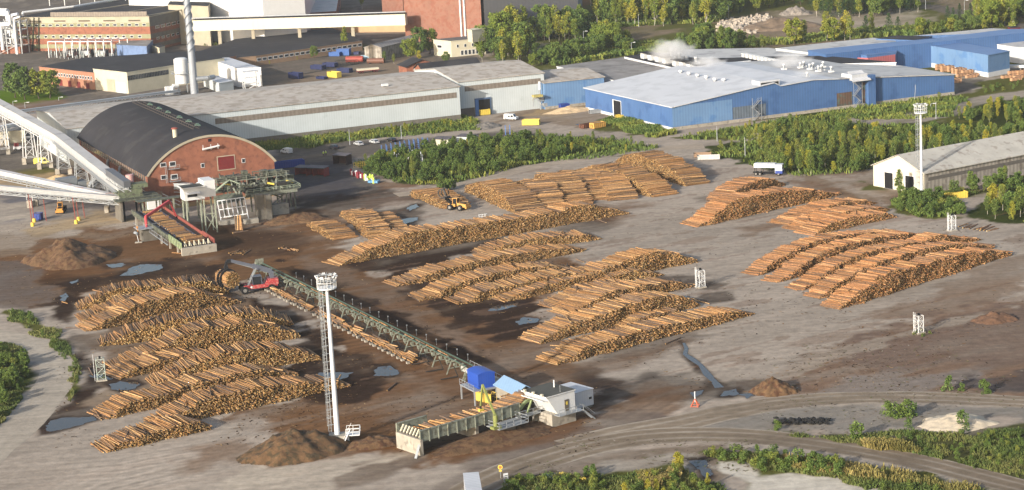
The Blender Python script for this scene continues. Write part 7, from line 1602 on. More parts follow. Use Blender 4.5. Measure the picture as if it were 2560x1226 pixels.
# conveyor from deck top to drum (grey covered)
# generic trestle gallery
def gallery(name,label,p,q,w_,h_,mat,roofm,legs,frame=GALV,catw=True):
    t=thing(name,label,'conveyor',(p.x,p.y,0),0); P0=Vector((0,0,p.z)); Q0=Vector((q.x-p.x,q.y-p.y,q.z)); d=(Q0-P0); L=d.length; d.normalize(); s=Vector((d.y,-d.x,0)).normalized()
    MB().bar(P0,Q0,w_,h_).build('casing',mat,t); u_=s.cross(d).normalized(); 
    if u_.z<0: u_=-u_
    MB().bar(P0+u_*(h_/2+.08),Q0+u_*(h_/2+.08),w_+.25,.16).build('cover',roofm,t)
    mb=MB(); n=int(L/2.2); 
    for sd in (-1,1):
        for zz in (-h_/2-.1,-h_/2-1.1): mb.bar(P0+s*sd*w_/2+u_*zz,Q0+s*sd*w_/2+u_*zz,.2)
        for k in range(n): 
            A_=P0+d*(L*k/n)+s*sd*w_/2; B_=P0+d*(L*(k+1)/n)+s*sd*w_/2; z1,z2=(-h_/2-.1,-h_/2-1.1) if k%2 else (-h_/2-1.1,-h_/2-.1); mb.bar(A_+u_*z1,B_+u_*z2,.1)
    if catw:
        c_=s*(w_/2+.6); mb.bar(P0+c_-u_*h_*.4,Q0+c_-u_*h_*.4,.9,.1)
        for zz in (.6,1.1): mb.bar(P0+c_*1.25+u_*(zz-h_*.4),Q0+c_*1.25+u_*(zz-h_*.4),.06)
        for k in range(n): A_=P0+d*(L*k/n)+c_*1.25-u_*h_*.4; mb.bar(A_,A_+u_*1.1,.06)
    mb.build('truss',frame,t)
    for f in legs:
        c0_=P0+d*(L*f); zt=c0_.z-h_/2-1.1; mb=MB()
        for sx_ in (-1,1):
            for sy_ in (-1,1): mb.bar(Vector((c0_.x,c0_.y,zt))+s*sx_*w_*.45+Vector((d.x,d.y,0))*sy_*1.0,Vector((c0_.x,c0_.y,2.2))+s*sx_*w_*.6+Vector((d.x,d.y,0))*sy_*1.5,.24)
        for j in range(3):
            za=2.2+(zt-2.2)*j/3; zb_=2.2+(zt-2.2)*(j+1)/3
            mb.bar(Vector((c0_.x,c0_.y,za))-s*w_*.58,Vector((c0_.x,c0_.y,zb_))+s*w_*.52,.15); mb.bar(Vector((c0_.x,c0_.y,za))+s*w_*.58,Vector((c0_.x,c0_.y,zb_))-s*w_*.52,.15)
            for sy_ in (-1,1): mb.bar(Vector((c0_.x,c0_.y,za))-s*w_*.58+Vector((d.x,d.y,0))*sy_*1.4,Vector((c0_.x,c0_.y,za))+s*w_*.58+Vector((d.x,d.y,0))*sy_*1.4,.15)
        mb.build('trestle_leg',frame,t)
        for sx_ in (-1,1): q_=Vector((c0_.x,c0_.y,0))+s*sx_*w_*.65; MB().box(q_.x-.7,q_.x+.7,q_.y-.9,q_.y+.9,0,2.2).build('pier',CONC,t)
    return t
CW=M('conveyor_white',(196,198,200),.5,0,.08,.3,stripe=2.4,sdep=.03)
yL=P(320,540).y
pr0=aim(308,470,P(315,555).y+2); f1=P(144,437); pm=Vector((f1.x+1,f1.y,0)); pmid=aim(150,345,f1.y+1)
dirv=(pmid-pr0); p_far=pr0+dirv*1.75; p_far=aim(-60,232,p_far.y)
gallery('covered_conveyor','big white covered conveyor on trestles coming down from the upper left',p_far,aim(150,347,f1.y+1),3.2,2.6,CW,R_wgrey,(.28,.62,.8),WHT_)
gallery('covered_conveyor','lower white covered section of the big conveyor beside the arch hall',aim(150,347,f1.y+1),pr0,3.2,2.6,CW,R_wgrey,(.02,.33,.6,.83),GALV)
a_=PH(-60,565,464); b_=PH(307,552,497)
gallery('covered_conveyor','nearest low white conveyor coming in from the left edge',a_,b_,1.8,1.2,CW,R_wgrey,(),GALV)
t=thing('red_trestle','thin red trestle legs under the nearest white conveyor','trestle',(0,0,0)); mb=MB()
for (u,v,vt) in ((81,566,486),(86,556,488),(116,553,490),(190,559,494),(197,551,494),(212,545,495)):
    p_=P(u,v); h=hg(u,v,vt); mb.bar((p_.x,p_.y,0),(p_.x-.3,p_.y,h),.22)
mb.build('legs',RUSTM,t)
gallery('covered_conveyor','middle white conveyor with rusty panels from the left edge',PH(-50,500,420),PH(296,545,494),1.8,1.3,M('rusty_white',(212,210,208),.6,0,.12,.3,rgb2=(190,110,90),thr=.62),M('rusty_white2',(214,212,212),.6,0,.12,.25,rgb2=(196,120,100),thr=.6),(.4,),GALV)
gallery('covered_conveyor','grey covered conveyor running along the arch hall front to the control cabin',PH(355,520,461),PH(485,520,466),1.6,1.4,GALV,GALV,(),GALV,False)
gallery('covered_conveyor','short dark grey conveyor entering the arch hall side',aim(272,430,560),aim(318,462,545),1.8,1.6,M('mid_grey_steel',(104,108,116),.6,0,.1,.4),MC['mid_grey_steel'],(),GALV,False)
# transfer tower
t=thing('transfer_tower','green transfer tower where the conveyors meet left of the infeed deck','transfer tower',tuple(P(330,552)),A0)
z1_=hg(330,552,500)
MB().box(-3.2,-2.6,-1,7,0,z1_).build('wall',CONCD,t); mb=MB().box(-4.5,9,-2,8,z1_,z1_+.4)
for k in range(6): mb.bar((-4.5+k*2.7,-2,z1_+.4),(-4.5+k*2.7,-2,z1_+1.6),.1)
for z in (1,1.6): mb.bar((-4.5,-2,z1_+z),(9,-2,z1_+z),.1)
mb.build('platform',GRN,t); mb=MB()
for x in (-2,3,8):
    for y in (0,6): mb.bar((x,y,0),(x,y,z1_),.45)
mb.build('column',DARK,t); mb=MB().box(-3,4,1,5,z1_+.4,z1_+2.8).box(0,6,2,6,z1_+2.8,z1_+4); mb.add([(-4,1,z1_+2),(-1,1,z1_+4.2),(-1,4,z1_+4.2),(-4,4,z1_+2)],[(0,1,2,3)]); mb.build('machine_housings',M('mossy_green',(112,124,94),.8,0,.35,.8,rgb2=(84,84,70),thr=.5),t)
MB().tube((2,7,z1_+2),(2,7,z1_+6.2),1.2,n=14).build('pink_cyclone',M('faded_pink',(214,160,156),.6,0,.1,1),t)
mb=MB(); 
for y in (-2.2,-3.2): mb.bar((9,y,z1_),(14,y,z1_-3),.12).bar((9,y,z1_+1.1),(14,y,z1_-1.9),.07)
for k in range(9): mb.bar((9+k*.6,-2.2,z1_-k*.36),(9+k*.6,-3.2,z1_-k*.36),.2,.05)
mb.build('stair',GALV,t)
MB().box(4.5,8.5,-2.6,1,z1_-3.2,z1_-.6).build('white_hut',WHT_,t)
# grey machinery below white conveyor
t=thing('fan_unit','grey duct and fan machinery block under the white conveyor','fan unit',tuple(P(190,505)),A0)
MB().box(-5,1,0,4,2.5,7.5).build('housing',M('cool_grey_sheet',(130,138,146),.6,.1,.1,.5),t); MB().box(1.2,3.6,-1,4,0,6.2).build('cabinet',MC['cool_grey_sheet'],t); MB().pipe([(4,-1,.5),(4.6,-1,5),(6.5,-1,6.5)],.7).pipe([(6,0,.5),(6,0,4),(8,1,5.5)],.55).build('duct',GALV,t)
mb=MB()
for x in (-4.8,-2,.8):
    for y in (.2,3.8): mb.bar((x,y,0),(x,y,2.5),.3)
mb.build('stand',CONC,t); MB().tube((5,-2.4,1.2),(5,-1.8,1.2),1.1,n=16).build('blue_fan',M('fan_blue',(60,110,160),.5),t)
mb=MB(); RN=random.Random(8)
for k in range(22): x=7+RN.uniform(0,12); y=RN.uniform(-1,4); mb.bar((x,y,0),(x+RN.uniform(-1,1),y,RN.uniform(3,7)),.22)
for k in range(12): x=7+RN.uniform(0,10); z=RN.uniform(2,6); mb.bar((x,0,z),(x+RN.uniform(1,3),RN.uniform(0,3),z+RN.uniform(-1,1)),.3)
mb.build('steelwork',GALV,t)
# truss bridge behind the arch hall
gallery('pipe_bridge','pale lattice truss bridge crossing behind the arch hall',PH(10,322,284),PH(447,238,227),2.4,.5,WHT_,GALV,(),WHT_,False)
gallery('pipe_bridge','white pipe bridge at the left edge under the big conveyor',PH(-40,375,328),PH(62,352,308),2.2,.8,WHT_,WHT_,(.5,.85),GALV,False)
t,_=block('store_building','low cream building at the left edge behind the trestles','store',[(62,326),(-60,334),(-80,318),(50,310)],4.5,CREAM,R_cem)
# steam
def steam(u,v,z,sx_,sy_,sz_,dens,label):
    p=P(u,v,z); m=bpy.data.materials.new('steam'); m.use_nodes=True; n=m.node_tree.nodes; l=m.node_tree.links; n.remove(n["Principled BSDF"]); out=[x for x in n if x.type=='OUTPUT_MATERIAL'][0]
    pv=n.new("ShaderNodeVolumePrincipled"); pv.inputs["Color"].default_value=(.97,.97,.98,1); pv.inputs["Anisotropy"].default_value=.1
    tc=n.new("ShaderNodeTexCoord"); t=n.new("ShaderNodeTexNoise"); t.inputs["Scale"].default_value=2.2; t.inputs["Detail"].default_value=5; l.new(tc.outputs["Object"],t.inputs[0])
    ln=n.new("ShaderNodeVectorMath"); ln.operation='LENGTH'; l.new(tc.outputs["Object"],ln.inputs[0])
    mr=n.new("ShaderNodeMapRange"); mr.inputs["From Min"].default_value=0; mr.inputs["From Max"].default_value=1; mr.inputs["To Min"].default_value=.55; mr.inputs["To Max"].default_value=-.35; l.new(ln.outputs["Value"],mr.inputs[0])
    ad=n.new("ShaderNodeMath"); ad.operation='ADD'; l.new(mr.outputs[0],ad.inputs[0]); l.new(t.outputs[0],ad.inputs[1])
    r2=n.new("ShaderNodeMapRange"); r2.inputs["From Min"].default_value=.38; r2.inputs["From Max"].default_value=.85; r2.inputs["To Max"].default_value=dens; l.new(ad.outputs[0],r2.inputs[0]); l.new(r2.outputs[0],pv.inputs["Density"]); l.new(pv.outputs[0],out.inputs["Volume"])
    mb=MB(); N_=16; vs=[]; fs=[]
    for i in range(9):
        for j in range(N_): a=math.pi*i/8; b_=6.2832*j/N_; vs.append((math.sin(a)*math.cos(b_),math.sin(a)*math.sin(b_),math.cos(a)))
    for i in range(8):
        for j in range(N_): fs.append((i*N_+j,(i+1)*N_+j,(i+1)*N_+(j+1)%N_,i*N_+(j+1)%N_))
    mb.add(vs,fs); o=mb.build('steam',m,None,label=label,cat='steam',kind='stuff',loc=tuple(p)); o.scale=(sx_,sy_,sz_); return o
steam(1677,128,15,12,12,7.0,.2,'largest white steam plume rising from the kiln vents')
steam(1765,160,12,10,9,4.5,.22,'second steam plume right of the kiln vents')
steam(1975,153,13,11,9,4.5,.16,'thin steam plume over the pipes on the white roof')
steam(2015,186,12.5,9,7,3.5,.08,'faint wisp of steam at the edge of the white roof')

# ---------------- air ----------------
def haze():
    m=bpy.data.materials.new('haze_air'); m.use_nodes=True; n=m.node_tree.nodes; l=m.node_tree.links; n.remove(n["Principled BSDF"]); out=[x for x in n if x.type=='OUTPUT_MATERIAL'][0]
    pv=n.new("ShaderNodeVolumePrincipled"); pv.inputs["Color"].default_value=(.90,.94,1,1); pv.inputs["Density"].default_value=.00005; pv.inputs["Anisotropy"].default_value=.2; l.new(pv.outputs[0],out.inputs["Volume"])
    MB().box(-3500,3500,-200,7500,-1.6,160).build('haze',m,kind='stuff',label='thin pale haze in the air over the whole site')
haze()
# ---------------- vegetation ----------------
def leafmat(name,c1,c2,c3,tr=.15):
    m=bpy.data.materials.new(name); m.use_nodes=True; n=m.node_tree.nodes; l=m.node_tree.links; b=n["Principled BSDF"]; b.inputs["Roughness"].default_value=.7; b.inputs["Specular IOR Level"].default_value=.15
    at=n.new("ShaderNodeAttribute"); at.attribute_name="Col"; oi=n.new("ShaderNodeObjectInfo")
    cr=n.new("ShaderNodeValToRGB"); e=cr.color_ramp.elements; e[0].color=(*[x*.9 for x in lin(c1)],1); e[1].color=(*[x*.9 for x in lin(c3)],1); e[1].position=.95; k=cr.color_ramp.elements.new(.5); k.color=(*[x*.9 for x in lin(c2)],1)
    sp=n.new("ShaderNodeSeparateColor"); l.new(at.outputs["Color"],sp.inputs[0])
    ma=n.new("ShaderNodeMath"); ma.operation='MULTIPLY_ADD'; l.new(oi.outputs["Random"],ma.inputs[0]); ma.inputs[1].default_value=.55; m3=n.new("ShaderNodeMath"); m3.operation='MULTIPLY'; m3.inputs[1].default_value=.5; l.new(sp.outputs[0],m3.inputs[0]); l.new(m3.outputs[0],ma.inputs[2]); l.new(ma.outputs[0],cr.inputs[0])
    vm=n.new("ShaderNodeVectorMath"); vm.operation='SCALE'; l.new(cr.outputs[0],vm.inputs[0]); mr=n.new("ShaderNodeMapRange"); mr.inputs["To Min"].default_value=.7; mr.inputs["To Max"].default_value=1.3; l.new(sp.outputs[1],mr.inputs[0]); l.new(mr.outputs[0],vm.inputs["Scale"]); l.new(vm.outputs[0],b.inputs["Base Color"])
    t=n.new("ShaderNodeBsdfTranslucent"); l.new(vm.outputs[0],t.inputs[0]); mx=n.new("ShaderNodeMixShader"); mx.inputs[0].default_value=tr; out=[x for x in n if x.type=='OUTPUT_MATERIAL'][0]; l.new(b.outputs[0],mx.inputs[1]); l.new(t.outputs[0],mx.inputs[2]); l.new(mx.outputs[0],out.inputs[0]); return m
LF_birch=leafmat('birch_leaves',(84,104,44),(106,120,48),(140,136,52)); LF_dark=leafmat('dark_leaves',(70,90,46),(84,104,50),(102,118,56)); LF_shrub=leafmat('shrub_leaves',(70,90,44),(92,108,50),(124,126,58)); LF_yel=leafmat('yellow_leaves',(112,122,46),(136,136,50),(160,148,54)); LF_con=leafmat('spruce_needles',(38,58,34),(48,70,38),(60,82,44)); LF_grs=leafmat('dry_grass',(62,80,42),(80,94,48),(104,106,62))
BIRK=M('birch_trunk',(196,188,172),.8,0,.3,1.5); DTR=M('dark_trunk',(84,72,58),.9,0,.3,1)
def leaves(centres,radii,nper,size,rs,tall=1.0):
    """clumps of small leaf faces; returns V,F,col"""
    Cs=[];K=[]
    for (c,r) in zip(centres,radii):
        d=rs.randn(nper,3); d/=np.linalg.norm(d,axis=1)[:,None]; rad=r*(.45+.6*rs.rand(nper,1)**.6); Cs.append(np.array(c)+d*rad*np.array([1,1,tall])); K.append(np.full((nper,1),rs.rand()))
    Cs=np.concatenate(Cs);K=np.concatenate(K);n=len(Cs)
    a=rs.randn(n,3);a/=np.linalg.norm(a,axis=1)[:,None]; b=np.cross(a,rs.randn(n,3)); b/=np.linalg.norm(b,axis=1)[:,None]; s=size*(.6+.8*rs.rand(n,1)); a*=s;b*=s*.7
    V_=np.stack([Cs-a,Cs-b*.9,Cs+a,Cs+b],1).reshape(-1,3); F_=np.arange(4*n).reshape(-1,4); col=np.ones((n,4)); col[:,0]=np.clip(K[:,0]*.7+rs.rand(n)*.3,0,1); col[:,1]=rs.rand(n); return V_,F_,np.repeat(col,4,0)
def crown(kind,seed,H):
    rs=np.random.RandomState(seed); cs=[];rr=[]
    if kind=='birch':
        n=34
        for k in range(n):
            z=H*(.28+.70*rs.rand()); w_=H*.15*math.sin(math.pi*min(1,max(.12,(1-(z/H-.24)/.80))))**.7; a=rs.rand()*6.28; r=w_*rs.rand()**.5; cs.append((r*math.cos(a),r*math.sin(a),z)); rr.append(H*(.05+.035*rs.rand()))
        return leaves(cs,rr,40,H*.022,rs,1.35)
    if kind=='broad':
        n=40
        for k in range(n):
            z=H*(.22+.72*rs.rand()); w_=H*.33*math.sin(math.pi*min(.95,max(.08,(z/H-.12)/.92)))**.6; a=rs.rand()*6.28; r=w_*rs.rand()**.4; cs.append((r*math.cos(a),r*math.sin(a),z)); rr.append(H*(.07+.05*rs.rand()))
        return leaves(cs,rr,70,H*.03,rs)
    if kind=='shrub':
        n=16
        for k in range(n):
            z=H*(.18+.7*rs.rand()); w_=H*.34*(1.1-z/H)**.5; a=rs.rand()*6.28; r=w_*rs.rand()**.5; cs.append((r*math.cos(a),r*math.sin(a),z)); rr.append(H*(.10+.07*rs.rand()))
        return leaves(cs,rr,36,H*.045,rs,1.2)
    if kind=='spruce':
        for k in range(26):
            z=H*(.08+.9*(k/26)); w_=H*.2*(1-z/H)+.05*H*.3; 
            for j in range(2): a=rs.rand()*6.28; cs.append((w_*.6*math.cos(a),w_*.6*math.sin(a),z)); rr.append(w_*.75+.03*H)
        return leaves(cs,rr,16,H*.02,rs,.5)
def proto(kind,leafm,H,seed): V_,F_,c_=crown(kind,seed,H); me=np_mesh('crown',V_,[F_],[leafm],attr=c_); return me
def trunk(H,r,mat,seed,frac=.85):
    rs=random.Random(seed); mb=MB(); x=y=0; pts=[(0,0,-.1)]
    for k in range(1,5): x+=rs.uniform(-.02,.02)*H; y+=rs.uniform(-.02,.02)*H; pts.append((x,y,H*frac*k/4))
    for i,(a,b) in enumerate(zip(pts[:-1],pts[1:])): mb.tube(a,b,r*(1-i*.2),r*(1-(i+1)*.2),n=6)
    for k in range(6):
        i=1+k%3; a=rs.uniform(0,6.28); p=pts[i]; mb.tube(p,(p[0]+math.cos(a)*H*.12,p[1]+math.sin(a)*H*.12,p[2]+H*.14),r*.35,r*.1,n=4)
    return mb.mesh('trunk',mat)
PR={'birch':[(proto('birch',LF_birch,15,s),trunk(15,.16,BIRK,s)) for s in range(4)],
 'birch_y':[(proto('birch',LF_yel,13,s+30),trunk(13,.15,BIRK,s)) for s in range(2)],
 'broad':[(proto('broad',LF_dark,10,s+10),trunk(10,.25,DTR,s,.6)) for s in range(4)],
 'broadl':[(proto('broad',LF_birch,10,s+20),trunk(10,.25,DTR,s,.6)) for s in range(3)],
 'spruce':[(proto('spruce',LF_con,12,s+40),trunk(12,.16,DTR,s,.9)) for s in range(2)],
 'sapling':[(proto('birch',LF_shrub,6,s+50),trunk(6,.06,BIRK,s)) for s in range(4)],
 'sapdark':[(proto('broad',LF_dark,5.5,s+60),trunk(5.5,.07,DTR,s,.6)) for s in range(4)],
 'sapyel':[(proto('birch',LF_yel,4.5,s+80),None) for s in range(2)],
 'shrub':[(proto('shrub',LF_shrub,2.4,s+70),None) for s in range(4)],
 'shrubd':[(proto('shrub',LF_dark,2.4,s+75),None) for s in range(3)]}
BH_={'birch':15,'birch_y':13,'broad':10,'broadl':10,'spruce':12,'sapling':6,'sapdark':5.5,'sapyel':4.5,'shrub':2.4,'shrubd':2.4}
NM={'birch':'birch_tree','birch_y':'birch_tree','broad':'broadleaf_tree','broadl':'broadleaf_tree','spruce':'spruce_tree','sapling':'sapling','sapdark':'willow_bush','sapyel':'yellow_sapling','shrub':'shrub','shrubd':'dark_shrub'}
cnt={}
AD={'birch':'slim birch-like','birch_y':'bright yellow','broad':'dark rounded','broadl':'light green rounded','spruce':'pointed dark','sapling':'slender young','sapdark':'dense dark','sapyel':'yellowing','shrub':'pale green','shrubd':'deep green'}
def plant(kind,p,h,label,group):
    me,tr=R.choice(PR[kind]); s=h/BH_[kind]; nm=NM[kind]; cnt[nm]=cnt.get(nm,0)+1
    if tr is not None and h>4.0:
        o=thing(nm,label,nm.replace('_',' '),(p.x,p.y,0),R.uniform(0,360),group); o.scale=(s*R.uniform(.85,1.15),)*2+(s,)
        for n_,m_ in (('crown',me),('trunk',tr)): c=bpy.data.objects.new(n_,m_); C.objects.link(c); c.parent=o
    else:
        o=bpy.data.objects.new(nm,me); C.objects.link(o); o.location=(p.x,p.y,-.25*s); o.rotation_euler=(0,0,R.uniform(0,6.28)); o.scale=(s*R.uniform(.85,1.3),)*2+(s,); setp(o,label,nm.replace('_',' '),group)
def inpoly(x,y,poly):
    c=False;n=len(poly)
    for i in range(n):
        a,b=poly[i],poly[(i+1)%n]
        if (a[1]>y)!=(b[1]>y) and x<(b[0]-a[0])*(y-a[1])/(b[1]-a[1])+a[0]: c=not c
    return c
def scatter(poly,n,kinds,h0,h1,label,group,jit=None):
    us=[p[0] for p in poly];vs=[p[1] for p in poly]; k=0;t=0
    wp=[tuple(P(a,b))[:2] for a,b in poly]; xs=[p[0] for p in wp]; ys=[p[1] for p in wp]; placed=[]
    area=abs(sum(wp[i][0]*wp[(i+1)%len(wp)][1]-wp[(i+1)%len(wp)][0]*wp[i][1] for i in range(len(wp))))/2; dmin=.62*math.sqrt(area/n)
    while k<n and t<n*60:
        t+=1; x=R.uniform(min(xs),max(xs)); y=R.uniform(min(ys),max(ys))
        if not inpoly(x,y,wp): continue
        if any((x-a)**2+(y-b)**2<dmin*dmin for a,b in placed) : continue
        placed.append((x,y)); kd=R.choice(kinds); plant(kd,Vector((x,y,0)),R.uniform(h0,h1)*(.8 if 'shrub' in kd else 1),label[kd] if isinstance(label,dict) else (AD[kd]+' '+label if len(kinds)>1 else label),group+' ('+NM[kd].replace('_',' ')+'s)'); k+=1
# central thicket
scatter([(905,442),(935,400),(1090,378),(1240,352),(1330,356),(1420,360),(1420,395),(1290,418),(1130,458),(1080,462),(1000,456)],130,['sapdark','sapdark','sapdark','sapling'],2.8,5.2,{'sapdark':'dark willow bush in the thicket between the car park and the far log stacks','sapling':'light green sapling in the thicket between the car park and the far log stacks'},'central thicket')
scatter([(1080,366),(1240,345),(1290,340),(1460,345),(1640,370),(1560,384),(1420,390),(1300,380),(1100,385)],75,['sapling','sapyel','shrub','sapdark'],1.8,3.6,{'sapling':'yellow-green sapling at the back of the central thicket','sapyel':'yellowing sapling at the back of the central thicket','shrub':'low shrub at the back edge of the central thicket','sapdark':'dark bush at the back of the central thicket'},'back of the central thicket')
scatter([(905,405),(990,395),(990,410),(930,425)],8,['sapyel','sapling'],2.5,4,'yellow-green sapling beside the white posts','saplings by the white posts')
scatter([(1095,478),(1130,468),(1140,474),(1105,484)],4,['sapdark'],3,3.6,'dark bush beside the gravel road behind the wheel loader','bushes behind the wheel loader')
# warehouse bank
scatter([(650,372),(800,352),(1000,326),(1190,306),(1195,322),(1010,338),(830,360),(690,378)],75,['shrub','sapling','sapyel','shrub'],1.3,3.2,{'shrub':'low shrub on the grassy bank below the long warehouse','sapling':'green sapling on the bank below the long warehouse','sapyel':'yellow-green sapling on the bank below the long warehouse'},'warehouse bank')
# blue hall front
scatter([(1690,345),(1900,312),(2080,285),(2100,292),(1920,332),(1800,348)],38,['shrub','shrub','sapyel'],1.4,3.0,{'shrub':'low shrub in the verge before the blue sawmill','sapyel':'yellowing sapling in the verge before the blue sawmill'},'sawmill verge')
scatter([(2190,268),(2400,245),(2410,258),(2380,284),(2190,292)],26,['shrub','shrubd','sapling'],1.6,3.2,'shrub in the verge right of the outside stair','sawmill verge, right part')
scatter([(1500,305),(1560,298),(1640,330),(1580,332),(1520,322)],10,['shrub'],1,1.8,'low shrub at the near corner of the blue sawmill','sawmill corner verge')
# right thicket
TL={'sapling':'light green sapling in the broad thicket behind the right warehouse','sapdark':'dark bush in the broad thicket behind the right warehouse','sapyel':'yellow sapling in the broad thicket behind the right warehouse'}
scatter([(1900,392),(1900,352),(1985,325),(2080,324),(2150,332),(2200,340),(2200,395),(2170,432),(2010,440),(1940,428)],125,['sapling','sapling','sapdark','sapling','sapling','sapyel'],4,7,TL,'right thicket')
scatter([(2200,340),(2300,338),(2560,336),(2660,345),(2560,356),(2300,396),(2200,408)],90,['sapling','sapdark','sapling','sapyel'],3,5.8,TL,'right thicket')
scatter([(2390,308),(2400,288),(2450,280),(2560,268),(2640,265),(2640,305),(2560,312)],48,['sapling','sapdark','sapyel'],3,5.6,{k:v.replace('behind the right warehouse','at the right edge above the gravel road') for k,v in TL.items()},'upper right thicket')
scatter([(1870,335),(1905,325),(1905,420),(1800,378),(1790,368)],16,['shrub','sapling'],1.5,4,'shrub on the left fringe of the broad thicket','thicket fringe')
scatter([(2440,225),(2560,205),(2560,222),(2450,238)],12,['shrubd','shrub'],1.5,3,'shrub on the verge near the timber packages','verge near the timber packages')
# around the warehouse
scatter([(2238,530),(2240,500),(2290,496),(2360,505),(2380,525),(2330,545),(2265,540)],26,['sapdark','shrubd','shrub'],2.5,4.6,'dark bush at the foot of the far light mast','bushes below the far light mast')
plant('sapling',P(2248,492),7.5,'slender young birch between the two warehouse doors','tree before the warehouse')
scatter([(2390,540),(2402,532),(2414,540),(2404,550)],3,['sapdark'],3,3.6,'round dark bush behind the far right pylon','bush behind the far right pylon')
scatter([(2450,545),(2480,505),(2560,492),(2660,470),(2660,560),(2540,556)],46,['sapdark','sapling','shrub','sapyel'],3,8,{'sapdark':'dark bush in the clump at the right edge below the warehouse','sapling':'light sapling in the clump at the right edge below the warehouse','shrub':'low shrub in the clump at the right edge below the warehouse','sapyel':'yellow sapling in the clump at the right edge below the warehouse'},'clump at the right edge')
scatter([(2370,485),(2460,472),(2600,440),(2600,462),(2470,485),(2400,492)],28,['sapdark','shrub','sapling'],2,6.5,'bush growing along the ribbed warehouse wall','bushes along the warehouse wall')
# left lawn trees
for (u,v,h,l) in ((38,245,12,'large dark round tree on the lawn at the left edge'),(62,250,11,'large dark tree in the middle of the lawn group'),(98,248,10.5,'lighter round tree right in the lawn group'),(125,246,10,'rightmost round tree of the lawn group')): plant('broad' if h>10.6 else 'broadl',P(u,v),h*1.25,l,'lawn trees')
# industrial yard trees
for (u,v,h,k,l) in ((862,126,11,'birch','slender birch beside the tall bright blue container'),(1145,100,13,'broadl','broad green tree before the brick mill tower'),(1045,140,13,'broad','dark tree left of the cream office'),(1075,135,12,'broadl','tree with a yellow tint left of the cream office'),(1025,150,10,'broadl','bushy tree behind the grey shed'),(1048,153,5,'sapyel','small yellow bush behind the grey shed'),(905,24,12,'birch','slim tree on the mill forecourt'),(785,147,6,'sapdark','small tree at the long shed wall'),(962,156,5,'sapling','sapling before the grey shed'),(985,160,4.5,'sapling','second sapling before the grey shed'),(1115,158,5,'sapdark','dark bush in front of the cream office')): plant(k,P(u,v),h,l,'yard trees')
scatter([(1190,165),(1200,140),(1300,120),(1330,135),(1320,165)],22,['birch','broadl','birch','broad'],9,16,{'birch':'tall birch in the clump right of the cream office','broadl':'green tree in the clump right of the cream office','broad':'dark tree in the clump right of the cream office'},'clump right of the office')
scatter([(1240,85),(1310,80),(1320,110),(1250,118)],12,['birch','broadl'],12,17,'tall yellow-green birch behind the clump right of the office','birches behind the office clump')
scatter([(1330,168),(1400,160),(1560,135),(1580,128),(1560,115),(1400,140),(1330,150)],46,['broad','broadl','sapdark','broad'],5,8.5,'bushy tree behind the grey kiln hall roof','bushes behind the kiln hall')
scatter([(1480,120),(1500,100),(1545,98),(1560,125),(1500,130)],9,['broadl'],9,11,'round green tree behind the left end of the kiln hall','round trees behind the kiln hall')
scatter([(1345,105),(1350,85),(1450,80),(1475,95),(1450,106)],22,['birch','birch','broad'],10,16,{'birch':'slim birch in the front row beside the pale forest road','broad':'dark tree in the front row beside the pale forest road'},'birches by the forest road')
scatter([(1480,70),(1500,48),(1780,35),(1820,45),(1790,60),(1600,66)],50,['birch','birch','birch','broad','birch_y'],10,17,{'birch':'tall birch in the belt beyond the sawmill','birch_y':'bright yellow birch in the belt beyond the sawmill','broad':'dark tree in the belt beyond the sawmill'},'birch belt')
scatter([(1450,30),(1500,0),(1900,-15),(1900,10),(1800,30),(1500,45)],38,['birch','broadl','broad'],10,16,'tree in the back of the birch belt at the top edge','back of the birch belt')
plant('birch_y',P(1659,66),11,'single bright yellow birch with white stems','single yellow birch')
scatter([(1700,125),(1760,112),(1850,118),(1830,130),(1730,135)],14,['broadl','broad','sapdark'],6,12,'round tree just behind the steaming kiln vents','trees behind the kiln vents')
for (u,v,h,k) in ((1985,112,12,'broadl'),(2010,108,10,'birch'),(2067,103,13,'birch'),(2078,105,11,'broadl'),(2112,101,14,'birch_y'),(2125,104,11,'birch'),(2165,92,10,'spruce'),(2178,88,10,'birch'),(2222,86,10,'spruce'),(2245,84,8,'spruce'),(1880,122,6,'sapdark'),(1850,120,8,'broadl'),(1905,122,6,'sapling')): plant(k,P(u,v),h,'lone tree standing behind the long blue roof, '+{'broadl':'round and green','birch':'slim and light','birch_y':'orange-yellow','spruce':'dark and pointed','sapdark':'low and dark','sapling':'low and light'}[k],'lone trees behind the blue roof')
scatter([(2030,42),(2040,22),(2290,10),(2295,32),(2220,42),(2090,48)],60,['spruce','broad','birch'],8,13,{'spruce':'dark spruce in the far wood at the top right','broad':'dark tree in the far wood at the top right','birch':'pale-stemmed birch in the far wood at the top right'},'far wood')
scatter([(1990,25),(2000,-30),(2300,-40),(2290,5),(2100,15)],40,['spruce','broad'],8,12,'tree at the back of the far wood, top right','back of the far wood')
for (u,v) in ((2369,55),(2399,52),(2426,52),(2383,58)): plant('spruce',P(u,v),R.uniform(6,9),'small pointed spruce beside the far asphalt road','small spruces by the far road')
scatter([(2260,90),(2290,72),(2440,62),(2520,62),(2500,72),(2400,82),(2300,92)],34,['broadl','shrub','sapdark','spruce','sapling'],3,7,'low tree in the belt above the long blue roof','belt above the blue roof')
scatter([(2430,62),(2440,45),(2530,50),(2540,66),(2480,72)],12,['birch','broadl'],10,13,'tall thin tree near the small red hut','trees near the red hut')
scatter([(2515,60),(2520,20),(2700,20),(2700,60)],22,['broadl','broad'],7,11,'green tree at the top right corner','trees at the top right corner')
scatter([(1790,20),(1960,-10),(1990,5),(1900,28),(1800,40)],30,['broad','spruce','broadl'],7,11,'tree beyond the small substation','trees beyond the substation')
scatter([(645,150),(720,140),(830,120),(905,112),(915,122),(740,152),(660,165)],22,['shrub','sapyel'],1.4,2.4,'low yellow-green shrub along the long black-roofed shed','shrubs along the long shed')
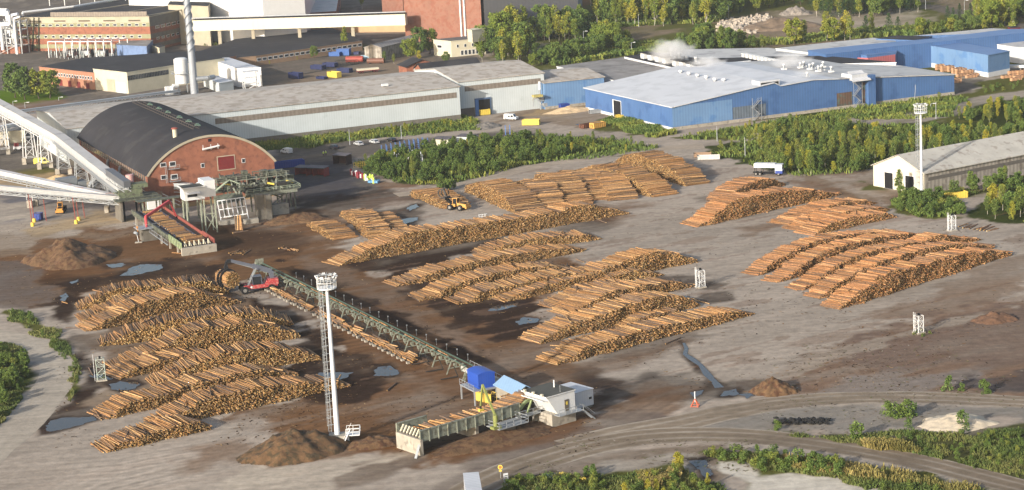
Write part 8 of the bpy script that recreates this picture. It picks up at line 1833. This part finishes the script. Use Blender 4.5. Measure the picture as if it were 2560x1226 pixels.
scatter([(485,110),(540,105),(545,115),(490,120)],6,['shrub'],2,3,'shrub near the chimney foot behind the black roof','shrubs behind the workshop')
# lower right foreground
scatter([(1270,1226),(1290,1205),(1420,1200),(1500,1195),(1520,1226),(1500,1260),(1280,1260)],36,['shrubd','shrub','shrub'],1.6,3.0,'bush at the bottom edge between the sign and the yellow bars','bushes at the bottom edge')
scatter([(1455,1185),(1480,1178),(1500,1190),(1470,1200)],4,['shrubd'],2.2,3.0,'green bush right of the yellow bars','bush by the yellow bars')
scatter([(1560,1226),(1600,1195),(1690,1180),(1750,1210),(1800,1226),(1780,1260),(1560,1260)],32,['shrub','shrubd','sapyel'],1.8,3.4,'bush in the bottom centre right thicket below the grey sand','bushes below the grey sand')
scatter([(1670,1185),(1700,1170),(1720,1188),(1695,1200)],4,['sapyel','shrub'],3,4,'yellow-green bush left of the sunken puddle','bush by the sunken puddle')
scatter([(1770,1140),(1850,1138),(1990,1150),(2120,1172),(2110,1192),(2000,1182),(1900,1178),(1830,1160)],44,['shrubd','shrub','shrubd'],1.8,3.8,'green bush on the strip between the lower road and the pale sand','bushes by the pale sand')
scatter([(2140,1200),(2200,1190),(2560,1250),(2560,1300),(2250,1260)],22,['shrub'],1.2,2.4,'low shrub on the verge below the lower road','verge below the lower road')
for (u,v,h) in ((2222,1047,3.2),(2238,1046,2.8),(2262,1044,3.4),(2275,1043,3.0),(2405,1076,3.6),(2272,1074,2.2),(2372,978,3.0),(2404,979,1.6),(2458,983,2.6),(2468,984,2.2),(1944,1075,2),(2138,1098,2.6),(2145,1100,3.2)): plant('shrubd',P(u,v),h*1.15,'small dense green bush standing alone on the grey ground between the roads' if v>1000 else 'small green bush on the dirt plain above the upper road','lone bushes on the grey ground')
scatter([(2100,1095),(2250,1095),(2450,1090),(2600,1080),(2600,1190),(2500,1180),(2300,1130),(2150,1108)],70,['shrub','shrub','shrubd'],.9,2.2,'low shrub in the rough meadow between the two gravel roads','rough meadow')
# left edge
scatter([(-40,870),(20,870),(65,905),(72,940),(50,985),(0,1040),(-40,1060)],44,['shrub','shrubd','sapdark'],2,4,'bush in the green island at the left edge','bushes at the left edge')
scatter([(20,782),(70,785),(95,810),(60,815)],8,['shrubd'],1.5,2.4,'low bush beside the top of the pale lane','bushes by the top of the lane')
scatter([(100,830),(130,850),(190,905),(195,960),(182,965),(170,910),(110,860)],16,['shrub','shrubd'],1,2,'low bush on the verge between the lane and the piles','verge by the lane')
scatter([(2285,838),(2300,828),(2325,836),(2305,845)],7,['shrub'],.8,1.4,'grassy tuft at the foot of the lower right pylon','tuft at the lower right pylon')
scatter([(245,950),(262,945),(266,955),(250,957)],3,['shrub'],.8,1.2,'green tuft inside the left pylon','tuft in the left pylon')
print('plants',cnt)
# ---------------- grass tufts (uncountable) ----------------
def tufts(name,label,polys,n,h,mat,seed,wide=.25):
    rs=np.random.RandomState(seed); A=[]
    for poly in polys:
        wp=[tuple(P(a,b))[:2] for a,b in poly]; xs=[p[0] for p in wp];ys=[p[1] for p in wp]
        x=rs.uniform(min(xs),max(xs),n*3); y=rs.uniform(min(ys),max(ys),n*3); s=sdf(x,y,wp)+fbm(x*.15,y*.15,3)*6; ok=(s<0)&(fbm(x*.25+3,y*.25,3)>-.12); A.append(np.stack([x[ok],y[ok]],1)[:n])
    A=np.concatenate(A); m=len(A); a=rs.rand(m)*6.28; hh=h*(.4+.9*rs.rand(m))*(1+fbm(A[:,0]*.2,A[:,1]*.2,3)); w_=wide*(.6+.8*rs.rand(m)); V_=[]
    dx,dy=np.cos(a)*w_,np.sin(a)*w_; lx,ly=rs.randn(m)*hh*.3,rs.randn(m)*hh*.3; z=np.zeros(m)
    V_=np.stack([np.stack([A[:,0]-dx,A[:,1]-dy,z],1),np.stack([A[:,0]+dx,A[:,1]+dy,z],1),np.stack([A[:,0]+lx+dx*.5,A[:,1]+ly+dy*.5,hh],1),np.stack([A[:,0]+lx-dx*.5,A[:,1]+ly-dy*.5,hh*.9],1)],1).reshape(-1,3)
    col=np.ones((m,4)); col[:,0]=np.clip(.5+fbm(A[:,0]*.12,A[:,1]*.12,4)*2+rs.randn(m)*.15,0,1)*1.6; col[:,1]=rs.rand(m)
    mkobj(name,np_mesh(name,V_,[np.arange(4*m).reshape(-1,4)],[mat],attr=np.repeat(col,4,0)),kind='stuff',label=label)
tufts('meadow_grass','rough green and yellow grass between and below the gravel roads',[[(1940,1088),(2100,1090),(2250,1085),(2600,1075),(2700,1230),(2560,1198),(2300,1138),(2060,1105)],[(1760,1132),(1920,1140),(2150,1165),(2560,1245),(2560,1320),(2260,1260),(2100,1195),(1980,1180),(1900,1180),(1860,1150)],[(1250,1226),(1290,1200),(1500,1195),(1680,1175),(1760,1210),(1880,1260),(1800,1330),(1200,1330)],[(-40,850),(20,865),(72,905),(76,940),(55,1000),(0,1065),(-40,1090)],[(10,778),(70,782),(150,842),(195,900),(198,960),(178,1005),(170,960),(188,910),(120,855),(40,805)]],22000,.6,LF_grs,1,.10)
tufts('reed_grass','tall dry golden reeds on the roadside bank',[[(1900,1140),(2000,1150),(2250,1185),(2450,1226),(2400,1240),(2150,1195),(1990,1172)],[(1600,1195),(1680,1185),(1700,1200),(1620,1226)],[(2130,1110),(2250,1120),(2300,1135),(2200,1128)]],7000,1.15,leafmat('reed_straw',(98,98,56),(122,114,66),(146,130,84)),2,.12)
tufts('scrub_grass','mixed green scrub on the banks and verges around the mill',[[(640,352),(900,322),(1160,292),(1200,302),(1195,325),(1050,337),(900,352),(760,370),(640,382)],[(880,412),(960,387),(1090,365),(1240,347),(1300,343),(1500,347),(1660,371),(1560,388),(1320,412),(1130,462),(1010,460),(945,442)],[(1680,347),(1900,312),(2180,264),(2400,240),(2410,255),(2380,292),(2180,302),(2060,292),(1960,305),(1880,347),(1800,354)],[(1890,350),(1990,300),(2150,312),(2560,320),(2560,400),(2190,412),(2160,432),(2000,442),(1920,427),(1770,386)],[(2225,512),(2250,490),(2370,482),(2400,530),(2320,550)],[(1500,302),(1560,292),(1690,335),(1640,345),(1560,330)]],9000,1.1,LF_shrub,3,.22)
tufts('far_scrub','far green and brown scrub behind the sawmill',[[(1330,160),(1500,120),(1560,110),(1700,110),(1720,125),(1560,140),(1400,165)],[(1700,118),(1900,118),(2200,92),(2290,90),(2440,70),(2540,66),(2540,50),(2300,68),(2100,80),(1960,100),(1720,105)],[(1330,80),(1800,55),(1800,30),(1330,60)]],9000,1.6,LF_shrub,4,.6)
